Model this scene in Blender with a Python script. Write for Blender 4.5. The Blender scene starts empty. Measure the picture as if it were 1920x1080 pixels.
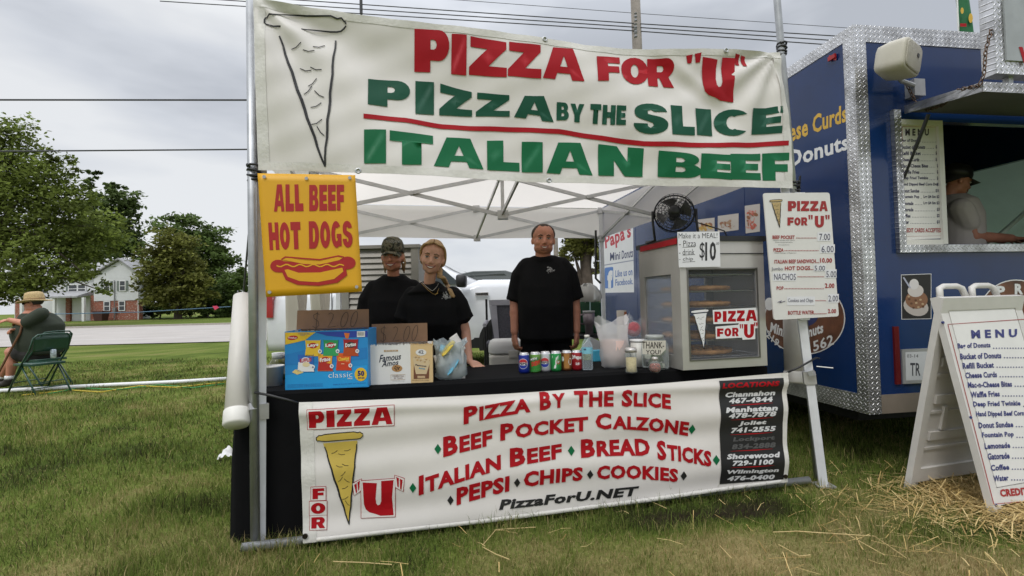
import bpy, bmesh, math, random
import numpy as np
from mathutils import Matrix, Vector
random.seed(7); rng = np.random.default_rng(7)
SC = bpy.context.scene
COL = SC.collection
# ---------------------------------------------------------------- camera
FPX, PITCH, ROLL, CAMH = 934.5, math.radians(1.546), math.radians(-1.376), 1.133
def _axes():
    f = np.array([0, math.cos(PITCH), math.sin(PITCH)]); u = np.array([0, -math.sin(PITCH), math.cos(PITCH)]); x = np.array([1., 0, 0])
    c, s = math.cos(ROLL), math.sin(ROLL)
    return c*x + s*u, -s*x + c*u, f
CX, CU, CF = _axes(); CAM = np.array([0, 0, CAMH])
cd = bpy.data.cameras.new('camera'); cam = bpy.data.objects.new('camera', cd); COL.objects.link(cam)
cd.sensor_width = 36; cd.lens = FPX/1920*36; cd.clip_end = 2000; cd.clip_start = .02
cam.matrix_world = Matrix(((CX[0], CU[0], -CF[0], 0), (CX[1], CU[1], -CF[1], 0), (CX[2], CU[2], -CF[2], CAMH), (0, 0, 0, 1)))
SC.camera = cam
# ---------------------------------------------------------------- sky, sun, exposure
SUN_EL, SUN_AZ = math.radians(52), math.radians(205)     # azimuth clockwise from +Y: behind the camera, a little left
W = bpy.data.worlds.new('World'); SC.world = W; W.use_nodes = True
def build_world():
    nt = W.node_tree; nt.nodes.clear(); N = nt.nodes.new; L = nt.links.new
    out = N('ShaderNodeOutputWorld'); bg = N('ShaderNodeBackground'); bg.inputs[1].default_value = .1
    sky = N('ShaderNodeTexSky'); sky.sky_type = 'NISHITA'; sky.sun_disc = False; sky.sun_elevation = SUN_EL; sky.sun_rotation = SUN_AZ
    tc = N('ShaderNodeTexCoord'); mp = N('ShaderNodeMapping'); mp.inputs['Scale'].default_value = (1.0, 1.0, 3.2); mp.inputs['Location'].default_value = (.35, .1, .2)
    n1 = N('ShaderNodeTexNoise'); n1.inputs['Scale'].default_value = 1.7; n1.inputs['Detail'].default_value = 5; n1.inputs['Roughness'].default_value = .5
    rp = N('ShaderNodeValToRGB'); e = rp.color_ramp.elements
    e[0].position = .37; e[0].color = (.44, .465, .51, 1); e[1].position = .60; e[1].color = (.73, .745, .765, 1)
    x = e.new(.48); x.color = (.59, .615, .66, 1)
    sp = N('ShaderNodeSeparateXYZ'); mr = N('ShaderNodeMapRange'); mr.inputs[1].default_value = .45; mr.inputs[2].default_value = 1; mr.inputs[3].default_value = 10; mr.inputs[4].default_value = 33
    sc = N('ShaderNodeVectorMath'); sc.operation = 'SCALE'; mx = N('ShaderNodeMix'); mx.data_type = 'RGBA'; mx.inputs[0].default_value = .93
    L(tc.outputs['Generated'], mp.inputs[0]); L(mp.outputs[0], n1.inputs['Vector']); L(n1.outputs[0], rp.inputs[0])
    L(tc.outputs['Generated'], sp.inputs[0]); L(sp.outputs[2], mr.inputs[0]); L(rp.outputs[0], sc.inputs[0]); L(mr.outputs[0], sc.inputs['Scale'])
    L(sky.outputs[0], mx.inputs[6]); L(sc.outputs[0], mx.inputs[7]); L(mx.outputs[2], bg.inputs[0]); L(bg.outputs[0], out.inputs[0])
build_world()
sl = bpy.data.lights.new('sun', 'SUN'); sl.energy = .9; sl.angle = math.radians(14); sl.color = (1, .965, .91)
so = bpy.data.objects.new('sun', sl); COL.objects.link(so)
so.rotation_euler = (math.radians(90) - SUN_EL, 0, -SUN_AZ + math.pi); so.location = (0, -10, 20)
SC.view_settings.view_transform = 'Standard'; SC.view_settings.look = 'None'; SC.view_settings.exposure = .20; SC.view_settings.gamma = 1
# ---------------------------------------------------------------- frames and pixel rays
def ray(px, py): return CF + (px-960)/FPX*CX + (540-py)/FPX*CU
def hit(px, py, p0, nn):
    d = ray(px, py); return CAM + d*(((p0-CAM) @ nn)/(d @ nn))
def atY(px, py, Y): return hit(px, py, np.array([0, Y, 0.]), np.array([0, 1., 0]))
TY, TT = .215, 0.
TO = np.array([-1.227, 2.412, 0]); TE = np.array([math.cos(TY), math.sin(TY), TT]); TE /= np.linalg.norm(TE)
TN = np.array([-math.sin(TY), math.cos(TY), 0]); TZ = np.cross(TE, TN)
def T(u, v, z): return TO + u*TE + v*TN + z*TZ          # the stall's own frame: along the front, to the back, up
def atv(px, py, v): return hit(px, py, TO + v*TN, TN)
def att(px, py, z): return hit(px, py, TO + z*TZ, TZ)
def sm(a, b, x):
    t = np.clip((np.asarray(x, float)-a)/(b-a), 0, 1); return t*t*(3-2*t)
def zg(x, y):                                            # height of the ground
    x = np.asarray(x, float); y = np.asarray(y, float)
    z = np.interp(y, [8, 16, 36, 42, 56, 400], [0, -.05, -.05, .03, .05, .05])+0*x
    bump = .012*np.sin(x*1.9+.7)*np.sin(y*2.3+.2) + .006*np.sin(x*5.1)*np.cos(y*4.3)
    return z + bump*(1-sm(6, 14, y))*sm(.5, 1.2, np.abs(y-2.6)+np.abs(x-.5)*.3)
def atg(px, py):                                         # where a ray meets the ground
    d = ray(px, py); t = 1.
    for i in range(60):
        p = CAM + d*t; t -= (p[2]-float(zg(p[0], p[1])))/d[2]*.7
    return CAM + d*t
def M4(o, x, y, z): return Matrix(((x[0], y[0], z[0], o[0]), (x[1], y[1], z[1], o[1]), (x[2], y[2], z[2], o[2]), (0, 0, 0, 1)))
MT = M4(TO, TE, TN, TZ)
def RZ(o, a, s=1.): return Matrix.Translation(Vector(o)) @ Matrix.Rotation(a, 4, 'Z') @ Matrix.Scale(s, 4)
# ---------------------------------------------------------------- things
def tag(o, label, cat, group=None, kind=None):
    if label: o['label'] = label
    if cat: o['category'] = cat
    if group: o['group'] = group
    if kind: o['kind'] = kind
    return o
def thing(name, label, cat, loc, group=None):
    o = bpy.data.objects.new(name, None); COL.objects.link(o); o.location = Vector([float(a) for a in loc]); o.empty_display_size = .1
    return tag(o, label, cat, group)
def wloc(o):
    v = Vector((0, 0, 0))
    while o: v += o.location; o = o.parent
    return v
class MB:
    def __init__(s, M=None): s.v = []; s.f = []; s.fm = []; s.mats = []; s.M = M; s.cur = None; s.sm = []; s.smooth = False
    def use(s, m):
        if m not in s.mats: s.mats.append(m)
        s.cur = s.mats.index(m); return s
    def add(s, vs, fs, world=False):
        b = len(s.v)
        for p in vs:
            p = Vector((float(p[0]), float(p[1]), float(p[2])))
            s.v.append(p if (world or s.M is None) else s.M @ p)
        for f in fs: s.f.append([b+i for i in f]); s.fm.append(s.cur or 0); s.sm.append(s.smooth)
        return s
    def quad(s, a, b, c, d, world=False): return s.add([a, b, c, d], [(0, 1, 2, 3)], world)
    def hexa(s, p, world=False):    # bottom ring 0-3, top ring 4-7
        return s.add(p, [(3, 2, 1, 0), (4, 5, 6, 7), (0, 1, 5, 4), (1, 2, 6, 5), (2, 3, 7, 6), (3, 0, 4, 7)], world)
    def box(s, x0, x1, y0, y1, z0, z1):
        return s.hexa([(x0, y0, z0), (x1, y0, z0), (x1, y1, z0), (x0, y1, z0), (x0, y0, z1), (x1, y0, z1), (x1, y1, z1), (x0, y1, z1)])
    def rbox(s, x0, x1, y0, y1, z0, z1, r, n=3):      # rounded in plan, small chamfer top and bottom
        pts = []
        for cx, cy, a0 in ((x1-r, y1-r, 0), (x0+r, y1-r, 90), (x0+r, y0+r, 180), (x1-r, y0+r, 270)):
            for k in range(n+1):
                a = math.radians(a0+90*k/n); pts.append((cx+r*math.cos(a), cy+r*math.sin(a)))
        mx, my = (x0+x1)/2, (y0+y1)/2; c = min(r*.5, (z1-z0)*.3); rings = []
        for z, k in ((z0, c), (z0+c, 0), (z1-c, 0), (z1, c)):
            rings.append([(mx+(px-mx)*(1-k/max(.001, (x1-x0)/2)), my+(py-my)*(1-k/max(.001, (y1-y0)/2)), z) for px, py in pts])
        return s.rings(rings)
    def rings(s, R, close=True, caps=True, world=False):
        n = len(R[0]); vs = [p for r in R for p in r]; fs = []
        for i in range(len(R)-1):
            for j in range(n if close else n-1):
                k = (j+1) % n; fs.append((i*n+j, i*n+k, (i+1)*n+k, (i+1)*n+j))
        if caps: fs.append(tuple(range(n-1, -1, -1))); fs.append(tuple(range((len(R)-1)*n, len(R)*n)))
        return s.add(vs, fs, world)
    def tube(s, pts, r, n=8, world=False, caps=True, flat=1.):
        P = [Vector([float(a) for a in p]) for p in pts]; R = []; rr = r if hasattr(r, '__len__') else [r]*len(P); pa = None
        for i, p in enumerate(P):
            t = (P[min(i+1, len(P)-1)]-P[max(i-1, 0)]).normalized()
            a = pa if pa is not None else (Vector((0, 0, 1)) if abs(t.z) < .9 else Vector((0, 1, 0)))
            a = (a-t*a.dot(t)); a = a.normalized() if a.length > 1e-6 else t.orthogonal().normalized(); b = t.cross(a); pa = a
            R.append([p+(a*math.cos(2*math.pi*k/n)+b*math.sin(2*math.pi*k/n)*flat)*rr[i] for k in range(n)])
        return s.rings(R, True, caps, world)
    def limb(s, pts, rad, n=12):          # tube with ball joints, for fused bodies
        s.tube(pts, rad, n)
        for p, r in zip(pts, rad): s.ell(p, (r, r, r), 10)
        return s
    def bar(s, a, b, w, h, world=False):  # rectangular bar from a to b
        a = Vector(a); b = Vector(b); t = (b-a).normalized(); x = t.cross(Vector((0, 0, 1)))
        x = x.normalized() if x.length > 1e-3 else Vector((1, 0, 0)); y = x.cross(t); x = x*w/2; y = y*h/2
        return s.hexa([a-x-y, a+x-y, a+x+y, a-x+y, b-x-y, b+x-y, b+x+y, b-x+y], world)
    def ell(s, c, r, n=14, m=None):
        m = m or max(6, n//2+1); R = []
        r = r if hasattr(r, '__len__') else (r, r, r)
        for i in range(m+1):
            t = math.pi*(i if 0 < i < m else (i if i else .02) if i < m else m-.02)/m
            R.append([(c[0]+r[0]*math.sin(t)*math.cos(2*math.pi*k/n), c[1]+r[1]*math.sin(t)*math.sin(2*math.pi*k/n), c[2]-r[2]*math.cos(t)) for k in range(n)])
        return s.rings(R)
    def lathe(s, prof, c=(0, 0, 0), n=20, caps=True, sx=1, sy=1):
        return s.rings([[(c[0]+r*sx*math.cos(2*math.pi*k/n), c[1]+r*sy*math.sin(2*math.pi*k/n), c[2]+z) for k in range(n)] for r, z in prof], True, caps)
    def grid(s, fn, nu, nv, world=False):   # fn(i/nu, j/nv)
        vs = [fn(i/nu, j/nv) for j in range(nv+1) for i in range(nu+1)]
        fs = [(j*(nu+1)+i, j*(nu+1)+i+1, (j+1)*(nu+1)+i+1, (j+1)*(nu+1)+i) for j in range(nv) for i in range(nu)]
        return s.add(vs, fs, world)
    def prism(s, pts, d, world=False):      # closed outline (3-D points) pushed along d
        n = len(pts); q = [np.array(p, float)+np.array(d, float) for p in pts]
        return s.add([*pts, *q], [tuple(range(n)), tuple(range(2*n-1, n-1, -1))]+[(i, i+n, (i+1) % n+n, (i+1) % n) for i in range(n)], world)
    def build(s, name, mat=None, parent=None, loc=None, smooth=None):
        if parent is not None: o0 = wloc(parent)
        elif loc is not None: o0 = Vector([float(a) for a in loc])
        else:
            A = np.array([tuple(p) for p in s.v]); o0 = Vector(((A[:, 0].min()+A[:, 0].max())/2, (A[:, 1].min()+A[:, 1].max())/2, A[:, 2].min()))
        me = bpy.data.meshes.new(name); me.from_pydata([tuple(p-o0) for p in s.v], [], s.f)
        ms = s.mats if s.mats else [mat]
        if mat is not None and s.mats and mat not in s.mats: pass
        for m in ms: me.materials.append(m)
        me.polygons.foreach_set('material_index', s.fm)
        me.polygons.foreach_set('use_smooth', [True]*len(s.f) if smooth else [False]*len(s.f) if smooth is False else s.sm)
        me.update()
        ob = bpy.data.objects.new(name, me); COL.objects.link(ob)
        if parent is not None: ob.parent = parent
        else: ob.location = o0
        return ob
    def fuse(s, name, mat, parent, voxel=.006, it=3, fac=.5):
        ob = s.build(name, mat, parent); 
        a = ob.modifiers.new('r', 'REMESH'); a.mode = 'VOXEL'; a.voxel_size = voxel
        b = ob.modifiers.new('s', 'SMOOTH'); b.factor = fac; b.iterations = it
        return bake(ob, mat)
def bake(ob, mat=None, smooth=True):
    dg = bpy.context.evaluated_depsgraph_get(); dg.update()
    me = bpy.data.meshes.new_from_object(ob.evaluated_get(dg)); ob.modifiers.clear(); old = ob.data; ob.data = me; bpy.data.meshes.remove(old); me.name = ob.name
    if mat is not None and len(me.materials) == 0: me.materials.append(mat)
    if smooth: me.polygons.foreach_set('use_smooth', [True]*len(me.polygons))
    return ob
# ---------------------------------------------------------------- materials
_mats = {}
def mat(name, col, rough=.6, metal=0., var=.12, scale=6., bump=0., bscale=40., spec=.5, trans=0., alpha=1., coat=0., transl=0., detail=4):
    if name in _mats: return _mats[name]
    m = bpy.data.materials.new(name); m.use_nodes = True; nt = m.node_tree; N = nt.nodes.new; L = nt.links.new
    p = nt.nodes['Principled BSDF']; c = (*col, 1)
    p.inputs['Roughness'].default_value = rough; p.inputs['Metallic'].default_value = metal; p.inputs['Base Color'].default_value = c
    p.inputs['Specular IOR Level'].default_value = spec; p.inputs['Transmission Weight'].default_value = trans; p.inputs['Alpha'].default_value = alpha
    p.inputs['Coat Weight'].default_value = coat; p.inputs['Coat Roughness'].default_value = .08
    tc = N('ShaderNodeTexCoord')
    if var:
        n = N('ShaderNodeTexNoise'); n.inputs['Scale'].default_value = scale; n.inputs['Detail'].default_value = detail; n.inputs['Roughness'].default_value = .6
        L(tc.outputs['Object'], n.inputs['Vector'])
        r = N('ShaderNodeMapRange'); r.inputs[1].default_value = .3; r.inputs[2].default_value = .7; r.inputs[3].default_value = 1-var; r.inputs[4].default_value = 1+var
        L(n.outputs[0], r.inputs[0])
        v = N('ShaderNodeVectorMath'); v.operation = 'SCALE'; v.inputs[0].default_value = col; L(r.outputs[0], v.inputs['Scale']); L(v.outputs[0], p.inputs['Base Color'])
    if bump:
        n = N('ShaderNodeTexNoise'); n.inputs['Scale'].default_value = bscale; n.inputs['Detail'].default_value = 3; L(tc.outputs['Object'], n.inputs['Vector'])
        b = N('ShaderNodeBump'); b.inputs['Strength'].default_value = bump; b.inputs['Distance'].default_value = .01; L(n.outputs[0], b.inputs['Height']); L(b.outputs[0], p.inputs['Normal'])
    if transl:
        t = N('ShaderNodeBsdfTranslucent'); t.inputs[0].default_value = c; x = N('ShaderNodeMixShader'); x.inputs[0].default_value = transl
        L(p.outputs[0], x.inputs[1]); L(t.outputs[0], x.inputs[2]); L(x.outputs[0], nt.nodes['Material Output'].inputs[0])
    _mats[name] = m; return m
def dplate(name, axes):
    m = bpy.data.materials.new(name); m.use_nodes = True; nt = m.node_tree; N = nt.nodes.new; L = nt.links.new; p = nt.nodes['Principled BSDF']
    p.inputs['Metallic'].default_value = .9; p.inputs['Roughness'].default_value = .34
    tc = N('ShaderNodeTexCoord'); s0 = N('ShaderNodeSeparateXYZ'); L(tc.outputs['Object'], s0.inputs[0])
    c0 = N('ShaderNodeCombineXYZ'); L(s0.outputs[axes[0]], c0.inputs[0]); L(s0.outputs[axes[1]], c0.inputs[1])
    mp = N('ShaderNodeMapping'); mp.inputs['Rotation'].default_value = (0, 0, math.radians(45)); k = 42; mp.inputs['Scale'].default_value = (k, k, k); L(c0.outputs[0], mp.inputs[0])
    fr = N('ShaderNodeVectorMath'); fr.operation = 'FRACTION'; L(mp.outputs[0], fr.inputs[0])
    sb = N('ShaderNodeVectorMath'); sb.operation = 'SUBTRACT'; sb.inputs[1].default_value = (.5, .5, 0); L(fr.outputs[0], sb.inputs[0])
    ck = N('ShaderNodeTexChecker'); ck.inputs['Scale'].default_value = 1; ck.inputs[1].default_value = (3.6, 1.1, 0, 1); ck.inputs[2].default_value = (1.1, 3.6, 0, 1); L(mp.outputs[0], ck.inputs[0])
    ml = N('ShaderNodeVectorMath'); ml.operation = 'MULTIPLY'; L(sb.outputs[0], ml.inputs[0]); L(ck.outputs[0], ml.inputs[1])
    ln = N('ShaderNodeVectorMath'); ln.operation = 'LENGTH'; L(ml.outputs[0], ln.inputs[0])
    mr = N('ShaderNodeMapRange'); mr.inputs[1].default_value = .25; mr.inputs[2].default_value = .6; mr.inputs[3].default_value = 1; mr.inputs[4].default_value = 0; L(ln.outputs['Value'], mr.inputs[0])
    b = N('ShaderNodeBump'); b.inputs['Strength'].default_value = .8; b.inputs['Distance'].default_value = .0045; L(mr.outputs[0], b.inputs['Height']); L(b.outputs[0], p.inputs['Normal'])
    nz = N('ShaderNodeTexNoise'); nz.inputs['Scale'].default_value = 5; nz.inputs['Detail'].default_value = 7; nz.inputs['Roughness'].default_value = .7; r2 = N('ShaderNodeValToRGB'); r2.color_ramp.elements[0].color = (.30, .295, .29, 1); r2.color_ramp.elements[0].position = .35; r2.color_ramp.elements[1].position = .62; r2.color_ramp.elements[1].color = (.70, .70, .71, 1)
    L(tc.outputs['Object'], nz.inputs[0]); L(nz.outputs[0], r2.inputs[0]); L(r2.outputs[0], p.inputs['Base Color'])
    return m
def attr_mat(name, attr, cols, rough=.8, transl=0., noise=None, bump=None, spec=.3):
    m = bpy.data.materials.new(name); m.use_nodes = True; nt = m.node_tree; N = nt.nodes.new; L = nt.links.new; p = nt.nodes['Principled BSDF']
    p.inputs['Roughness'].default_value = rough; p.inputs['Specular IOR Level'].default_value = spec
    a = N('ShaderNodeAttribute'); a.attribute_name = attr; r = N('ShaderNodeValToRGB'); e = r.color_ramp.elements
    while len(e) < len(cols): e.new(.5)
    for i, (q, c) in enumerate(cols): e[i].position = q; e[i].color = (*c, 1)
    src = a.outputs['Fac']; tc = N('ShaderNodeTexCoord')
    if noise:
        n = N('ShaderNodeTexNoise'); n.inputs['Scale'].default_value = noise[0]; n.inputs['Detail'].default_value = 6; n.inputs['Roughness'].default_value = .7; L(tc.outputs['Object'], n.inputs['Vector'])
        q = N('ShaderNodeMath'); q.operation = 'MULTIPLY_ADD'; q.inputs[1].default_value = noise[1]; q.inputs[2].default_value = -noise[1]/2; L(n.outputs[0], q.inputs[0])
        w = N('ShaderNodeMath'); L(q.outputs[0], w.inputs[0]); L(a.outputs['Fac'], w.inputs[1]); src = w.outputs[0]
    L(src, r.inputs[0]); L(r.outputs[0], p.inputs['Base Color'])
    if bump:
        n = N('ShaderNodeTexNoise'); n.inputs['Scale'].default_value = bump[0]; n.inputs['Detail'].default_value = 5; L(tc.outputs['Object'], n.inputs['Vector'])
        b = N('ShaderNodeBump'); b.inputs['Strength'].default_value = bump[1]; b.inputs['Distance'].default_value = bump[2]; L(n.outputs[0], b.inputs['Height']); L(b.outputs[0], p.inputs['Normal'])
    if transl:
        t = N('ShaderNodeBsdfTranslucent'); x = N('ShaderNodeMixShader'); x.inputs[0].default_value = transl; L(r.outputs[0], t.inputs[0])
        L(p.outputs[0], x.inputs[1]); L(t.outputs[0], x.inputs[2]); L(x.outputs[0], nt.nodes['Material Output'].inputs[0])
    return m
def clear(name, tint=(1, 1, 1), a=.12, rough=.05, spec=.5):     # thin glass / clear plastic sheet
    if name in _mats: return _mats[name]
    m = bpy.data.materials.new(name); m.use_nodes = True; nt = m.node_tree; N = nt.nodes.new; L = nt.links.new
    p = nt.nodes['Principled BSDF']; p.inputs['Base Color'].default_value = (*tint, 1); p.inputs['Roughness'].default_value = rough; p.inputs['Specular IOR Level'].default_value = spec
    t = N('ShaderNodeBsdfTransparent'); t.inputs[0].default_value = (*[.5+.5*c for c in tint], 1); lw = N('ShaderNodeLayerWeight'); lw.inputs[0].default_value = .25
    mr = N('ShaderNodeMapRange'); mr.inputs[3].default_value = a; mr.inputs[4].default_value = min(1, a+.32); L(lw.outputs['Fresnel'], mr.inputs[0])
    x = N('ShaderNodeMixShader'); L(mr.outputs[0], x.inputs[0]); L(t.outputs[0], x.inputs[1]); L(p.outputs[0], x.inputs[2]); L(x.outputs[0], nt.nodes['Material Output'].inputs[0])
    _mats[name] = m; return m
RED = mat('red_vinyl', (.36, .004, .010), .5, var=.06, spec=.22); GREEN = mat('green_vinyl', (.003, .125, .045), .45, var=.06, spec=.25); DGREEN = mat('dark_green_vinyl', (.004, .070, .036), .45, var=.06, spec=.25)
BLK = mat('black_ink', (.012, .012, .013), .5, var=.05); WHT = mat('white_ink', (.74, .74, .74), .5, var=.03); VINYL = mat('white_vinyl', (.70, .665, .63), .36, var=.05, scale=3, bump=.06, bscale=12)
HEMM = mat('hem_vinyl', (.65, .63, .585), .42, var=.06, scale=30, bump=.2, bscale=60)
STEEL = mat('galvanised_steel', (.42, .43, .44), .42, .75, .15, 14); ALU = mat('white_painted_metal', (.66, .67, .69), .45, .1, .08, 9); GREYM = mat('grey_aluminium', (.50, .50, .50), .4, .6, .1, 12)
BLACKP = mat('black_plastic', (.015, .015, .016), .45, var=.1); RUBB = mat('black_rubber', (.012, .012, .012), .75, var=.2, bump=.2)
PVC = mat('pvc_pipe', (.60, .57, .52), .45, var=.08, scale=4); CARD = mat('cardboard', (.24, .14, .082), .85, var=.12, scale=8, bump=.1)
SS = mat('brushed_stainless', (.52, .495, .47), .35, .55, .07, 5, bump=.03, bscale=90); WHITEP = mat('white_plastic', (.70, .68, .63), .45, var=.06, scale=5)
# ---------------------------------------------------------------- lettering
_tc = {}
def _curve2mesh(c):
    ob = bpy.data.objects.new('tmp', c); COL.objects.link(ob); dg = bpy.context.evaluated_depsgraph_get()
    me = bpy.data.meshes.new_from_object(ob.evaluated_get(dg)); vs = [(v.co.x, v.co.y) for v in me.vertices]; fs = [tuple(p.vertices) for p in me.polygons]
    bpy.data.objects.remove(ob); bpy.data.meshes.remove(me); bpy.data.curves.remove(c); return vs, fs
def std2d(t, off=0., res=2, space=None):
    c = bpy.data.curves.new('tmp', 'FONT'); c.body = t; c.offset = off; c.resolution_u = res; c.fill_mode = 'FRONT'; c.space_character = space or 1+off*1.6
    return _curve2mesh(c)
def std(t, off=0., caps=None, res=2):       # outline text, box 0..1 x 0..1 (cap height); caps = small-cap ratio
    k = (t, off, caps, res)
    if k in _tc: return _tc[k]
    if caps is None: vs, fs = std2d(t, off, res)
    else:
        vs, fs = std2d(t[0], off, res); w = max(v[0] for v in vs); b, g = std2d(t[1:], off, res); n = len(vs); x0 = min(v[0] for v in b)
        vs = vs+[((v[0]-x0)*caps+w+.06, v[1]*caps) for v in b]; fs = fs+[tuple(i+n for i in f) for f in g]
    x0 = min(v[0] for v in vs); x1 = max(v[0] for v in vs); y0 = min(v[1] for v in vs); y1 = max(v[1] for v in vs)
    vs = [((v[0]-x0)/max(1e-6, x1-x0), (v[1]-y0)/max(1e-6, y1-y0)) for v in vs]; _tc[k] = (vs, fs); return _tc[k]
def arc(cx, cy, rx, ry, a0, a1, n=9): return [(cx+rx*math.cos(math.radians(a0+(a1-a0)*i/n)), cy+ry*math.sin(math.radians(a0+(a1-a0)*i/n))) for i in range(n+1)]
HV = {
 'I': [[(0, 0), (1, 0), (1, 1), (0, 1)]], 'L': [[(0, 0), (1, 0), (1, .29), (.5, .29), (.5, 1), (0, 1)]],
 'T': [[(.28, 0), (.73, 0), (.73, .7), (1, .7), (1, 1), (0, 1), (0, .7), (.28, .7)]],
 'E': [[(0, 0), (1, 0), (1, .27), (.5, .27), (.5, .38), (.93, .38), (.93, .62), (.5, .62), (.5, .74), (1, .74), (1, 1), (0, 1)]],
 'F': [[(0, 0), (.46, 0), (.46, .33), (.94, .33), (.94, .6), (.46, .6), (.46, .73), (1, .73), (1, 1), (0, 1)]],
 'H': [[(0, 0), (.36, 0), (.36, .36), (.64, .36), (.64, 0), (1, 0), (1, 1), (.64, 1), (.64, .64), (.36, .64), (.36, 1), (0, 1)]],
 'N': [[(0, 0), (.35, 0), (.35, .52), (.6, 0), (1, 0), (1, 1), (.66, 1), (.66, .5), (.42, 1), (0, 1)]],
 'A': [[(0, 0), (.3, 0), (.35, .2), (.66, .2), (.71, 0), (1, 0), (.74, 1), (.26, 1)], [(.42, .4), (.6, .4), (.51, .74)]],
 'Z': [[(0, 0), (1, 0), (1, .27), (.52, .27), (.98, .78), (.98, 1), (.03, 1), (.03, .73), (.48, .73), (0, .2)]],
 'Y': [[(.3, 0), (.7, 0), (.7, .38), (1, 1), (.64, 1), (.5, .66), (.36, 1), (0, 1), (.3, .38)]],
 'P': [[(0, 0), (.46, 0), (.46, .28), (.7, .28)]+arc(.7, .64, .3, .36, -90, 90)+[(0, 1)], [(.46, .53)]+[(.56, .53)]+arc(.56, .645, .08, .115, -90, 90, 4)+[(.46, .76)]],
 'R': [[(0, 0), (.38, 0), (.38, .33), (.45, .33), (.6, 0), (1, 0), (.8, .38)]+arc(.66, .68, .3, .32, -45, 90)+[(0, 1)], [(.38, .56), (.54, .56)]+arc(.54, .665, .08, .105, -90, 90, 4)+[(.38, .77)]],
 'B': [[(0, 0), (.66, 0)]+arc(.66, .285, .34, .285, -90, 62)+arc(.62, .74, .31, .26, -40, 90)+[(0, 1)], [(.4, .22), (.54, .22)]+arc(.54, .32, .09, .1, -90, 90, 4)+[(.4, .42)], [(.4, .6), (.52, .6)]+arc(.52, .69, .08, .09, -90, 90, 4)+[(.4, .78)]],
 'D': [[(0, 0), (.5, 0)]+arc(.5, .5, .5, .5, -90, 90, 12)+[(0, 1)], [(.38, .24), (.48, .24)]+arc(.48, .5, .14, .26, -90, 90, 6)+[(.38, .76)]],
 'O': [arc(.5, .5, .5, .5, 0, 350, 20), arc(.5, .5, .14, .24, 0, 340, 14)],
 'C': [arc(.5, .5, .5, .5, 38, 322, 18)+[(.62, .24)]+arc(.5, .5, .15, .26, 300, 60, 8)+[(.62, .76)]],
 'G': [arc(.5, .5, .5, .5, 38, 300, 16)+[(1, .06), (1, .52), (.54, .52), (.54, .36), (.64, .36), (.62, .26)]+arc(.5, .5, .13, .26, 300, 60, 8)+[(.62, .74)]],
 'S': [[(.02, .27)]+arc(.5, .28, .48, .28, 188, 360, 8)+arc(.6, .32, .39, .26, 10, 70, 4)+[(.42, .64), (.41, .74), (.5, .79), (.6, .72), (.97, .74)]+arc(.5, .73, .46, .27, 5, 180, 9)+arc(.42, .66, .38, .22, 190, 245, 3)+[(.56, .36), (.58, .27), (.5, .2), (.42, .25), (.41, .33), (.02, .33)]],
 'U': [[(0, 1), (.04, .36), (.10, .20), (.22, .11), (.40, .06), (.58, .0), (1, 0), (.95, .5), (1, 1), (.60, 1), (.60, .42), (.56, .32), (.49, .30), (.44, .36), (.42, .5), (.46, .95)]],
 'u': [[(0, 1), (0, .4)]+arc(.5, .4, .5, .4, 180, 360, 12)+[(1, 1), (.64, 1), (.64, .38)]+arc(.5, .38, .14, .15, 0, -180, 6)+[(.36, 1)]],
 '"': [[(0, 1), (.12, 0), (.4, 0), (.42, 1)], [(.56, 1), (.68, 0), (.96, 0), (1, 1)]], '.': [[(0, 0), (1, 0), (1, 1), (0, 1)]]}
def heavy(ch, grow=0.):
    k = ('hv', ch, grow)
    if k in _tc: return _tc[k]
    c = bpy.data.curves.new('tmp', 'CURVE'); c.dimensions = '2D'; c.fill_mode = 'BOTH'; c.offset = 0
    for pl in HV[ch]:
        s = c.splines.new('POLY'); s.points.add(len(pl)-1)
        for p, q in zip(s.points, pl): p.co = (q[0], q[1], 0, 1)
        s.use_cyclic_u = True
    _tc[k] = _curve2mesh(c); return _tc[k]
def cut(vs, fs, nx, ny):
    bm = bmesh.new(); V = [bm.verts.new((v[0], v[1], 0)) for v in vs]
    for f in fs:
        try: bm.faces.new([V[i] for i in f])
        except ValueError: pass
    for n, ax in ((nx, 0), (ny, 1)):
        for k in range(1, n):
            p = [0, 0, 0]; p[ax] = k/n; nn = [0, 0, 0]; nn[ax] = 1
            bmesh.ops.bisect_plane(bm, geom=bm.verts[:]+bm.edges[:]+bm.faces[:], plane_co=p, plane_no=nn)
    bm.verts.index_update(); r = [(v.co.x, v.co.y) for v in bm.verts], [tuple(v.index for v in f.verts) for f in bm.faces]; bm.free(); return r
def orient(vs, fs):
    o = []
    for f in fs:
        a = sum(vs[f[i]][0]*vs[f[(i+1) % len(f)]][1]-vs[f[(i+1) % len(f)]][0]*vs[f[i]][1] for i in range(len(f)))
        o.append(f if a > 0 else f[::-1])
    return o
def stamp(mb, pm, shape, q, off=.0015, nx=1, ny=1, bow=0.):   # q = TL, TR, BR, BL in the mapper's 2-D coordinates (y down)
    vs, fs = shape
    if nx > 1 or ny > 1: vs, fs = cut(vs, fs, nx, ny)
    fs = orient(vs, fs); P = []
    for x, y in vs:
        a = [q[3][i]+(q[2][i]-q[3][i])*x for i in (0, 1)]; b = [q[0][i]+(q[1][i]-q[0][i])*x for i in (0, 1)]
        P.append(pm(a[0]+(b[0]-a[0])*y, a[1]+(b[1]-a[1])*y-bow*4*x*(1-x), off))
    mb.add(P, fs, True)
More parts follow.
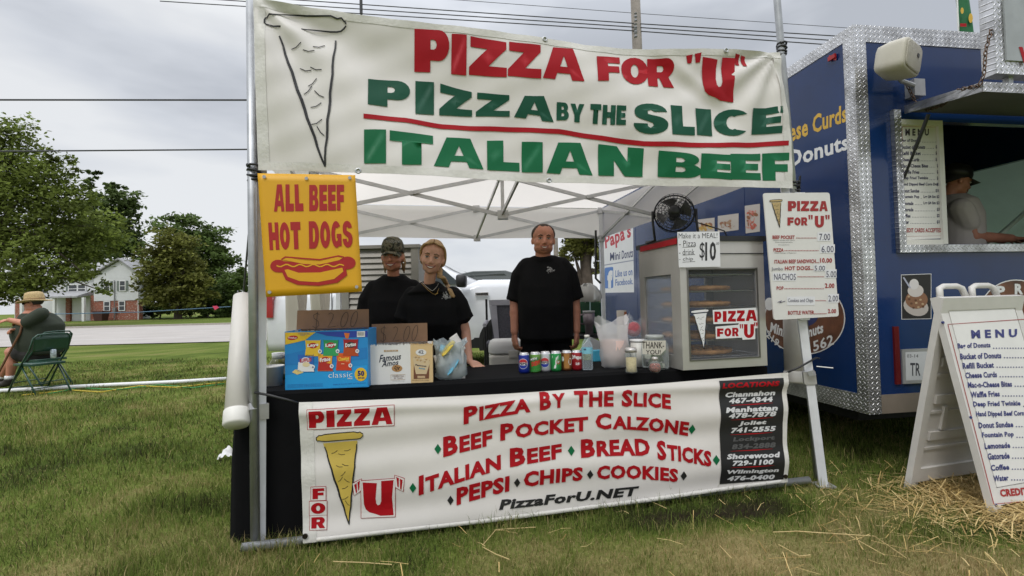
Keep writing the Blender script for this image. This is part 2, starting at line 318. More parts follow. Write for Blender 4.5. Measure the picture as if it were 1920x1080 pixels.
def text(mb, pm, t, q, m=None, off=.0015, bold=0., caps=None, nx=1, ny=1, bow=0., res=2):
    if m: mb.use(m)
    if len(q) == 4 and not hasattr(q[0], '__len__'): x0, y0, x1, y1 = q; q = [(x0, y0), (x1, y0), (x1, y1), (x0, y1)]
    stamp(mb, pm, std(t, bold, caps, res), q, off, nx, ny, bow)
def hv(mb, pm, ch, q, m=None, off=.0015, nx=3, ny=3):
    if m: mb.use(m)
    stamp(mb, pm, heavy(ch), q, off, nx, ny)
def poly(mb, pm, pts, m=None, off=.001):
    if m: mb.use(m)
    a = sum(pts[i][0]*pts[(i+1) % len(pts)][1]-pts[(i+1) % len(pts)][0]*pts[i][1] for i in range(len(pts)))
    if a > 0: pts = pts[::-1]
    mb.add([pm(x, y, off) for x, y in pts], [tuple(range(len(pts)))], True)
def disc(mb, pm, cx, cy, rx, ry, m=None, off=.001, n=20, rot=0, a0=0, a1=360):
    c, s = math.cos(rot), math.sin(rot); pts = []
    for k in range(n):
        a = math.radians(a0+(a1-a0)*k/(n if a1-a0 >= 360 else n-1)); x, y = rx*math.cos(a), ry*math.sin(a); pts.append((cx+x*c-y*s, cy+x*s+y*c))
    poly(mb, pm, pts, m, off)
def stroke(mb, pm, pts, w, m=None, off=.001):
    if m: mb.use(m)
    n = len(pts); Lp = []; Rp = []
    for i in range(n):
        a = pts[max(0, i-1)]; b = pts[min(n-1, i+1)]; dx, dy = b[0]-a[0], b[1]-a[1]; l = math.hypot(dx, dy) or 1; ww = (w[i] if hasattr(w, '__len__') else w)/2
        Lp.append(pm(pts[i][0]+dy/l*ww, pts[i][1]-dx/l*ww, off)); Rp.append(pm(pts[i][0]-dy/l*ww, pts[i][1]+dx/l*ww, off))
    mb.add(Lp+Rp, [(i, n+i, n+i+1, i+1) for i in range(n-1)], True)
def rect(mb, pm, x0, y0, x1, y1, m=None, off=.001): poly(mb, pm, [(x0, y0), (x1, y0), (x1, y1), (x0, y1)], m, off)
def planemap(p0, nn):
    p0 = np.array(p0, float); nn = np.array(nn, float); nn /= np.linalg.norm(nn)
    if (CAM-p0) @ nn < 0: nn = -nn
    return lambda x, y, off=0.: hit(x, y, p0, nn) + nn*off
def cylmap(c, r, ang=-90., sign=1):      # s along the arc in metres (right positive), t up from base (given negative down)
    a0 = math.radians(ang)
    return lambda s_, t_, off=0.: np.array([c[0]+(r+off)*math.cos(a0+s_/r), c[1]+(r+off)*math.sin(a0+s_/r), c[2]-t_])
def inter(poly_, x):                      # piecewise-linear y(x)
    return float(np.interp(x, [p[0] for p in poly_], [p[1] for p in poly_]))
# ================================================================ ground, road, lawn
_lat = rng.random((64, 64))
def vnoise(x, y, s):
    x = np.asarray(x)*s+17.3; y = np.asarray(y)*s+9.1; i = np.floor(x).astype(int); j = np.floor(y).astype(int); fx = x-i; fy = y-j
    fx = fx*fx*(3-2*fx); fy = fy*fy*(3-2*fy); g = lambda a, b: _lat[a % 64, b % 64]
    return (g(i, j)*(1-fx)+g(i+1, j)*fx)*(1-fy)+(g(i, j+1)*(1-fx)+g(i+1, j+1)*fx)*fy
def dryness(x, y):
    x = np.asarray(x, float); y = np.asarray(y, float)
    d = .40+.26*(vnoise(x, y, .9)-.5)+.34*(vnoise(x, y, 2.7)-.5)+.22*(vnoise(x, y, 7.)-.5)
    d = d+.24*sm(-1.2, .2, x)*(1-sm(2.3, 2.9, y))*(1-sm(1.9, 2.6, x))         # trampled in front of the counter
    d = d-.12*sm(1.5, 2.2, x)*sm(2.6, 3.2, y)
    d = d+.05*sm(4, 8, y)+.16*sm(.1, .8, x)*(1-sm(2.0, 2.5, x))*(1-sm(2.35, 2.75, y))*(.4+vnoise(x, y, 3.3))
    soil = np.exp(-((x-.95)/.55)**2-((y-2.58-.2*(x-.9))/.14)**2)+.8*np.exp(-((x-2.1)/.4)**2-((y-2.35)/.13)**2)
    return np.clip(d-soil*.6, 0, 1)
GC = [(0, (.030, .022, .016)), (.13, (.040, .044, .016)), (.26, (.076, .112, .022)), (.48, (.132, .172, .036)), (.70, (.22, .198, .078)), (1., (.36, .28, .14))]
GROUND_M = attr_mat('lawn_ground', 'dry', GC, .95, noise=(38, .6), bump=(60, .8, .03), spec=.05)
BLADE_M = attr_mat('grass_blades', 'dry', [(q, tuple(k*1.25 for k in c)) for q, c in GC], .7, transl=.3, spec=.08)
def nonuni(lo, hi, st, lim0, lim1):
    a = list(np.arange(lo, hi, st)); s = st; x = a[-1]
    while x < lim1: s *= 1.28; x += s; a.append(x)
    s = st; x = a[0]
    while x > lim0: s *= 1.28; x -= s; a.insert(0, x)
    return np.array(a)
xs = nonuni(-9, 7, .13, -500, 500); ys = nonuni(.4, 12, .13, -60, 900)
GX, GY = np.meshgrid(xs, ys); GZ = zg(GX, GY)
nx, ny = len(xs), len(ys)
me = bpy.data.meshes.new('ground'); idx = np.arange(nx*ny).reshape(ny, nx)
F4 = np.stack([idx[:-1, :-1], idx[:-1, 1:], idx[1:, 1:], idx[1:, :-1]], -1).reshape(-1, 4)
me.from_pydata(np.stack([GX, GY, GZ], -1).reshape(-1, 3).tolist(), [], F4.tolist())
me.attributes.new('dry', 'FLOAT', 'POINT').data.foreach_set('value', dryness(GX, GY).reshape(-1).astype(np.float32))
me.polygons.foreach_set('use_smooth', [True]*len(me.polygons)); me.materials.append(GROUND_M)
tag(bpy.data.objects.new('ground', me), None, None, None, 'structure'); COL.objects.link(bpy.data.objects['ground'])
def quads_mesh(name, V, F, m, attr=None, loc=(0, 0, 0)):
    me = bpy.data.meshes.new(name); k = F.shape[1]; me.vertices.add(len(V)); me.vertices.foreach_set('co', (V-np.array(loc)).astype(np.float32).reshape(-1))
    me.loops.add(F.size); me.loops.foreach_set('vertex_index', F.reshape(-1).astype(np.int32)); me.polygons.add(len(F)); me.polygons.foreach_set('loop_start', np.arange(0, F.size, k, dtype=np.int32))
    me.update(calc_edges=True); me.validate()
    if attr is not None: me.attributes.new('dry', 'FLOAT', 'POINT').data.foreach_set('value', attr.astype(np.float32))
    me.materials.append(m); ob = bpy.data.objects.new(name, me); COL.objects.link(ob); ob.location = loc; return ob
def blades(n, px, py, h, wid, dry, lean=.6):
    z = zg(px, py); a = rng.random(n)*2*np.pi; l = rng.random(n)*lean*h; dx = np.cos(a)*l; dy = np.sin(a)*l; b = rng.random(n)*np.pi; wx = np.cos(b)*wid/2; wy = np.sin(b)*wid/2
    V = np.empty((n, 5, 3)); B = np.stack([px, py, z-.004], -1); wv = np.stack([wx, wy, 0*wx], -1)
    V[:, 0] = B-wv; V[:, 1] = B+wv; mid = B+np.stack([dx*.35, dy*.35, h*.6], -1); V[:, 2] = mid+wv*.75; V[:, 3] = mid-wv*.75; V[:, 4] = B+np.stack([dx, dy, h*np.clip(1-.35*(l/h)**2, .4, 1)], -1)
    o = np.arange(n)[:, None]*5; F = np.concatenate([o+np.array([[0, 1, 2]]), o+np.array([[0, 2, 3]]), o+np.array([[3, 2, 4]])])
    return V.reshape(-1, 3), F, np.repeat(dry, 5)
def make_grass():
    n = 230000; y = np.exp(rng.uniform(math.log(1.7), math.log(11.5), n)); x = y*rng.uniform(-1.25, 1.22, n)
    uv = (np.stack([x, y], -1)-TO[:2]) @ np.stack([TE[:2], TN[:2]], -1); u, v = uv[:, 0], uv[:, 1]
    keep = ~((u > -.1) & (u < 2.8) & (v > .05) & (v < .75)); d = dryness(x, y)
    keep &= rng.random(n) < np.clip(.35+d*3, .0, 1); x, y, d, v, u = x[keep], y[keep], d[keep], v[keep], u[keep]; n = len(x)
    edge = np.exp(-((v+.06)/.09)**2)*((u > -.2) & (u < 3.2)); tuft = sm(.5, .8, vnoise(x, y, 3.1))
    h = rng.uniform(.018, .058, n)*(1+.8*tuft+1.1*edge*rng.random(n))*(1-.45*sm(.5, .8, d)); wid = rng.uniform(.0024, .0048, n)*np.clip(y/3.2, .8, 2.6)
    V, F, A = blades(n, x, y, h, wid, np.clip(d+rng.normal(0, .20, n), .06, 1), .95)
    k = 26000; j = rng.integers(0, n, k); V2, F2, A2 = blades(k, x[j]+rng.normal(0, .02, k), y[j]+rng.normal(0, .02, k), rng.uniform(.02, .045, k), wid[j]*.8, np.clip(.72+.22*rng.random(k)+.2*(d[j]-.45), .5, 1), 2.2)
    F = np.concatenate([F, F2+len(V)]) if F.shape[1] == F2.shape[1] else F; V = np.concatenate([V, V2]); A = np.concatenate([A, A2])
    tag(quads_mesh('grass', V, F, BLADE_M, A), 'short mown grass with dry yellow patches in front of the stall', 'grass', None, 'stuff')
make_grass()
def strip(mb, fn, x0, x1, y0, y1, dz, nx=40, ny=2):
    mb.grid(lambda a, b: (x0+(x1-x0)*a, y0+(y1-y0)*b, float(zg(x0+(x1-x0)*a, y0+(y1-y0)*b))+dz), nx, ny)
ROADM = mat('pale_concrete_road', (.40, .37, .345), .9, var=.08, scale=.6); KERB = mat('kerb_concrete', (.36, .33, .29), .9, var=.1)
m = MB(); strip(m, None, -120, 60, 17.4, 35.5, .03, 60, 6); tag(m.build('road', ROADM), None, None, None, 'structure')
m = MB(); m.box(-120, 60, 35.5, 35.8, -.2, .10); tag(m.build('kerb', KERB), None, None, None, 'structure')
m = MB(); strip(m, None, -120, 60, 20.4, 20.52, .034, 60, 1); strip(m, None, -120, 60, 26.4, 26.52, .034, 60, 1); tag(m.build('road_marking', mat('road_paint', (.62, .61, .58), .8)), None, None, None, 'structure')
# ================================================================ trees
LEAF = {k: attr_mat(k, 'dry', [(0, tuple(v*.45 for v in c)), (.5, c), (1, tuple(min(1, v*1.7) for v in c))], .6, transl=.35, spec=.12) for k, c in
        {'leaf_green': (.145, .185, .040), 'leaf_olive': (.172, .180, .046), 'leaf_dark': (.110, .160, .046), 'leaf_deep': (.095, .135, .042)}.items()}
BARK = mat('bark', (.085, .066, .05), .95, var=.3, scale=5, bump=.8, bscale=14)
def crown_mesh(name, blobs, n, size, m, parent, seed, droop=0., loose=1.):
    r = np.random.default_rng(seed); vol = np.array([b[3]*b[4]*b[5] for b in blobs])**.75; cnt = np.maximum(30, n*vol/vol.sum()).astype(int); C_ = []; tn = []
    for b, k in zip(blobs, cnt):
        kt = max(16, k//38); d = r.normal(size=(kt, 3)); d /= np.linalg.norm(d, axis=1)[:, None]; q = r.random(kt)**.42*(1+.13*r.normal(size=kt))
        tw = np.array(b[:3])+d*q[:, None]*np.array(b[3:6]); i = r.integers(0, kt, k); sp = min(b[3], b[5])*.15*loose
        off = r.normal(size=(k, 3))*np.array([sp*1.25, sp*1.25, sp*.6]); p = tw[i]+off
        p[:, 2] -= droop*np.hypot(off[:, 0], off[:, 1]); C_.append(p); tn.append(np.clip(.45+.24*r.normal(size=kt)[i]+.1*r.normal(size=k), 0, 1))
    P = np.concatenate(C_); t = np.concatenate(tn); k = len(P); a = r.normal(size=(k, 3)); a[:, 2] *= .55; a /= np.linalg.norm(a, axis=1)[:, None]
    nrm = r.normal(size=(k, 3))*.6+np.array([0, 0, 1.]); b = np.cross(nrm, a); b /= np.linalg.norm(b, axis=1)[:, None]; s = size*r.uniform(.55, 1.25, k)[:, None]
    V = np.stack([P-a*s*.5, P+b*s*.27, P+a*s*.5, P-b*s*.27], 1).reshape(-1, 3); F = np.arange(4*k).reshape(-1, 4)
    ob = quads_mesh(name, V, F, m, np.repeat(t, 4), tuple(wloc(parent))); ob.parent = parent; ob.location = (0, 0, 0); return ob
def tree(name, label, base, Y, blobs, n, size, leafm, seed, trunk=.3, limbs=(), top=None, droop=0., loose=1., group='trees beyond the stall', cat='tree', fz=.9):
    bx, by, bz = base; t = thing(name, label, cat, (bx, by, bz-.1), group); B = []
    for px, py, rx, rz, *dd in blobs:
        yy = Y+(dd[0] if dd else 0); c = atY(px, py, yy); k = yy/FPX; B.append((c[0], c[1], c[2], rx*k, max(rx, rz)*k*fz, rz*k))
    tp = top or (B[0][0], B[0][1], B[0][2]); m = MB(); P0 = np.array([bx, by, bz-.3]); P1 = np.array(tp)
    m.tube([P0, P0+[0, 0, .5], P0+(P1-P0)*.35+[.1, 0, 0], P0+(P1-P0)*.7, P1], [trunk*1.5, trunk, trunk*.85, trunk*.5, trunk*.15], 9)
    for i, b in enumerate(B):
        k = .25+.4*((i*37) % 10)/10; s0 = P0+(P1-P0)*k; e = np.array(b[:3]); mid = (s0+e)/2+np.array([0, 0, .12*np.linalg.norm(e-s0)])
        m.tube([s0, mid, e], [trunk*.42, trunk*.26, trunk*.07], 6)
    m.smooth = True; m.build('trunk', BARK, t, smooth=True); crown_mesh('crown', B, n, size, leafm, t, seed, droop, loose); return t
def gpt(px, Y): p = atY(px, 560, Y); return (p[0], Y, float(zg(p[0], Y)))
tree('maple_tree', 'big spreading green tree at the far left hanging over the house roof', gpt(-70, 40), 40,
     [(20, 300, 62, 62), (70, 350, 70, 55), (-40, 330, 80, 90), (125, 395, 60, 48), (30, 420, 85, 55), (130, 460, 75, 45), (60, 500, 80, 45, -2), (160, 515, 40, 24, -2), (10, 540, 55, 32, -2), (-60, 450, 80, 80), (15, 245, 40, 34), (195, 430, 46, 40), (105, 305, 34, 22), (190, 545, 18, 10, -2), (50, 536, 40, 22, -2)], 38000, .36, LEAF['leaf_green'], 3, .42, droop=.25, loose=1.25)
tree('cedar_tree', 'pointed dark evergreen tree rising behind the white house', gpt(180, 76), 76,
     [(172, 345, 12, 26), (174, 400, 26, 40), (160, 455, 42, 42)], 5000, .75, LEAF['leaf_deep'], 4, .35)
tree('cedar_tree', 'second dark pointed tree behind the house, right of the taller spire', gpt(225, 74), 74,
     [(216, 350, 13, 22), (222, 395, 32, 36), (246, 385, 16, 14), (225, 450, 42, 44), (246, 500, 26, 40)], 7000, .75, LEAF['leaf_deep'], 5, .35)
tree('willow_tree', 'olive green feathery tree with bare lower trunk beside the house', gpt(334, 56), 56,
     [(325, 460, 42, 40), (300, 500, 42, 36), (350, 500, 40, 40), (285, 545, 30, 26), (330, 545, 52, 30), (375, 540, 30, 26)], 11000, .5, LEAF['leaf_olive'], 6, .42, droop=.8)
tree('oak_tree', 'tall rounded dark green tree standing behind the olive feathery one', gpt(385, 66), 66,
     [(345, 435, 52, 36), (390, 455, 40, 40), (400, 500, 44, 44), (350, 520, 60, 60), (418, 478, 22, 22)], 12000, .6, LEAF['leaf_dark'], 8, .4)
tree('bush', 'low wide green bush at the right end of the distant trees', gpt(425, 60), 60,
     [(400, 560, 46, 34), (440, 540, 34, 40), (425, 575, 50, 26), (452, 520, 18, 24)], 8000, .5, LEAF['leaf_dark'], 9, .15, cat='bush')
tree('shade_tree', 'leafy tree with a thick brown trunk behind the white canopy leg', gpt(1094, 21), 21,
     [(1075, 470, 26, 24), (1112, 462, 26, 26), (1060, 500, 18, 16), (1120, 400, 60, 46), (1066, 395, 50, 40), (1125, 500, 14, 22), (1085, 450, 34, 30)], 16000, .17, LEAF['leaf_olive'], 11, .33, top=tuple(atY(1100, 400, 21)))
for i, (px, py, rx, rz, Y, c, lab) in enumerate([(300, 574, 52, 20, 62, 'leaf_dark', 'low dark hedge bush behind the olive feathery tree'), (415, 570, 60, 26, 64, 'leaf_deep', 'wide dark hedge bush at the foot of the rounded dark tree'), (908, 541, 20, 11, 34, 'leaf_green', 'small green bush seen past the hood of the white vehicle'), (880, 560, 60, 30, 70, 'leaf_dark', 'dark distant bush low on the horizon behind the hood'), (960, 560, 90, 36, 80, 'leaf_deep', 'long dark tree clump on the horizon behind the standing man')]):
    tree('bush', lab, gpt(px, Y), Y, [(px, py, rx, rz), (px-rx*.6, py+rz*.4, rx*.7, rz*.7), (px+rx*.6, py+rz*.4, rx*.7, rz*.7)], 2500, .25*Y/34, LEAF[c], 20+i, .08, cat='bush')
# ================================================================ house across the road
SIDING = mat('white_siding', (.66, .67, .68), .7, var=.05, scale=2, bump=.0); ROOFM = mat('grey_shingle', (.33, .33, .34), .95, var=.2, scale=3, bump=.4); TRIM = mat('white_trim', (.74, .74, .74), .6, var=.04)
SHUT = mat('grey_green_shutter', (.16, .19, .17), .7); PANE = mat('dark_window_glass', (.03, .035, .04), .08, var=.2, scale=1, spec=.8)
def brick_mat():
    m = bpy.data.materials.new('red_brick'); m.use_nodes = True; nt = m.node_tree; N = nt.nodes.new; L = nt.links.new; p = nt.nodes['Principled BSDF']; p.inputs['Roughness'].default_value = .9
    tc = N('ShaderNodeTexCoord'); mp = N('ShaderNodeMapping'); mp.inputs['Rotation'].default_value = (math.radians(90), 0, 0); b = N('ShaderNodeTexBrick'); b.inputs['Scale'].default_value = 4.5
    b.inputs[1].default_value = (.36, .085, .042, 1); b.inputs[2].default_value = (.24, .06, .035, 1); b.inputs[3].default_value = (.30, .20, .16, 1); b.inputs['Mortar Size'].default_value = .03
    n = N('ShaderNodeTexNoise'); n.inputs['Scale'].default_value = 9; r = N('ShaderNodeValToRGB'); r.color_ramp.elements[0].position = .60; r.color_ramp.elements[1].position = .66; x = N('ShaderNodeMix'); x.data_type = 'RGBA'; x.inputs[7].default_value = (.52, .44, .38, 1)
    L(tc.outputs['Object'], mp.inputs[0]); L(mp.outputs[0], b.inputs[0]); L(tc.outputs['Object'], n.inputs[0]); L(n.outputs[0], r.inputs[0]); L(r.outputs[0], x.inputs[0]); L(b.outputs[0], x.inputs[6]); L(x.outputs[2], p.inputs[0]); return m
BRICK = brick_mat()
def house():
    Y = 58.; X = lambda px: float(atY(px, 560, Y)[0]); Z = lambda py: float(atY(205, py, Y)[2]); g = float(zg(X(210), Y)); zb = Z(564); ze = Z(516); zr = Z(487)
    h = thing('house', 'white sided two storey house with red brick lower floor across the road', 'house', (X(180), Y, g-.05))
    x0, x1, xa = X(8), X(262), X(176); D = 9
    m = MB(); m.box(x0, xa, Y+1.2, Y+D, g-.2, ze)                                                # recessed left body
    n = 7
    for k in range(n): m.box(xa, x1, Y-.004*k+.0, Y+D-.2, zb+(ze-zb)*k/n, zb+(ze-zb)*(k+1)/n-.004)   # lapped boards
    m.prism([(xa, Y, ze), (x1, Y, ze), ((xa+x1)/2+.4, Y, zr-.1)], (0, D-.3, 0)); m.build('wall', SIDING, h)
    for bb in ((xa+.02, x1-.02, Y+.06, Y+.5, g-.3, zb-.003), (X(163), xa, Y+.5, Y+1., g-.3, Z(553)), (X(110), X(118), Y+.9, Y+1.19, g-.3, Z(556)), (X(14), X(38), Y+.9, Y+1.19, g-.3, Z(556))): m = MB(); m.box(*bb); m.build('brick_wall', BRICK, h)
    m = MB(); xm = (xa+x1)/2+.4; t = .16
    m.prism([(x1+.45, Y-.35, ze-.25), (x1+.45, Y-.35, ze-.25+t), (xm, Y-.35, zr+t), (xm, Y-.35, zr)], (0, D, 0)); m.prism([(xa-.3, Y-.35, ze-.1), (xm, Y-.35, zr), (xm, Y-.35, zr+t), (xa-.3, Y-.35, ze-.1+t)], (0, D, 0))
    m.prism([(x0-.4, Y+.75, ze-.1), (x0-.4, Y+5, zr), (x0-.4, Y+5, zr+t), (x0-.4, Y+.75, ze-.1+t)], (xm-x0+.4, 0, 0)); m.build('roof', ROOFM, h)
    m = MB(); m.hexa([(X(84), Y-1.2, Z(557)), (X(161), Y-1.2, Z(557)), (X(161), Y+1.2, Z(551)), (X(84), Y+1.2, Z(551)), (X(84), Y-1.2, Z(554)), (X(161), Y-1.2, Z(554)), (X(161), Y+1.2, Z(543)), (X(84), Y+1.2, Z(543))]); m.build('porch_roof', ROOFM, h)
    for px in (101, 156, 40): m = MB(); m.box(X(px)*.982-.14, X(px)*.982+.14, Y-1.1, Y-.85, g-.2, Z(557)); m.build('porch_post', TRIM, h)
    m = MB(); m.box(X(119), X(154), Y+1.12, Y+1.18, g, Z(558))
    for k in range(4): m.box(X(119)+.05, X(154)-.05, Y+1.09, Y+1.12, g+.1+k*.55, g+.55+k*.55)
    m.build('garage_door', TRIM, h)
    for px0, px1, py0, py1, sh, yy in ((196, 206, 528, 545, 1, Y), (226, 235, 528, 545, 1, Y), (196, 205, 566, 582, 0, Y+.06), (224, 233, 566, 582, 0, Y+.06), (113, 128, 532, 546, 1, Y+1.2), (131, 144, 532, 546, 0, Y+1.2), (60, 74, 532, 546, 0, Y+1.2)):
        w = MB(); w.box(X(px0)-.1, X(px1)+.1, yy-.09, yy-.03, Z(py1)-.1, Z(py0)+.1); wo = w.build('window', TRIM, h)
        p = MB(); p.box(X(px0), X(px1), yy-.1, yy-.06, Z(py1), (Z(py0)+Z(py1))/2-.04); p.box(X(px0), X(px1), yy-.1, yy-.06, (Z(py0)+Z(py1))/2+.04, Z(py0)); p.build('pane', PANE, wo)
        if sh:
            for s in (X(px0)-.36, X(px1)+.12): q = MB(); q.box(s, s+.24, yy-.08, yy-.03, Z(py1)-.05, Z(py0)+.05); q.build('shutter', SHUT, h)
    m = MB(); m.tube([(x1-.1, Y-.1, g), (x1-.1, Y-.1, ze-.2)], .06, 6); m.build('downspout', TRIM, h)
    m = MB(); m.tube([(X(216), Y-.12, g+.2), (X(216), Y-.12, Z(526))], .05, 6); m.box(X(214), X(219), Y-.25, Y-.06, Z(585), Z(577)); m.build('utility_conduit', mat('grey_conduit', (.2, .2, .2), .6), h)
    b = MB(); cx = X(190)*.98; b.rings([[(cx-r, Y-1.2-r, z), (cx+r, Y-1.2-r, z), (cx+r, Y-1.2+r, z), (cx-r, Y-1.2+r, z)] for r, z in ((.42, g), (.55, g+1.), (.6, g+1.), (.6, g+1.1), (.1, g+1.15))]); tag(b.build('bin', mat('dark_red_bin', (.08, .03, .025), .7)), 'dark red bin standing against the brick wall of the house', 'bin')
house()
# barrier tape between house and lawn, poles and wires
m = MB(); a = atY(60, 590, 12.5); b = atY(432, 575, 15); mid = (a+b)/2-[0, 0, .05]
m.tube([a, (a+mid)/2, mid, (b+mid)/2, b], .012, 5, True); rp = tag(m.build('barrier_line', mat('blue_tape', (.08, .16, .24), .6)), 'thin blue barrier line strung across the lawn before the road', 'rope')
m = MB(); p = atY(404, 577, 14.6); m.prism([p+[-.09, 0, .05], p+[.03, 0, .06], p+[.1, 0, .0], p+[-.02, 0, -.07]], (0, .01, 0), True); m.build('ribbon', mat('pink_ribbon', (.6, .05, .12), .6), rp)
WOOD = mat('weathered_pole', (.25, .22, .19), .9, var=.2, scale=3, bump=.5, bscale=20); WIRE = mat('wire', (.05, .05, .055), .6)
p0 = atY(1203, 200, 14.5)
pole = thing('utility_pole', 'weathered wooden utility pole rising behind the middle of the top banner', 'utility pole', (p0[0], 14.5, float(zg(p0[0], 14.5))))
m = MB(); m.tube([(p0[0], 14.5, -.3), (p0[0]-.12, 14.5, 14)], [.17, .13], 12, caps=True); m.build('post', WOOD, pole, smooth=True)
m = MB()
for py, dx in ((32, -.2), (52, -.18), (62, -.18)): q = atY(1192, py, 14.4); m.lathe([(.02, -.16), (.06, -.12), (.035, -.05), (.06, .0), (.035, .06), (.06, .1), (.02, .14)], q, 10)
m.build('insulator', mat('insulator_grey', (.2, .2, .21), .4), pole)
q0 = atY(1043, 455, 40); m = MB(); m.tube([(q0[0], 40, -.3), (q0[0]-.1, 40, 12)], [.22, .16], 9); tag(m.build('utility_pole', WOOD, smooth=True), 'distant grey utility pole seen just behind the standing man', 'utility pole')
def wire(label, pts, Y, r, group, sag=0.):
    P = [atY(x, y, yy) for (x, y), yy in zip(pts, Y if hasattr(Y, '__len__') else [Y]*len(pts))]; Q = []
    for a, b in zip(P[:-1], P[1:]):
        for k in range(10): t = k/10; Q.append(a+(b-a)*t-np.array([0, 0, sag*4*t*(1-t)]))
    Q.append(P[-1]); m = MB(); m.tube(Q, r, 5, True); tag(m.build('overhead_wire', WIRE), label, 'wire', group)
wire('thick overhead wire crossing the sky at the left, upper of the pair', [(-300, 187), (478, 187.5), (1196, 178)], 15, .028, 'overhead wires')
wire('thick overhead wire crossing the left sky, lower of the pair', [(-300, 286), (478, 280), (1196, 268)], 15, .024, 'overhead wires')
for i, (y0, y1, y2, lab) in enumerate([(-16, 44, 72, 'top of the three bunched overhead wires on the pole'), (-6, 51, 81, 'middle of the three bunched overhead wires on the pole'), (4, 58, 90, 'lowest of the three bunched overhead wires on the pole')]):
    wire(lab, [(300, y0-2), (1192, y1), (1640, y2)], [17, 14.4, 14.4], .016, 'overhead wires')
wire('single thin wire high above the bunched ones, across the pole', [(700, -12), (1195, 25), (1700, 60)], 14.6, .008, 'overhead wires')
m = MB(); q = atY(677, 12, 15.8); m.tube([q+[0, 0, 1], q-[0, 0, .25]], .05, 8, True); tag(m.build('wire_splice', WIRE), 'dark splice weight hanging on the bunched wires above the banner', 'splice')
# ================================================================ canopy tent
def fabric(name, col, tr, rough=.75):
    return mat(name, col, rough, var=.06, scale=2.5, bump=.12, bscale=7, transl=tr)
CANV = fabric('white_canopy_cloth', (.87, .82, .765), .62)
def TQ(u, v, z):      # top of the tent frame: racked a little narrower at the front right
    return T(u*(1-.042*(1-v/3.05))+.02*(1-v/3.05), v, z)
tent = thing('canopy_tent', 'white pop up canopy tent with grey folding truss over the food stall', 'canopy tent', T(1.525, 1.525, 0))
LS = 3.05; EV = 2.21; LO = 1.87
for (u, v), (bu, bv) in (((0, 0), (-.005, -.015)), ((LS, 0), (3.085, -.1)), ((LS, LS), (LS, LS)), ((0, LS), (0, LS))):
    m = MB(); m.bar(T(bu, bv, .0), TQ(u, v, EV+.02), .045, .045)
    lg = m.build('leg', ALU, tent)
    a, b = np.array(T(bu, bv, 0)), np.array(TQ(u, v, EV)); m = MB(); q = a+(b-a)*.272; q2 = a+(b-a)*.305; m.bar(q, q2, .064, .064); m.bar(q2-[.02, .04, .01], q2+[.0, -.06, -.0], .03, .03); m.build('slide_lock', GREYM, lg)
    m = MB(); m.bar(a+[0, 0, .004], a+[0, 0, .012], .1, .1); m.build('foot', GREYM, lg)
    for z in (LO, EV): m = MB(); c = np.array(TQ(u, v, z)); m.bar(c-TZ*.035, c+TZ*.035, .075, .075); m.build('bracket', GREYM, lg)
TJ = [.07]
def truss(p, d):
    TJ[0] += .004
    p = np.array(p); d = np.array(d); z = TZ
    for k in (0, 1):
        for za, zb in ((EV, LO), (LO, EV)):
            if k: za, zb = zb, za
            m = MB(); o = np.cross(d, z); o = o/np.linalg.norm(o)*(.012 if za < zb else -.012)
            m.bar(p+d*(k*.5)+z*za+o, p+d*(k*.5+.5)+z*zb+o, .016, .03); m.build('truss_bar', GREYM, tent)
    m = MB(); c = p+d*.5
    for zz in (LO, EV): m = MB(); m.bar(c+z*(zz-.03-TJ[0]*.05), c+z*(zz+.03+TJ[0]*.05), TJ[0], TJ[0]); m.build('truss_joint', GREYM, tent)
    for k in (.25, .75): m = MB(); c = p+d*k+z*(LO+EV)/2; o = np.cross(d, z); o = o/np.linalg.norm(o); m.tube([c-o*.025, c+o*.025], .018, 8); m.build('pivot_bolt', GREYM, tent)
truss(T(0, LS, 0), TE*LS); truss(T(0, 0, 0), TN*LS); truss(TQ(LS, 0, 0), TQ(LS, LS, 0)-TQ(LS, 0, 0)); truss(T(0, LS/2, 0), TE*LS); truss(T(LS/2, 0, 0), TN*LS); truss(TQ(0, 0, 0), TQ(LS, 0, 0)-TQ(0, 0, 0))
m = MB(); m.bar(T(LS/2, LS/2, LO), T(LS/2, LS/2, 2.98), .03, .03); m.build('centre_pole', GREYM, tent)
def roof(a, b):
    u, v = a*LS, b*LS; k = 1-max(abs(2*a-1), abs(2*b-1)); sag = -.05*math.sin(math.pi*k)-.02*math.sin(7*a+3)*k*(1-k)*2
    return TQ(u, v, EV+.03+(2.98-EV)*k+sag)
m = MB(); m.smooth = True; m.grid(roof, 24, 24); m.build('canopy_roof', CANV, tent)
m = MB(); m.smooth = True; ring = []
e = .03
for a, b in ((( -e, -e), (LS+e, -e)), ((LS+e, -e), (LS+e, LS+e)), ((LS+e, LS+e), (-e, LS+e)), ((-e, LS+e), (-e, -e))):
    def val(s, t, a=a, b=b):
        u = a[0]+(b[0]-a[0])*s; v = a[1]+(b[1]-a[1])*s; w = .008*math.sin(s*23+a[0])*t
        return TQ(u+w*(b[1] != a[1]), v+w*(b[0] != a[0]), EV+.03-(EV+.03-1.875)*t+.006*math.sin(s*9)*t)
    m.grid(val, 40, 3)
m.build('valance', CANV, tent)
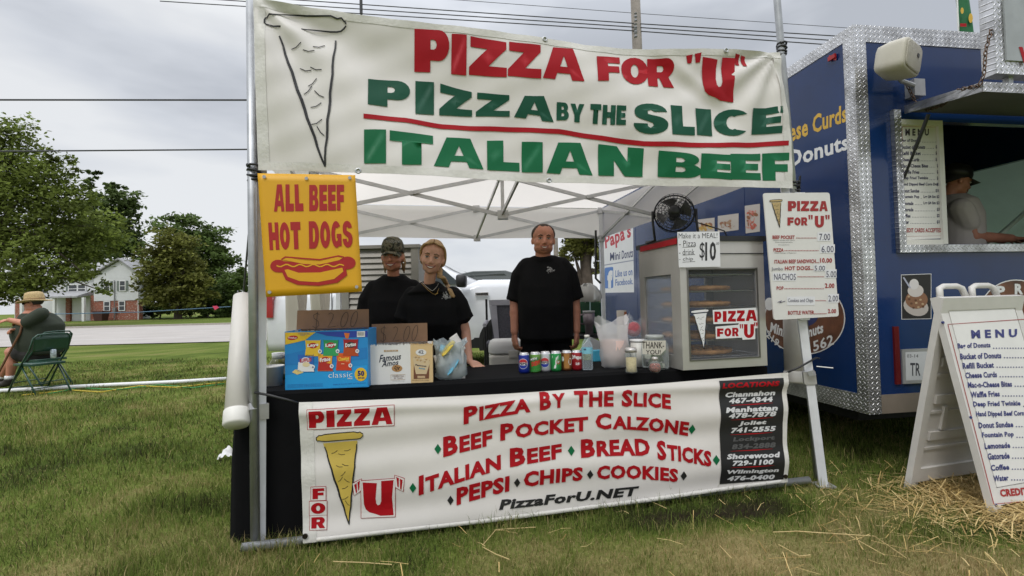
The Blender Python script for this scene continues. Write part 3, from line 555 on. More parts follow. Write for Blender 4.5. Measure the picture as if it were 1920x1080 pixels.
# gathered side curtains at the left
CREAM = fabric('cream_curtain_cloth', (.66, .61, .53), .2)
def curtain(label, v0, v1, seed):
    m = MB(); m.smooth = True
    def fn(s, t):
        pinch = 1-.55*math.exp(-((t-.55)/.16)**2); v = (v0+v1)/2+(v1-v0)*(s-.5)*pinch
        return T(-.03+.05*math.sin(s*31+seed)*(.5+.5*t)+.02*math.sin(s*13+t*4), v, 1.9-1.86*t)
    m.grid(fn, 44, 16); return tag(m.build('side_curtain', CREAM), label, 'curtain', 'side curtains of the tent')
curtain('cream side curtain gathered behind the snack carton, nearer of two', .75, 1.25, 1); curtain('cream side curtain gathered behind the hot dog sign, farther of two', 1.6, 2.3, 2)
# ================================================================ banner frame of steel conduit
fr = thing('banner_frame', 'grey steel conduit frame carrying the top and bottom banners', 'frame', T(-.045, -.05, 0))
m = MB(); m.smooth = True; m.tube([atv(479, 1018, -.05), atv(470, -40, -.05)], .0215, 12); m.build('pole', STEEL, fr)
m = MB(); m.smooth = True; a = T(3.112, -.03, .02); b = np.array(atv(1457, 0, -.03)); m.tube([a, b, b+(b-a)*.08], .0205, 12); m.build('pole', STEEL, fr)
m = MB(); m.smooth = True; m.tube([T(-.06, -.085, .035), T(3.0, -.085, .04)], .02, 12); m.build('bottom_rail', STEEL, fr)
CORDS = []
def cord(label, P, r=.006): CORDS.append(P)
def knot(px, py, v, r=.022):
    m = MB(); c = np.array(atv(px, py, v)); m.smooth = True
    for k in range(4): a = k*1.3; m.tube([c+np.array([r*math.cos(a+t*.8), r*.9*math.sin(a+t*.8)*(.7+.2*k), (-.03+.02*k)+.006*math.sin(t)]) for t in range(9)], .0065, 6, True)
    return m
tag(knot(477, 325, -.05, .03).build('tie_knot', BLACKP), 'black elastic knot tying the top banner to the left pole', 'knot'); tag(knot(1466, 93, -.03, .026).build('tie_knot', BLACKP), 'black knot at the top right corner of the top banner', 'knot'); tag(knot(1490, 353, -.03, .026).build('tie_knot', BLACKP), 'black knot at the lower right corner of the top banner', 'knot')
cord('black cord from lower banner corner to the right tent leg', [atv(1475, 699, -.1), atv(1500, 688, -.12), atv(1530, 671, -.1), atv(1536, 672, -.02)])
cord('black cord from the left pole to the lower banner corner', [atv(478, 736, -.08), atv(505, 741, -.11), atv(540, 750, -.12), atv(563, 757, -.102)])
m = MB(); m.tube([atv(1531, 687, -.13), atv(1562, 690, -.16)], .003, 5, True); tag(m.build('zip_tie', WHT), 'white zip tie tail sticking out from the right tent leg', 'zip tie')
# ================================================================ pizza slice drawing
def slice_art(mb, pm, TL, TR, tip, fill, line, off, w):
    f = lambda s, t: (TL[0]+(TR[0]-TL[0])*s+(tip[0]-(TL[0]+(TR[0]-TL[0])*s))*t, TL[1]+(TR[1]-TL[1])*s+(tip[1]-(TL[1]+(TR[1]-TL[1])*s))*t)
    def body(a, b, n=14): return [f(a+(b-a)*k/n, .02) for k in range(n+1)]
    if fill: 
        for k in range(8):
            t0, t1 = .06+k*.1175, .06+(k+1)*.1175; stamp(mb.use(fill), pm, heavy('I'), [f(.06, t0), f(.94, t0), f(.94, t1), f(.06, t1)], off, 3, 4)
    side1 = [f(.07, .1+.9*k/14) for k in range(15)]; side2 = [f(.93, .1+.9*k/14) for k in range(15)]
    wig = lambda P, a: [(x+a*math.sin(i*1.9), y) for i, (x, y) in enumerate(P)]
    stroke(mb, pm, wig(side1, w*.3), [w*(1+.8*math.sin(i/14*3.1)) for i in range(15)], line, off+.0006); stroke(mb, pm, wig(side2, w*.3), [w*(1+.5*math.sin(i/14*3.1)) for i in range(15)], line, off+.0006)
    W_ = math.hypot(TR[0]-TL[0], TR[1]-TL[1]); nx, ny = (TR[0]-TL[0])/W_, (TR[1]-TL[1])/W_
    P = []
    for a0 in range(0, 361, 15):
        a = math.radians(a0); s = .5+.56*math.copysign(abs(math.cos(a))**.35, math.cos(a)); t = W_*.085*math.copysign(abs(math.sin(a))**.7, math.sin(a))+W_*.012*math.sin(a0*.13+s*14)
        P.append((TL[0]+(TR[0]-TL[0])*s-ny*t, TL[1]+(TR[1]-TL[1])*s+nx*t))
    if fill: 
        n_ = len(P)-1
        for i in range(n_//2): stamp(mb.use(fill), pm, heavy('I'), [P[i], P[i+1], P[n_-i-1], P[n_-i]], off+.0004, 1, 3)
    stroke(mb, pm, P, w*.9, line, off+.0008)
    r = random.Random(3)
    for s, t in ((.25, .17), (.5, .2), (.72, .16), (.35, .33), (.62, .32), (.48, .42), (.3, .48), (.66, .5), (.5, .58), (.42, .7), (.58, .76)):
        a = r.uniform(-.9, .9); l = W_*.08; c = f(.1+.8*s, t); stroke(mb, pm, [(c[0]-l*math.cos(a), c[1]-l*math.sin(a)), (c[0], c[1]+l*.25), (c[0]+l*math.cos(a), c[1]+l*math.sin(a))], w*.55, line, off+.0006)
# ================================================================ top banner
TOPE = [(474, -6), (583, 14), (777, 44), (953, 65), (1101, 83), (1241, 92), (1420, 97), (1462, 98)]
BOTE = [(483, 318), (601, 322), (759, 329), (980, 340), (1206, 347), (1417, 352), (1487, 353)]
def fold(u, z):
    w = .0
    w += .030*math.sin(2*math.pi*(u*.62+z*1.05)-.4)*math.exp(-((u-.9)/1.0)**2)
    w += .020*math.sin(2*math.pi*(u*.9+z*1.5)+1.2)*math.exp(-((u-2.0)/.7)**2)
    dx, dz = 2.9-u, 2.6-z; r = math.hypot(dx, dz)+.02; a = math.atan2(dz, dx)
    w += .022*math.sin(a*13+.5)*math.exp(-(r/.55)**2)*min(1, r*5)
    dx, dz = u-.0, 2.62-z; r = math.hypot(dx, dz)+.02; a = math.atan2(dz, dx)
    w += .022*math.sin(a*11)*math.exp(-(r/.7)**2)*min(1, r*4)
    dx, dz = u-2.35, 2.38-z; c = dx*.83+dz*.55; d = -dx*.55+dz*.83; w += .016*math.exp(-(d/.035)**2-(c/.28)**2)-.012*math.exp(-((d-.07)/.04)**2-(c/.25)**2)
    w *= .75; w += .0022*math.sin(u*31+z*11)+.0018*math.sin(u*17-z*37+2)
    return w
def bmap(px, py, off=0.):
    P = np.array(atv(px, py, -.085)); q = P-TO; w = fold(q @ TE, q @ TZ); return P-TN*(w+off)
ban = thing('top_banner', 'large white vinyl pizza stall banner with red and green lettering strung overhead', 'banner', T(1.45, -.085, 1.78))
m = MB(); m.smooth = True
def bs(s, t):
    xt = 474+(1462-474)*s; xb = 483+(1487-483)*s; k = 6*math.sin(math.pi*t)*sm(.85, 1, s); return bmap(xt+(xb-xt)*t+k, inter(TOPE, xt)*(1-t)+inter(BOTE, xb)*t)
m.grid(bs, 150, 44, True); m.build('sheet', VINYL, ban)
m = MB()
def bpt(s, t, off):
    p = bs(s, t); return p-TN*off
m.smooth = True
for t0, t1 in ((0, .045), (.95, 1)): m.grid(lambda s, t: bpt(s, t0+(t1-t0)*t, .002), 150, 2, True)
for s0, s1 in ((0, .022), (.985, 1)): m.grid(lambda s, t: bpt(s0+(s1-s0)*s, .045+.905*t, .002), 2, 40, True)
m.build('hem', HEMM, ban)
for px, py in ((1020, 76), (1030, 338), (1357, 98), (672, 322)):
    m = MB(); c = np.array(bmap(px, py, .004)); m.tube([c+.011*(math.cos(a)*TE+math.sin(a)*TZ) for a in np.linspace(0, 2*math.pi, 13)], .004, 6, True); m.build('grommet', STEEL, ban)
def row(mb, m_, L):
    for ch, x0, x1, tl, tr, bl, br in L: hv(mb, bmap, ch, [(x0, tl), (x1, tr), (x1, br), (x0, bl)], m_, .0035, 4, 4)
m = MB(); m.smooth = True
row(m, RED, [('P', 777, 842, 57, 61, 131, 137), ('I', 846, 874, 68, 70, 138, 142), ('Z', 879, 949, 72, 84, 141, 147), ('Z', 951, 1013, 82, 88, 145, 150), ('A', 1016, 1093, 89, 94, 149, 156), ('F', 1119, 1164, 105, 105, 154, 153), ('O', 1165, 1218, 104, 107, 157, 159), ('R', 1216, 1267, 108, 109, 161, 162), ('"', 1286, 1312, 105, 101, 119, 118), ('U', 1315, 1377, 109, 110, 186, 191), ('"', 1376, 1398, 103, 106, 122, 127)])
m2 = MB(); m2.smooth = True
st = [(682, 215), (760, 221), (829, 231), (880, 234), (960, 237), (1048, 242), (1143, 257), (1206, 266), (1312, 269), (1400, 267), (1478, 264)]
for (xa, ya), (xb, yb) in zip(st[:-1], st[1:]): stamp(m2.use(RED), bmap, heavy('I'), [(xa, ya), (xb, yb), (xb, yb+9), (xa, ya+9)], .0035, 6, 1)
m.build('red_lettering', RED, ban); m2.build('red_rule', RED, ban)
m = MB(); m.smooth = True
row(m, DGREEN, [('P', 690, 769, 146, 149, 197, 203), ('I', 779, 814, 148, 152, 212, 213), ('Z', 824, 886, 154, 172, 214, 216), ('Z', 893, 956, 173, 179, 216, 218), ('A', 964, 1038, 180, 182, 219, 229), ('B', 1043, 1066, 193, 194, 226, 226), ('Y', 1069, 1094, 195, 197, 229, 230), ('T', 1105, 1125, 197, 198, 232, 234), ('H', 1128, 1152, 199, 200, 234, 235), ('E', 1154, 1171, 200, 201, 235, 236),
     ('S', 1184, 1251, 194, 197, 252, 254), ('L', 1257, 1301, 197, 200, 254, 255), ('I', 1305, 1336, 202, 203, 254, 255), ('C', 1340, 1407, 204, 205, 255, 255), ('E', 1410, 1465, 204, 200, 252, 250)])
m.build('dark_green_lettering', DGREEN, ban)
m = MB(); m.smooth = True
row(m, GREEN, [('I', 683, 724, 245, 245, 308, 309), ('T', 731, 812, 246, 254, 311, 311), ('A', 813, 907, 256, 259, 313, 317), ('L', 914, 975, 262, 262, 318, 321), ('I', 979, 1018, 265, 266, 322, 323), ('A', 1025, 1111, 266, 268, 324, 329), ('N', 1122, 1206, 270, 279, 329, 331), ('B', 1234, 1314, 283, 291, 331, 335), ('E', 1312, 1371, 289, 291, 334, 338), ('E', 1368, 1426, 289, 288, 337, 338), ('F', 1429, 1480, 288, 286, 339, 340)])
m.build('green_lettering', GREEN, ban)
m = MB(); slice_art(m, bmap, (503, 36), (640, 45), (609, 313), None, BLK, .0035, 3.2); m.build('slice_drawing', BLK, ban)
# ================================================================ bottom banner
def fold2(u, z):
    w = .005*math.sin(z*23+u*1.3)*(1-.3*math.sin(u*2)) + .0022*math.sin(z*41-u*2.1)+.003*math.sin(u*7+z*9)
    w += .012*math.exp(-((z-.63-.01*math.sin(u*4))/.03)**2)
    return w
def b2map(px, py, off=0.):
    P = np.array(atv(px, py, -.125)); q = P-TO; return P-TN*(fold2(q @ TE, q @ TZ)+off)
def curve4(a, b, sag, s): return (a[0]+(b[0]-a[0])*s, a[1]+(b[1]-a[1])*s+sag*4*s*(1-s))
low = thing('lower_banner', 'white vinyl banner listing the menu across the front of the black table', 'banner', T(1.5, -.125, .03))
def bs2(s, t, off=0):
    a = curve4((561, 754), (1476, 698), 8, s); b = curve4((569, 1017), (1477, 904), 5, s); return b2map(a[0]+(b[0]-a[0])*t, a[1]+(b[1]-a[1])*t, off)
m = MB(); m.smooth = True; m.grid(bs2, 60, 60, True); m.build('sheet', VINYL, low)
m = MB(); m.smooth = True; m.grid(lambda s, t: bs2(s*.028, t, .002), 2, 40, True); m.grid(lambda s, t: bs2(.986+s*.014, t, .002), 2, 40, True); m.grid(lambda s, t: bs2(.028+.958*s, .968+.032*t, .003+.004*math.sin(math.pi*t)), 60, 4, True); m.build('hem', HEMM, low)
for px, py in ((573, 1003), (1472, 893)):
    m = MB(); c = np.array(b2map(px, py, .006)); m.tube([c-TN*.004, c+TN*.003], .012, 12, True); m.build('grommet', mat('dark_brass', (.05, .04, .03), .4, .8), low)
m = MB()
for P in CORDS: m.smooth = True; m.tube(P, .006, 6, True); m.build('tie_cord', BLACKP, low); m = MB()
def w2(t, x0, yt0, yb0, x1, yt1, yb1, m_=RED, bold=.035, caps=None, bow=0, off=.003): bold *= 1.35; m = MB(); text(m, b2map, t, [(x0, yt0), (x1, yt1), (x1, yb1), (x0, yb0)], m_, off, bold, caps, 6, 8, bow); m.build('red_lettering', RED, low)
SC_ = .82
w2('PIZZA', 869, 763, 796, 994, 740, 772, caps=SC_, bow=2); w2('BY', 1011, 735, 769, 1059, 731, 763, caps=SC_); w2('THE', 1076, 733, 763, 1150, 731, 762, caps=.95); w2('SLICE', 1165, 731, 763, 1257, 733, 768, caps=SC_, bow=2)
w2('BEEF', 831, 820, 857, 923, 799, 835, caps=SC_); w2('POCKET', 938, 795, 827, 1102, 775, 808, caps=SC_, bow=2); w2('CALZONE', 1116, 775, 805, 1291, 785, 819, caps=SC_, bow=4)
w2('ITALIAN', 785, 892, 929, 939, 847, 880, caps=SC_, bow=1); w2('BEEF', 956, 841, 876, 1053, 826, 859, caps=SC_); w2('BREAD', 1089, 824, 858, 1219, 817, 855, caps=SC_, bow=2); w2('STICKS', 1232, 826, 862, 1333, 840, 876, caps=SC_, bow=2)
w2('PEPSI', 856, 914, 948, 955, 891, 922, bow=1); w2('CHIPS', 982, 884, 915, 1092, 874, 901, bow=1); w2('COOKIES', 1118, 872, 899, 1271, 879, 905, bow=4)
m = MB(); text(m, b2map, 'PizzaForU.NET', [(941, 937), (1198, 911), (1193, 930), (935, 956)], BLK, .003, .045, None, 8, 4)
m.build('black_lettering', BLK, low)
for cx, cy in ((844.6, 938), (969.6, 905), (1105.6, 889), (1281.5, 892)): m = MB(); poly(m, b2map, [(cx-6, cy), (cx, cy-9), (cx+6, cy), (cx, cy+9)], BLK, .003); m.build('black_diamond', BLK, low)
m = MB()
for cx, cy in ((821, 842), (774, 914), (1297.5, 805), (1071, 845), (1342, 862)): m = MB(); poly(m, b2map, [(cx-6.5, cy), (cx, cy-9.5), (cx+6.5, cy), (cx, cy+9.5)], GREEN, .003); m.build('green_diamond', GREEN, low)
m = MB()
def olet(pairs):
    for ch, q in pairs:
        cx = sum(p[0] for p in q)/4; cy = sum(p[1] for p in q)/4; E = lambda px_: [(p[0]+math.copysign(px_, p[0]-cx), p[1]+math.copysign(px_, p[1]-cy)) for p in q]
        w, h = max(p[0] for p in q)-min(p[0] for p in q), max(p[1] for p in q)-min(p[1] for p in q)
        S4 = lambda Q: [Q[0], Q[1], Q[2], Q[3]]; stamp(m.use(RED), b2map, heavy('I'), E(3.6), .003, 4, 8); stamp(m.use(VINYL), b2map, heavy('I'), E(2.6), .004, 4, 8); stamp(m.use(RED), b2map, heavy(ch), q, .005, 3, 6)
L = 'PIZZA'; xsL = [(580, 609), (613, 628), (632, 660), (664, 694), (697, 736)]
olet([(c, [(a, 770-(a-580)*.055), (b, 770-(b-580)*.055), (b, 802-(b-580)*.05), (a, 802-(a-580)*.05)]) for c, (a, b) in zip(L, xsL)])
m.build('emblem_lettering', RED, low); m = MB()
olet([('F', [(586, 916), (608, 915), (608, 935), (586, 936)]), ('O', [(583, 943), (610, 942), (610, 963), (583, 964)]), ('R', [(584, 970), (610, 969), (610, 989), (584, 990)])]); m.build('emblem_lettering', RED, low); m = MB()
olet([('U', [(680, 904), (738, 899), (738, 966), (680, 969)]), ('"', [(664, 909), (675, 900), (674, 917), (667, 926)]), ('"', [(743, 893), (755, 899), (753, 918), (744, 910)])])
m.build('emblem_lettering', RED, low)
m = MB(); YEL = mat('cheese_yellow', (.55, .40, .075), .5, var=.08); slice_art(m, b2map, (598, 822), (676, 815), (654, 983), YEL, BLK, .003, 2.0); m.build('slice_drawing', YEL, low)
m = MB(); m.smooth = True
PQ = [(1348, 714), (1467, 708), (1469, 899), (1351, 909)]; m.use(BLK); stamp(m, b2map, heavy('I'), PQ, .003, 3, 40); m.build('locations_panel', BLK, low)
m = MB(); LW = mat('white_print', (.62, .62, .62), .5); LG = mat('faded_print', (.085, .085, .085), .5)
def loc(t, x0, y0, x1, y1, m_):
    c_ = (y0+y1)/2; y0 = c_-13.5; y1 = c_+13.5
    k = 900; f = lambda x, y: (k+x*.3704, 680+y*.3704); sh = (y1-y0)*.2; dy = -(x1-x0)*.045
    text(m, b2map, t, [f(x0+sh, y0-dy*.5), f(x1+sh, y0+dy*.5), f(x1-sh*.3, y1+dy*.5), f(x0-sh*.3, y1-dy*.5)], m_, .0055, .05, None, 5, 5)
loc('LOCATIONS', 1222, 110, 1505, 110, RED)
for t, x0, x1, y0, y1, c in (('Channahon', 1240, 1495, 158, 158, LW), ('467-4344', 1258, 1480, 189, 189, LW), ('Manhattan', 1238, 1500, 233, 233, LW), ('478-7878', 1250, 1492, 262, 262, LW), ('Joliet', 1305, 1445, 306, 306, LW), ('741-2555', 1268, 1494, 338, 338, LW), ('Lockport', 1278, 1490, 386, 386, LG), ('834-2888', 1270, 1494, 420, 420, LG), ('Shorewood', 1245, 1508, 468, 468, LW), ('729-1100', 1270, 1474, 502, 502, LW), ('Wilmington', 1240, 1504, 549, 549, LW), ('476-0400', 1252, 1488, 582, 582, LW)): loc(t, x0, y0, x1, y1, c)
for y in (211, 284, 361, 443, 524): stroke(m, b2map, [(900+1265*.3704, 680+(y+4)*.3704), (900+1390*.3704, 680+(y-2)*.3704), (900+1480*.3704, 680+(y-8)*.3704)], [.4, 2, .4], RED, .0046)
m.build('locations_lettering', LW, low)
# ================================================================ hot dog sign
sg = thing('hot_dog_sign', 'yellow sign reading ALL BEEF HOT DOGS with a red hot dog drawing', 'sign', T(.25, -.1, 1.2))
SP = planemap(T(0, -.105, 0), TN); YSG = mat('yellow_vinyl', (.70, .36, .006), .5, var=.05, scale=3, bump=.01, bscale=8); RSG = mat('sign_red', (.38, .010, .008), .45, var=.05)
cr = [(483, 325), (666, 328.5), (679, 547), (499, 557)]
def ys(s, t): 
    a = [cr[0][i]+(cr[1][i]-cr[0][i])*s for i in (0, 1)]; b = [cr[3][i]+(cr[2][i]-cr[3][i])*s for i in (0, 1)]
    return SP(a[0]+(b[0]-a[0])*t, a[1]+(b[1]-a[1])*t, 0)-TN*.0006*math.sin(3*s+2.5*t)
m = MB(); m.smooth = True; m.grid(ys, 16, 16, True); so_ = m.build('panel', YSG, sg); md = so_.modifiers.new('t', 'SOLIDIFY'); md.thickness = .003; md.offset = 0
SPt = lambda x, y, o=0.: SP(x, y, o+.0026)
for t, q in (('ALL', [(515, 346), (567, 346), (569.5, 396), (514, 397)]), ('BEEF', [(580, 347), (645, 346.5), (646, 394.5), (580, 396)]), ('HOT', [(503, 417.5), (563, 416), (565, 467), (506, 469)]), ('DOGS', [(579, 415), (660, 414), (662, 464), (580, 466.5)])): 
    if t in ('ALL', 'HOT'): m = MB()
    ws = {'I': .5, 'L': .8, 'E': .85, 'F': .82}; tot = sum(ws.get(c, 1) for c in t)+.12*(len(t)-1); x = 0
    for c in t:
        w = ws.get(c, 1); a, b = x/tot, (x+w)/tot; x += w+.12
        lp = lambda p, r, s: (p[0]+(r[0]-p[0])*s, p[1]+(r[1]-p[1])*s)
        hv(m, SPt, c, [lp(q[0], q[1], a), lp(q[0], q[1], b), lp(q[3], q[2], b), lp(q[3], q[2], a)], RSG, .001, 2, 2)
    if t in ('BEEF', 'DOGS'): m.build('red_lettering', RSG, sg)
m = MB(); rt = -.03
disc(m, SPt, 522, 499, 15, 12, RSG, .001); disc(m, SPt, 652, 493, 15, 12, RSG, .001); poly(m, SPt, [(522, 489), (560, 492), (600, 493), (652, 482), (652, 505), (610, 508), (570, 510), (522, 511)], RSG, .0012)
P = [(540+k*11, 487.5+3.2*math.sin(k*1.6)+1.5*math.sin(k*.3)) for k in range(11)]
poly(m, SPt, [(530, 487), (540, 483), (570, 489), (600, 490), (632, 482), (642, 484), (636, 488), (600, 496), (570, 495)], YSG, .0016)
stroke(m, SPt, [(528, 487), (535, 482), (560, 484), (600, 487), (635, 480), (645, 482), (640, 487)], 2.6, RSG, .002)
stroke(m, SPt, [(519+k*4.2, 498+2.2*math.sin(k*1.05)) for k in range(31)], 2.4, YSG, .0022)
B = [(532, 508), (538, 521), (560, 530), (595, 532), (630, 526), (648, 512), (646, 500)]
poly(m, SPt, [(527, 507)]+[(x-2+(x > 590)*5, y+4) for x, y in B]+[(652, 498), (640, 502), (600, 508), (560, 509), (538, 502)], RSG, .0018)
poly(m, SPt, [(534, 506), (540, 519), (562, 527), (596, 529), (627, 523), (644, 509), (642, 502), (600, 511), (560, 511.5), (540, 505)], YSG, .0024)
m.build('hot_dog_drawing', RSG, sg)
for px, py in ((496, 332), (575, 335), (656, 334), (506, 548), (669, 538)): m = MB(); c = SPt(px, py, .002); m.tube([c, c-TN*.003], .008, 10, True); m.build('grommet', STEEL, sg)
# ================================================================ tablecloth
CLOTH = mat('black_tablecloth', (.006, .006, .0065), .95, var=.15, bump=.1, bscale=12, spec=.12)
tb = thing('tablecloth', 'black cloth over the long serving table, hanging to the grass', 'tablecloth', T(1.35, .3, 0))
U0, U1, V0, V1, ZT = -.115, 2.83, .022, .64, .72
m = MB(); m.smooth = False; m.box(U0, U1, V0, V1, ZT-.012, ZT); m.M = MT
m = MB(MT); m.rbox(U0, U1, V0, V1, ZT-.05, ZT, .03); m.build('cloth_top', CLOTH, tb)
m = MB(MT); m.smooth = True; per = [((U0, V0), (U1, V0)), ((U1, V0), (U1, V1)), ((U1, V1), (U0, V1)), ((U0, V1), (U0, V0))]; ring = []
for a, b in per:
    l = math.hypot(b[0]-a[0], b[1]-a[1]); n = int(l/.03)
    for k in range(n): s = k/n; ring.append((a[0]+(b[0]-a[0])*s, a[1]+(b[1]-a[1])*s, (b[1]-a[1])/l, -(b[0]-a[0])/l))
R = []
for z, f in ((ZT-.02, 0), (ZT-.12, .25), (.4, .7), (.02, 1)):
    row_ = []
    for i, (x, y, nx_, ny_) in enumerate(ring):
        s = i*.03; w = f*(.012*math.sin(s*9)+.012*math.sin(s*23+1)) if abs(ny_) < .5 or y > .3 else f*.004*math.sin(s*8)
        fl = .03*f if nx_ < -.5 else .0
        row_.append((x+nx_*(w+fl+.003), y+ny_*(w+.003), z))
    R.append(row_)
m.rings(R, True, False); m.build('cloth_skirt', CLOTH, tb)
# ================================================================ hanging pipe weights
def weight(label, a, b, r0, r1, hook):
    a = np.array(a); b = np.array(b); t = thing('pipe_weight', label, 'tent weight', b, 'white pipe weights hanging on the tent legs'); d = (b-a)/np.linalg.norm(b-a); L_ = np.linalg.norm(b-a)
    m = MB(); m.smooth = True; m.tube([a, b-d*.02], [r0, r1], 24); m.build('pipe', PVC, t); m = MB(); m.smooth = True; m.tube([b-d*.075, b-d*.07, b-d*.01, b], [r1*1.02, r1*1.07, r1*1.07, r1*.96], 24); m.build('cap', WHITEP, t)
    m = MB(); m.smooth = True; m.tube([a, a-d*.03, np.array(hook)*.1+a*.9], .004, 6); m.build('hook', STEEL, t)
    m = MB(); m.tube([np.array(hook)*.1+a*.9, np.array(hook)], .013, 6, flat=.35); m.build('strap', BLACKP, t)
weight('white pipe weight hanging beside the left pole below the hot dog sign', atv(456, 557, .30), atv(443, 798, -.08), .048, .054, atv(468, 420, .05))
weight('white pipe weight hanging behind the right tent leg under the price board', atv(1487, 560, .16), atv(1493, 718, .12), .062, .066, atv(1500, 330, .1))
# ================================================================ price board
pb = thing('price_board', 'white plastic price board with handwritten prices on the right tent leg', 'price board', T(3.02, -.13, 1.0))
PB = planemap(T(3.0, -.13, 0), TN); PBM = mat('white_board', (.70, .685, .655), .4, var=.04); m = MB()
c4 = [(1431.5, 362), (1555.5, 361), (1573, 593), (1451.5, 600)]
def rc(c, r, n=4):
    o = []
    for i in range(4):
        p = np.array(c[i]); a = np.array(c[i-1])-p; b = np.array(c[(i+1) % 4])-p; a = a/np.linalg.norm(a)*r; b = b/np.linalg.norm(b)*r
        for k in range(n+1): t = k/n; o.append(tuple(p+a*(1-t)**2+b*t**2))
    return o
P = [PB(x, y, 0) for x, y in rc(c4, 5)]; m.prism(P, TN*.008, True); m.build('panel', PBM, pb)
f6 = lambda x, y: (1080+x*.4075, 320+y*.4075)
m = MB(); PAP = mat('paper_label', (.72, .72, .74), .7, var=.03); SIGNR = mat('sign_print_red', (.33, .02, .02), .5)
def p6(t, x0, y0, x1, y1, m_=None, bold=.03, off=.002, dy=0.): text(m, PB, t, [f6(x0, y0), f6(x1, y0+dy), f6(x1, y1+dy), f6(x0, y1)], m_ or SIGNR, off, bold)
def h6(t, x0, y0, x1, y1, off=.002):
    n = len(t); ww = {'I': .35, '"': .5}; tot = sum(ww.get(c, 1) for c in t)+.1*(n-1); x = 0
    for c in t:
        w = ww.get(c, 1); a = x0+(x1-x0)*x/tot; b = x0+(x1-x0)*(x+w)/tot; x += w+.1; hv(m, PB, c, [f6(a, y0), f6(b, y0), f6(b, y1), f6(a, y1)], SIGNR, off, 1, 1)
h6('PIZZA', 974, 140, 1157, 186); h6('FOR', 972, 215, 1064, 252); h6('"', 1068, 204, 1088, 224); h6('u', 1098, 208, 1140, 262); h6('"', 1146, 204, 1166, 224)
p6('BEEF POCKET', 903, 298, 1005, 315); p6('..............', 1012, 308, 1105, 312); p6('PIZZA', 908, 357, 954, 373); p6('.......................', 958, 366, 1115, 370); p6('ITALIAN BEEF SANDWICH....', 912, 410, 1118, 428, dy=-3); p6('10.00', 1122, 402, 1177, 424)
p6('HOT DOGS...', 960, 440, 1092, 459, dy=-2); p6('POP', 922, 532, 954, 549); p6('...........................', 958, 541, 1140, 545); p6('2.00', 1144, 518, 1188, 540); p6('............', 1100, 596, 1150, 600); p6('BOTTLE WATER...............', 975, 645, 1152, 663, dy=-3); p6('2.00', 1158, 636, 1196, 656); p6('.....................', 1018, 486, 1140, 490)
for y, w in ((318, 100), (327, 80), (339, 50)): p6('Cheese sausage beef onions', 955-w/2, y, 955+w/2, y+6, BLK, 0)
p6('Cheese Sausage or Pepperoni', 910, 376, 1012, 382, BLK, 0)
for x0, y0, x1, y1 in ((1110, 284, 1172, 325), (1122, 340, 1190, 380), (1092, 432, 1148, 464), (904, 470, 1012, 508), (1146, 455, 1198, 494), (970, 580, 1098, 620), (1158, 568, 1208, 608)): poly(m, PB, [f6(x0, y0), f6(x1, y0-1), f6(x1, y1-1), f6(x0, y1)], PAP, .0016)
INK = mat('pen_ink', (.06, .055, .10), .6)
for t, x0, y0, x1, y1 in (('7.00', 1118, 290, 1168, 320), ('6.00', 1128, 346, 1184, 376), ('5.00', 1096, 437, 1144, 460), ('NACHOS', 910, 474, 1010, 503), ('5.00', 1150, 462, 1196, 490), ('Cookies and Chips', 974, 588, 1090, 610), ('2.00', 1160, 574, 1204, 602), ('Jumbo', 898, 444, 950, 464)): p6(t, x0, y0, x1, y1, INK, 0., .003)
stroke(m, PB, [f6(926, 606), f6(945, 598), f6(935, 608), f6(962, 600)], 1.2, INK, .003)
m.build('price_lettering', SIGNR, pb)
m = MB(); slice_art(m, PB, f6(893, 140), f6(945, 137), f6(936, 262), mat('crust_tan', (.45, .33, .15), .5), BLK, .002, 1.); m.build('slice_drawing', BLK, pb)
m = MB(); m.prism([PB(1494, 360, -.010), PB(1512, 360, -.010), PB(1521, 600, -.010), PB(1503, 600, -.010)], TN*.008, True); m.build('backing_strip', ALU, pb)
# ================================================================ goods on the table
ZTB = .72
GLASS = clear('clear_glass', (.9, .95, .95), .10, .03); PLAS = clear('clear_plastic', (.92, .95, .97), .16, .12); BAGP = clear('cloudy_plastic', (.93, .92, .93), .34, .3)
def mframe(a, b, up=TZ):
    a = np.array(a); x = np.array(b)-a; w = np.linalg.norm(x); x = x/w; x = x-up*(x @ up); x /= np.linalg.norm(x); y = np.cross(up, x); return M4(a, x, y, up), w, a, y
def cc(r, g, b): return mat('print_%02d_%02d_%02d' % (round(r*99), round(g*99), round(b*99)), (r, g, b), .5, var=.03)
f7 = lambda x, y: (500+x*.2396, 560+y*.2396)
def ragged(mb, pm, x0, y0, x1, y1, h, m_, seed):
    r = random.Random(seed); n = 26; P = [(x0+(x1-x0)*k/n, y0+(y1-y0)*k/n) for k in range(n+1)]
    mb.use(m_)
    for k in range(n): a, b = P[k], P[k+1]; mb.add([pm(a[0], a[1]+1, .0), pm(b[0], b[1]+1, .0), pm(b[0], b[1]-h*r.random(), -.002), pm(a[0], a[1]-h*r.random(), .002)], [(0, 1, 2, 3)], True)
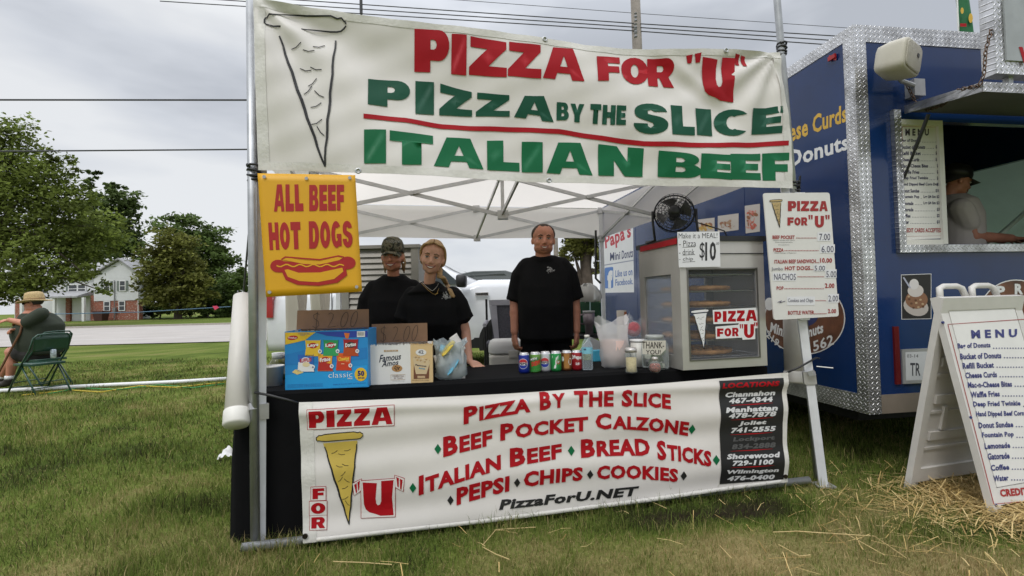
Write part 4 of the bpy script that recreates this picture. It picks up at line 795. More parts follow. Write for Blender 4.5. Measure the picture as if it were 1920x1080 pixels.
# --- chips carton
M_, w, a, y = mframe(att(535, 731.5, ZTB), att(691, 725.5, ZTB)); hC = float(np.linalg.norm(hit(534, 622, a, y)-a))
bx = thing('chips_carton', 'bright blue opened carton of assorted chip bags with a cardboard price lid', 'carton', a+y*.12+TE*w/2)
m = MB(M_); t = .004; CB = mat('carton_blue', (.015, .235, .56), .45, var=.05, scale=4)
m.box(0, w, 0, t, 0, hC); m.box(0, w, .24-t, .24, 0, hC); m.box(0, t, t, .24-t, 0, hC); m.box(w-t, w, t, .24-t, 0, hC); m.box(t, w-t, t, .24-t, 0, t); m.build('carton_body', CB, bx)
PM = planemap(a, y); m = MB(); D2 = lambda pts: [f7(*p) for p in pts]
R_ = (.42, .012, .015); YL = (.72, .46, .02)
poly(m, PM, D2([(380, 262), (790, 250), (790, 300), (620, 305), (470, 290)]), cc(.02, .05, .33), .001); poly(m, PM, D2([(145, 265), (385, 262), (345, 290), (300, 325), (215, 345), (145, 360)]), cc(*YL), .0012)
poly(m, PM, D2([(145, 440), (300, 400), (520, 420), (785, 380), (785, 470), (500, 500), (145, 520)]), cc(.012, .19, .50), .0008); poly(m, PM, D2([(145, 600), (400, 560), (785, 520), (785, 685), (145, 715)]), cc(.012, .30, .66), .0006)
disc(m, PM, *f7(204, 306), 9.8, 4.2, cc(*R_), .0018, rot=-.1); text(m, PM, 'FritoLay', (*f7(172, 298), *f7(236, 316)), cc(.75, .75, .75), .0022, .02); text(m, PM, '50 SINGLE SERVE BAGS', (*f7(248, 270), *f7(335, 280)), cc(.1, .1, .3), .002); text(m, PM, 'SNACKS', (*f7(262, 283), *f7(300, 290)), cc(.1, .1, .3), .002)
def bag(x0, y0, x1, y1, top, bot, label, lc, num, lab2=None, tc=None):
    k = (x1-x0)*.05; pts = [(x0, y0), (x0+k, y0+6), (x1-k, y0+6), (x1, y0), (x1-k, (y0+y1)/2), (x1+k*.5, y1), (x0-k*.5, y1), (x0+k, (y0+y1)/2)]
    poly(m, PM, [(x+1, y_+1) for x, y_ in D2(pts)], cc(.01, .10, .3), .0014); poly(m, PM, D2(pts), top, .0018)
    if bot: poly(m, PM, D2([(x0+k, y0+(y1-y0)*.45), (x1-k, y0+(y1-y0)*.6), (x1+k*.4, y1-2), (x0-k*.4, y1-2)]), bot, .002)
    cx, cy = (x0+x1)/2, y0+(y1-y0)*.36
    if lab2: disc(m, PM, *f7(cx, cy), (x1-x0)*.24*.2396*1.2, (y1-y0)*.17*.2396, lab2, .0022)
    w_ = (x1-x0)*.36; text(m, PM, label, [f7(cx-w_, cy-12), f7(cx+w_, cy-22), f7(cx+w_, cy+8), f7(cx-w_, cy+20)], lc, .0026, .05)
    disc(m, PM, *f7(x1-6, y1-38), 3.6, 3.8, cc(.75, .75, .76), .003); text(m, PM, num, (*f7(x1-14, y1-46), *f7(x1+2, y1-30)), cc(.05, .05, .2), .0034, .03)
wh = cc(.75, .75, .74); red = cc(*R_)
bag(302, 320, 424, 450, cc(.74, .48, .03), None, 'Lays', wh, '9', red); bag(444, 318, 562, 448, cc(.02, .27, .08), cc(.03, .33, .1), 'Lays', wh, '6', red); bag(600, 312, 716, 448, cc(.33, .01, .012), cc(.42, .06, .01), 'Doritos', wh, '19', cc(.02, .02, .02))
bag(244, 432, 370, 572, cc(.02, .12, .45), wh, 'RUFFLES', cc(.45, .02, .03), '6', cc(.72, .72, .78)); bag(402, 428, 516, 566, cc(.74, .36, .03), cc(.42, .02, .015), 'Fritos', wh, '9', cc(.4, .02, .02)); bag(545, 420, 662, 560, cc(.66, .10, .01), cc(.55, .04, .01), 'Cheetos', cc(.8, .5, .04), '9')
poly(m, PM, D2([(606, 268), (650, 270), (640, 312), (618, 310)]), cc(.66, .16, .02), .0016)
for i in range(9): disc(m, PM, *f7(568+(i*37) % 80, 486+(i*23) % 46), 1.1, .8, cc(.8, .5, .3), .0026, 8)
poly(m, PM, D2([(200, 575), (225, 553), (262, 560), (290, 577), (240, 594)]), cc(.72, .55, .2), .002); disc(m, PM, *f7(310, 515), 7, 4.5, cc(.72, .6, .35), .0026)
text(m, PM, 'classic', [f7(484, 577), f7(672, 572), f7(672, 612), f7(484, 620)], wh, .002, -.01); text(m, PM, 'MIX', (*f7(636, 618), *f7(674, 629)), wh, .002, .02)
disc(m, PM, *f7(737, 592), 11.5, 12.6, cc(*YL), .002, 28); text(m, PM, '50', (*f7(712, 562), *f7(765, 606)), cc(.03, .02, .12), .0026, .06); text(m, PM, 'BAGS', (*f7(716, 612), *f7(766, 626)), cc(.03, .02, .12), .0026, .04)
for y_ in (672, 682, 692): text(m, PM, 'LAYS FRITOS DORITOS CHEETOS RUFFLES SNACKS', [f7(162, y_), f7(440, y_-10), f7(440, y_-5), f7(162, y_+6)], cc(.02, .05, .3), .002)
text(m, PM, 'SNACK PACK NET WT 50 BAGS', [f7(520, 668), f7(775, 655), f7(775, 662), f7(520, 676)], cc(.02, .05, .3), .002)
poly(m, PM, D2([(707, 256), (770, 254), (770, 298), (707, 300)]), wh, .002)
for i in range(11): rect(m, PM, *f7(712+i*5, 262), *f7(712+i*5+1.5+(i % 3)*.6, 290), BLK, .0026)
m.build('carton_print', CB, bx)
m = MB(); ragged(m, planemap(a+y*.003, y), 535.2, 622.5, 690, 621, 3.2, cc(.5, .42, .32), 4); m.build('torn_edge', CARD, bx)
PL = planemap(a+y*.236, y); P = [PL(*f7(*p)) for p in ((232, 262), (800, 250), (798, 82), (240, 92))]; m = MB(); m.prism(P, y*.004, True); m.build('lid_panel', CARD, bx)
PEN = mat('thin_pen', (.05, .035, .025), .7); m = MB()
def squig(pm, P, w_=1.0): stroke(m, pm, [f7(*p) for p in P], w_, PEN, .0015)
def oval(cx, cy, rx, ry, sl=0): return [(cx+rx*math.cos(a_)+sl*math.sin(a_), cy-ry*math.sin(a_)) for a_ in np.linspace(.4, 6.9, 22)]
def dollars(pm, dx, dy, sx, dot=True):
    q = lambda P: [(dx+x*sx, dy+y_) for x, y_ in P]
    squig(pm, q([(48, 12), (30, 2), (6, 18), (10, 42), (40, 66), (44, 96), (22, 118), (0, 104)])); squig(pm, q([(34, -10), (22, 138)])); squig(pm, q([(110, 10), (128, -2), (146, 12), (140, 44), (106, 112), (160, 104)]))
    squig(pm, q([(174, 96), (178, 99)]), .8); squig(pm, q(oval(222, 52, 22, 58, 14))); squig(pm, q(oval(290, 48, 20, 60, 14)))
dollars(PL, 360, 112, 1.12); m.build('pen_price', PEN, bx)
# bags peeking out of the carton
# --- cookie carton
M_, w, a, y = mframe(att(692, 722, ZTB), att(812, 716.5, ZTB)); hC = float(np.linalg.norm(hit(691, 649, a, y)-a)); ws = w*(770-692)/120
bx = thing('cookie_carton', 'white and tan opened carton of cookie packs with a cardboard price lid', 'carton', a+y*.12+TE*w/2); t = .004
m = MB(M_); CW = mat('carton_white', (.70, .69, .67), .5, var=.03); CTN = mat('carton_tan', (.62, .44, .22), .5, var=.04)
m.use(CW); m.box(0, ws, 0, t, 0, hC); m.box(0, t, t, .2-t, 0, hC); m.box(0, w, .2-t, .2, 0, hC); m.box(t, w-t, t, .2-t, 0, t); m.use(CTN); m.box(ws, w, 0, t, 0, hC); m.box(w-t, w, t, .2-t, 0, hC); m.build('carton_body', CW, bx)
PM = planemap(a, y); m = MB(); NV = cc(.02, .025, .05); BR = cc(.16, .06, .03)
text(m, PM, 'Famous', [f7(892, 440), f7(1056, 425), f7(1048, 476), f7(880, 500)], NV, .0012, .02); text(m, PM, 'Amos', [f7(912, 488), f7(1034, 476), f7(1028, 518), f7(900, 535)], NV, .0012, .02)
poly(m, PM, D2([(918, 402), (1028, 400), (1028, 413), (918, 416)]), cc(.42, .26, .12), .001); text(m, PM, 'BITE SIZE', (*f7(932, 404), *f7(1016, 412)), CW, .0014)
disc(m, PM, *f7(1020, 545), 10, 6.6, cc(.42, .22, .08), .001)
for i in range(8): disc(m, PM, *f7(1020+30*math.cos(i*2.4)*(.3+.08*i), 545+18*math.sin(i*2.4)*(.3+.08*i)), 1.5, 1.2, cc(.06, .025, .015), .0016, 8)
P = D2([(972, 596), (1083, 592), (1083, 632), (972, 636)]); stroke(m, PM, P+[P[0]], .6, cc(.4, .26, .12), .0012)
text(m, PM, 'CELEBRATING', (*f7(984, 599), *f7(1074, 611)), BR, .0014); text(m, PM, '50 YEARS', (*f7(996, 615), *f7(1064, 628)), BR, .0014); text(m, PM, 'Chocolate chip cookies', (*f7(985, 640), *f7(1080, 648)), cc(.3, .3, .3), .0014)
poly(m, PM, D2([(1150, 590), (1152, 500), (1275, 480), (1270, 625), (1150, 628)]), BR, .001); poly(m, PM, D2([(1142, 462), (1160, 450), (1272, 478), (1278, 500), (1250, 590), (1168, 590)]), cc(.58, .45, .27), .0014)
for i in range(12): disc(m, PM, *f7(1165+(i*41) % 95, 455+(i*29) % 40), 2.2, 1.7, cc(.50, .30, .12) if i % 2 else cc(.66, .52, .34), .0018, 9)
text(m, PM, 'Famous', [f7(1165, 510), f7(1250, 520), f7(1250, 535), f7(1165, 525)], NV, .0022, .03); text(m, PM, 'Amos', [f7(1190, 535), f7(1240, 540), f7(1240, 555), f7(1190, 550)], cc(.05, .25, .4), .0022, .03)
disc(m, PM, *f7(1208, 420), 10, 6, CW, .0012, 24); text(m, PM, '42', (*f7(1186, 402), *f7(1228, 432)), cc(.2, .2, .22), .0016, .05); text(m, PM, 'CHOCOLATE CHIP COOKIES', (*f7(1136, 634), *f7(1270, 642)), BR, .0014); rect(m, PM, *f7(1180, 603), *f7(1240, 622), cc(.5, .35, .2), .0018)
m.build('carton_print', CW, bx)
m = MB(); ragged(m, PM, 691.3, 648.5, 770, 646.5, 3.5, CW, 1); ragged(m, PM, 770, 646.5, 812, 647, 4, CTN, 2); m.build('torn_edge', CW, bx)
PL = planemap(a+y*.196, y); m = MB(); m.prism([PL(*f7(*p)) for p in ((820, 375), (1260, 365), (1256, 190), (822, 200))], y*.004, True); m.build('lid_panel', CARD, bx)
m = MB(); dollars(PL, 890, 220, .93); m.build('pen_price', PEN, bx)
# --- plastic sack of chip bags
c = np.array(att(846, 710, ZTB)); r = random.Random(5)
sk = thing('plastic_sack', 'small clear blue tinted plastic sack of snack packets beside the cookie carton', 'plastic bag', c)
m = MB(M4(c, TE, TN, TZ)); m.smooth = True; R = []
for z, rr in ((0, .055), (.02, .078), (.07, .085), (.12, .078), (.155, .07), (.185, .085), (.21, .09)):
    R.append([((rr+.010*math.sin(k*2.3+z*60)+.006*math.sin(k*5+z*30))*math.cos(2*math.pi*k/26), (rr*.8+.010*math.sin(k*3.1+z*41))*math.sin(2*math.pi*k/26), z+(.012*math.sin(k*1.7) if z > .15 else 0)) for k in range(26)])
m.rings(R, True, False); m.build('sack', clear('blue_plastic_film', (.70, .78, .82), .30, .25), sk)
for i in range(9):
    m = MB(M4(c, TE, TN, TZ)); a_ = i*2.4; cx, cy, cz = .04*math.cos(a_), .03*math.sin(a_)-.01, .03+.02*i; m.ell((cx, cy, cz), (.001, .001, .001), 6); m.v = []; m.f = []; m.fm = []; m.sm = []; th = i*1.9; m.M = m.M @ Matrix.Translation((cx, cy, cz)) @ Matrix.Rotation(th, 4, 'Y') @ Matrix.Rotation(i*.7, 4, 'Z'); m.rings([[((.036-.002*(zz*zz > .0011))*math.cos(q_), (.013*(1-(zz/.05)**2)+.0008)*math.sin(q_)+.002*math.sin(zz*200+i), zz) for q_ in np.linspace(0, 6.283, 13)[:-1]] for zz in (-.05, -.044, -.03, 0, .03, .044, .05)])
    m.smooth = True; m.build('snack_packet', [cc(.55, .53, .5), cc(.45, .47, .48), cc(.12, .36, .5), cc(.6, .45, .06)][i % 4], sk)
# --- drink cans
def can(px, py, label, body, deco, top=None):
    c = np.array(att(px, py, ZTB)); t = thing('drink_can', label, 'can', c, 'drink cans lined up on the table'); m = MB(M4(c, TE, TN, TZ)); m.smooth = True
    r_ = .0315; m.lathe([(.022, .002), (.026, 0), (.0305, .010), (r_, .016), (r_, .098), (.030, .105)], n=28, caps=False); m.build('can_body', body, t)
    m = MB(M4(c, TE, TN, TZ)); m.smooth = True; m.lathe([(.030, .105), (.0265, .113), (.0268, .116), (.025, .116), (.0235, .112), (.001, .112)], n=28, caps=False); tp = m.build('lid', top or mat('can_aluminium', (.72, .72, .73), .25, .9, .03), t)
    m = MB(M4(c, TE, TN, TZ)); m.rbox(-.007, .007, -.014, .006, .1125, .1145, .005); m.build('pull_tab', mat('can_aluminium', (.72, .72, .73), .25, .9), tp)
    b = math.degrees(math.atan2(-c[1], -c[0])); pm = cylmap(c, r_, b); m = MB(); deco(m, pm); m.build('can_print', body, t)
mt_ = lambda n, c_: mat(n, c_, .3, .45, .04, coat=.3)
def pepsi(m, pm, off, c1): 
    S = 32; cy = -.056; rr = .027
    def ring(y0, y1, col, k=1., o=.0006):
        n = 16; L_ = []; 
        for i in range(n): 
            s0, s1 = -1+2*i/n, -1+2*(i+1)/n; f = lambda s, y_: max(-math.sqrt(max(0, 1-s*s)), min(math.sqrt(max(0, 1-s*s)), y_))
            a, b, c2, d = f(s0, y0(s0)), f(s1, y0(s1)), f(s1, y1(s1)), f(s0, y1(s0))
            if abs(a-d)+abs(b-c2) > 1e-3: poly(m, pm, [(off+s0*rr*k, cy+a*rr*k), (off+s1*rr*k, cy+b*rr*k), (off+s1*rr*k, cy+c2*rr*k), (off+s0*rr*k, cy+d*rr*k)], col, o)
    ring(lambda s: -1, lambda s: 1, wh, 1.08, .0003); ring(lambda s: -1, lambda s: -.32+.12*s*s, cc(.5, .02, .03)); ring(lambda s: .34-.12*s*s, lambda s: 1, cc(.01, .03, .32))
    text(m, pm, 'PEPSI', [(off-.024, cy-.007), (off+.024, cy-.007), (off+.024, cy+.007), (off-.024, cy+.007)], c1, .0009, .05, nx=4)
can(983, 699.3, 'blue cola can at the left end of the row', mt_('can_blue', (.012, .03, .30)), lambda m, pm: pepsi(m, pm, -.006, BLK))
def dew(m, pm):
    for k in range(6): stamp(m.use(cc(.03, .2+.04*(k % 2), .03)), pm, heavy('I'), [(-.035, -.006-.008*k-.006), (.035, -.02-.008*k), (.035, -.012-.008*k+.002), (-.035, -.006-.008*k+.002)], .0003+.0001*k, 6, 1)
    stamp(m.use(cc(.03, .15, .05)), pm, heavy('I'), [(-.03, -.078), (.02, -.09), (.02, -.075), (-.03, -.064)], .0012, 5, 1)
    text(m, pm, 'MTN', [(-.028, -.082), (.01, -.091), (.01, -.078), (-.028, -.069)], wh, .0016, .04, nx=3); text(m, pm, 'DEW', [(-.022, -.062), (.034, -.078), (.034, -.050), (-.022, -.036)], cc(.55, .03, .02), .0016, .08, nx=5)
can(1004, 698, 'lime green citrus soda can second from the left', mt_('can_lime', (.16, .34, .06)), dew)
can(1023, 696.5, 'silver diet cola can between two green cans', mt_('can_silver', (.55, .56, .58)), lambda m, pm: pepsi(m, pm, -.004, BLK))
def seven(m, pm):
    disc(m, pm, .014, -.056, .011, .012, cc(.5, .03, .02), .0004); hv(m, pm, 'Z', [(-.022, -.098), (.012, -.098), (.012, -.02), (-.022, -.02)], cc(.02, .3, .07), .0003, 3, 2)
    poly(m, pm, [(-.022, -.094), (.014, -.094), (.014, -.082), (-.002, -.02), (-.014, -.02), (.0, -.08), (-.022, -.08)], wh, .0008); text(m, pm, 'UP', [(.008, -.062), (.02, -.062), (.02, -.051), (.008, -.051)], wh, .001, .05)
can(1043, 696, 'bright green lemon lime soda can in the middle right', mt_('can_green', (.03, .32, .08)), seven)
def beer(m, pm):
    stamp(m.use(cc(.38, .17, .04)), pm, heavy('I'), [(-.016, -.1), (.016, -.1), (.016, -.016), (-.016, -.016)], .0004, 4, 1); disc(m, pm, .022, -.055, .012, .02, wh, .0006); disc(m, pm, .022, -.055, .009, .015, cc(.25, .1, .03), .0009); disc(m, pm, -.024, -.07, .008, .014, wh, .0006)
can(1063, 694.5, 'brown root beer can second from the water bottle', mt_('can_brown', (.22, .085, .03)), beer)
def drp(m, pm):
    text(m, pm, 'Dr', [(-.03, -.092), (-.014, -.094), (-.014, -.07), (-.03, -.066)], wh, .0006, .05); text(m, pm, 'Pepper', [(-.016, -.092), (.034, -.09), (.034, -.058), (-.016, -.066)], wh, .0006, .05, nx=5); disc(m, pm, .004, -.042, .015, .011, cc(.55, .3, .3), .0005); disc(m, pm, .004, -.042, .0135, .0095, cc(.33, .01, .02), .0008); text(m, pm, '23', (-.006, -.048, .014, -.036), wh, .001, .05)
can(1082, 694, 'dark red soda can touching the water bottle', mt_('can_red', (.36, .012, .02)), drp)
# --- water bottle
c = np.array(att(1102, 694, ZTB)); t = thing('water_bottle', 'clear plastic water bottle with a blue label at the end of the can row', 'bottle', c); m = MB(M4(c, TE, TN, TZ)); m.smooth = True
prof = [(.024, 0), (.030, .004)]+[(.031+.0014*(1 if k % 2 else -1), .012+.0065*k) for k in range(12)]+[(.032, .10), (.032, .135), (.030, .15), (.02, .176), (.0135, .184), (.0135, .195)]
m.lathe(prof, n=24); m.build('bottle_body', clear('bottle_plastic', (.82, .9, .95), .14, .06), t)
m = MB(M4(c, TE, TN, TZ)); m.smooth = True; m.lathe([(.0326, .098), (.0326, .134)], n=24, caps=False); m.build('label', cc(.2, .5, .62), t); m = MB(); pm = cylmap(c, .033, math.degrees(math.atan2(-c[1], -c[0]))); rect(m, pm, -.022, -.129, -.006, -.119, cc(.04, .09, .16), .0006); rect(m, pm, -.024, -.115, .024, -.107, cc(.12, .42, .28), .0006); m.build('label_print', wh, t)
m = MB(M4(c, TE, TN, TZ)); m.smooth = True; m.lathe([(.015, .192), (.015, .206), (.001, .207)], n=18); m.build('cap', WHITEP, t)
# --- shakers, jar, cups
def at_table(px, py): c = np.array(att(px, py, ZTB)); return c, M4(c, TE, TN, TZ)
c, M_ = at_table(1184, 698); t = thing('cheese_shaker', 'glass shaker of pale grated cheese with a metal lid on the black cloth', 'shaker', c)
m = MB(M_); m.smooth = True; m.lathe([(.031, 0), (.033, .006), (.030, .03), (.032, .10), (.031, .118)], n=20); m.build('glass', GLASS, t); m = MB(M_); m.smooth = True; m.lathe([(.029, .004), (.028, .03), (.0295, .082), (.001, .086)], n=20); m.build('cheese', mat('grated_cheese', (.62, .50, .27), .9, var=.12, scale=90, bump=.5, bscale=200), t)
m = MB(M_); m.smooth = True; m.lathe([(.0335, .113), (.0335, .128), (.028, .138), (.001, .139)], n=20); m.build('lid', SS, t)
c, M_ = at_table(1228.5, 697.5); t = thing('pepper_shaker', 'small round shaker of red pepper flakes in front of the thank you jar', 'shaker', c)
m = MB(M_); m.smooth = True; m.lathe([(.022, 0), (.031, .012), (.033, .03), (.027, .05), (.016, .062), (.015, .07)], n=20); m.build('glass', GLASS, t); m = MB(M_); m.smooth = True; m.lathe([(.02, .002), (.029, .012), (.031, .03), (.025, .046), (.001, .049)], n=20); m.build('pepper_flakes', mat('pepper_flakes', (.26, .055, .03), .9, var=.7, scale=120, bump=.6, bscale=200, detail=1), t)
m = MB(M_); m.smooth = True; m.lathe([(.017, .066), (.0175, .078), (.012, .084), (.001, .085)], n=18); m.build('lid', SS, t)
c, M_ = at_table(1229, 690.5); t = thing('tip_jar', 'large glass tip jar with a handwritten THANK-YOU! label holding bills', 'jar', c)
m = MB(M_); m.smooth = True; m.rings([[(r_*math.copysign(abs(math.cos(a_))**.55, math.cos(a_)), r_*math.copysign(abs(math.sin(a_))**.55, math.sin(a_)), z) for a_ in np.linspace(0, 2*math.pi, 33)[:-1]] for r_, z in ((.06, 0), (.068, .01), (.069, .12), (.066, .145), (.052, .168), (.050, .176))]); m.build('glass', GLASS, t)
m = MB(M_); m.smooth = True; m.lathe([(.052, .172), (.053, .192), (.05, .196), (.001, .196)], n=26); m.build('lid', mat('frosted_lid', (.42, .44, .42), .4, .2), t)
for i in range(14):
    m = MB(M_); a_ = i*2.399; q = np.array([.03*math.cos(a_), .03*math.sin(a_), .016+.009*i*.8]); d = np.array([math.cos(a_*1.7), math.sin(a_*1.7), .4*math.sin(i)])*.033; e_ = np.array([-.3*d[1], .3*d[0], .03+.006*math.sin(i*3)])
    m.smooth = True; m.grid(lambda s, t_: q+d*(2*s-1)+e_*(t_-.5)+np.array([0, 0, .006*math.sin(5*s+i)]), 6, 3); m.build('banknote', mat('banknote_green', (.33, .38, .29), .8, var=.35, scale=40) if i % 3 else mat('banknote_pale', (.55, .55, .47), .8, var=.2, scale=40), t)
b = math.degrees(math.atan2(-c[1], -c[0])); JP = planemap(c-TN*.0705, TN); m = MB(); f6b = lambda x, y_: (1100+x*.1481, 560+y_*.1481); poly(m, JP, [f6b(*p) for p in ((705, 530), (1000, 530), (1000, 640), (930, 715), (705, 700))], mat('jar_label', (.60, .57, .49), .7), .0008)
JI = mat('marker_ink', (.03, .022, .02), .6)
text(m, JP, 'THANK-', [f6b(700, 540), f6b(980, 550), f6b(980, 628), f6b(700, 632)], JI, .0014, .015); text(m, JP, 'YOU!', [f6b(748, 648), f6b(936, 648), f6b(936, 705), f6b(748, 705)], JI, .0014, .015); m.build('handwritten_label', JI, t)
def sackbag(px, py, name, label, prof, seed, film, cat='plastic bag', sx=1., sy=.8):
    c, M_ = at_table(px, py); t = thing(name, label, cat, c); m = MB(M_); m.smooth = True; R = []
    for z, rr, o in prof: R.append([(o+(rr+.004*math.sin(k*1.7+z*35+seed)+.002*math.sin(k*4.3+z*33))*sx*math.cos(2*math.pi*k/30), (rr*sy+.005*math.sin(k*1.3+z*41))*math.sin(2*math.pi*k/30), z+(.03*math.sin(k*.42+seed)+.006*math.sin(k*1.9) if z > .2 else 0)) for k in range(30)])
    m.rings(R, True, False); m.build('film', film, t); return t, M_
t, M_ = sackbag(1153, 689, 'cup_sack', 'cloudy white plastic bag around stacked cups with a crumpled open top', [(0, .06, 0), (.015, .082, 0), (.08, .088, 0), (.15, .088, 0), (.2, .092, -.01), (.25, .10, -.012), (.285, .105, -.012)], 1, BAGP)
m = MB(M_); m.smooth = True; m.lathe([(.062, .02), (.074, .165)], n=24); m.build('cup_stack', mat('pale_pink_cups', (.58, .42, .37), .7, var=.08), t)
t, M_ = sackbag(1190, 676, 'napkin_sack', 'clear plastic bag with a pink cloth, behind the cloudy bag', [(.0, .06, 0), (.04, .07, 0), (.12, .075, 0), (.2, .078, .0), (.26, .06, .01), (.29, .045, .02)], 2, PLAS)
m = MB(M_); m.smooth = True; m.ell((-.01, -.02, .21), (.05, .04, .05), 14); m.build('pink_cloth', mat('pink_cloth', (.50, .13, .15), .8, var=.25, scale=30, bump=.6), t)
c, M_ = at_table(1198, 686); t = thing('white_tub', 'white round tub with a lid standing behind the cheese shaker', 'tub', c); m = MB(M_); m.smooth = True; m.lathe([(.043, 0), (.048, .15)], n=24); m.build('tub', WHITEP, t); m = MB(M_); m.smooth = True; m.lathe([(.050, .148), (.051, .162), (.001, .164)], n=24); m.build('lid', WHT, t)
c, M_ = at_table(1168, 668); t = thing('paper_cup', 'white and orange canister standing behind the plastic bags', 'canister', c); m = MB(M_); m.smooth = True; m.lathe([(.036, 0), (.036, .33)], n=24); m.build('canister', mat('cream_paper', (.55, .50, .44), .7), t)
m = MB(); pm = cylmap(c, .0365, math.degrees(math.atan2(-c[1], -c[0]))); stamp(m.use(cc(.5, .16, .05)), pm, heavy('I'), [(.018, -.32), (.05, -.32), (.05, -.2), (.018, -.2)], .0005, 5, 1); m.build('orange_band', WHT, t)
# left end: tub and relish jar
c, M_ = at_table(513, 722); t = thing('white_tub', 'white plastic tub at the left end of the table by the tent leg', 'tub', c); m = MB(M_); m.smooth = True; m.lathe([(.042, 0), (.052, .095), (.055, .096), (.055, .104), (.05, .104), (.049, .098), (.001, .098)], n=24); m.build('tub', WHITEP, t)
c, M_ = at_table(523, 710); t = thing('relish_jar', 'jar of green relish with a white lid at the left end of the table', 'jar', c); m = MB(M_); m.smooth = True; m.lathe([(.045, 0), (.05, .01), (.05, .09), (.04, .112), (.032, .12)], n=24); m.build('jar', mat('relish_green', (.10, .11, .018), .25, var=.5, scale=60, coat=.5), t); m = MB(M_); m.smooth = True; m.lathe([(.036, .118), (.036, .15), (.001, .152)], n=24); m.build('lid', WHT, t)
m = MB(M_); m.smooth = True; m.lathe([(.0508, .03), (.0508, .075)], n=24, caps=False); m.build('label', mat('pale_label', (.5, .52, .42), .6), t)
# ================================================================ pizza warmer
U0, WW, WD, HZ = 2.185, .585, .5, .70
Pw = np.array(att(1281, 694.5, ZTB)); M_ = M4(Pw, TE, TN, TZ); wm = thing('pizza_warmer', 'stainless steel glass fronted pizza warming cabinet at the right end of the table', 'warmer', Pw+TE*WW/2+TN*WD/2)
fr_ = float((hit(1439, 683, Pw, TN)-Pw) @ TE); WW = fr_; HZ = float((hit(1268, 452, Pw, TN)-Pw) @ TZ)
GL, GR, GB, GT = .045, WW-.075, .085, HZ-.255*.5-.085
gz = lambda py: float((hit(1350, py, Pw, TN)-Pw) @ TZ); gx = lambda px: float((hit(px, 570, Pw, TN)-Pw) @ TE)
GL, GR, GB, GT = gx(1292), gx(1420), gz(672), gz(505)
m = MB(M_); m.box(0, WW, 0, WD, 0, GB-.03); m.box(0, WW, 0, .02, GB-.03, GB); m.box(0, WW, 0, .02, GT, HZ); m.box(0, GL, 0, .02, GB, GT); m.box(GR, WW, 0, .02, GB, GT)
m.box(WW-.02, WW, .02, WD, GB-.03, HZ); m.box(0, WW-.02, WD-.02, WD, GB-.03, GB+.02); m.box(0, WW-.02, WD-.02, WD, GT-.02, HZ); m.box(0, .05, WD-.02, WD, GB+.02, GT-.02); m.box(WW-.07, WW-.02, WD-.02, WD, GB+.02, GT-.02); m.box(0, .02, .02, .1, GB-.03, HZ); m.box(0, .02, WD-.07, WD-.02, GB-.03, HZ); m.box(0, .02, .1, WD-.07, GB-.03, GB+.02); m.box(0, .02, .1, WD-.07, GT-.02, HZ); m.box(.02, WW-.02, .02, WD-.02, HZ-.03, HZ); m.build('cabinet', SS, wm)
m = MB(M_); m.box(-.012, WW+.012, -.012, WD+.01, HZ, HZ+.03); m.box(-.004, WW, -.006, -.0005, HZ-.075, HZ-.07); m.build('top_cover', BLACKP, wm); m = MB(M_); m.box(-.014, -.0125, .0, WD*.9, HZ-.016, HZ+.018); m.build('red_strip', RED, wm)
m = MB(M_); m.box(GL-.008, GR+.008, -.004, 0, GB-.008, GB); m.box(GL-.008, GR+.008, -.004, 0, GT, GT+.008); m.box(GL-.008, GL, -.004, 0, GB, GT); m.box(GR, GR+.008, -.004, 0, GB, GT); m.build('door_frame', mat('dark_steel', (.2, .19, .18), .35, .9), wm)
WG = clear('warmer_glass', (.75, .78, .82), .03, .02, .5); m = MB(M_); m.box(GL, GR, .008, .012, GB, GT); m.build('front_glass', WG, wm); m = MB(M_); m.box(.008, .012, .1, WD-.07, GB+.02, GT-.02); m.build('side_glass', WG, wm)
m = MB(M_); m.box(.022, WW-.022, WD-.03, WD-.022, GB, HZ-.04); m.build('back_glass', WG, wm)
WIRES = mat('chrome_wire', (.6, .6, .6), .25, .9)
for k in range(6):
    z = GB+.012+(GT-GB)*k/5.4; m = MB(M_)
    for j in range(9): x = .03+(WW-.06)*j/8; m.tube([(x, .03, z), (x, WD-.04, z)], .002, 4)
    for yy in (.03, WD/2, WD-.04): m.tube([(.025, yy, z-.003), (WW-.025, yy, z-.003)], .003, 5)
    m.build('wire_shelf', WIRES, wm)
    if k in (2, 3, 4, 1, 0):
        p = thing('pizza', ['flat pizza on the lowest shelf of the warmer', 'pizza on the second lowest shelf of the warmer', 'golden pizza on the middle shelf of the warmer', 'cheese pizza on the shelf above the middle in the warmer', 'crusty pizza on the second highest shelf of the warmer'][k], 'pizza', (M_ @ Vector((WW*.45, WD/2, z+.003))), 'pizzas in the warmer')
        m = MB(M_); m.smooth = True; m.lathe([(.19, 0), (.205, .006), (.205, .022), (.19, .027), (.18, .016), (.001, .015)], (WW*.45, WD/2, z+.003), 30); m.build('crust', mat('pizza_crust', (.48, .23, .075), .8, var=.4, scale=20, bump=.4), p)
        m = MB(M_); m.smooth = True
        for j in range(60): a_ = j*2.4; rr = .17*math.sqrt(j/60); m.ell((WW*.45+rr*math.cos(a_), WD/2+rr*math.sin(a_), z+.02), (.02, .02, .008+.004*(j % 3)), 8)
        m.build('topping', mat('pizza_topping', (.60, .30, .07), .6, var=.5, scale=25), p)
m = MB(); WP = planemap(Pw-TN*.005, TN); WP2 = planemap(Pw+TN*.0075, TN); slice_art(m, WP2, (1297, 585), (1327, 582), (1320, 655), WHT, BLK, .001, 1.0)
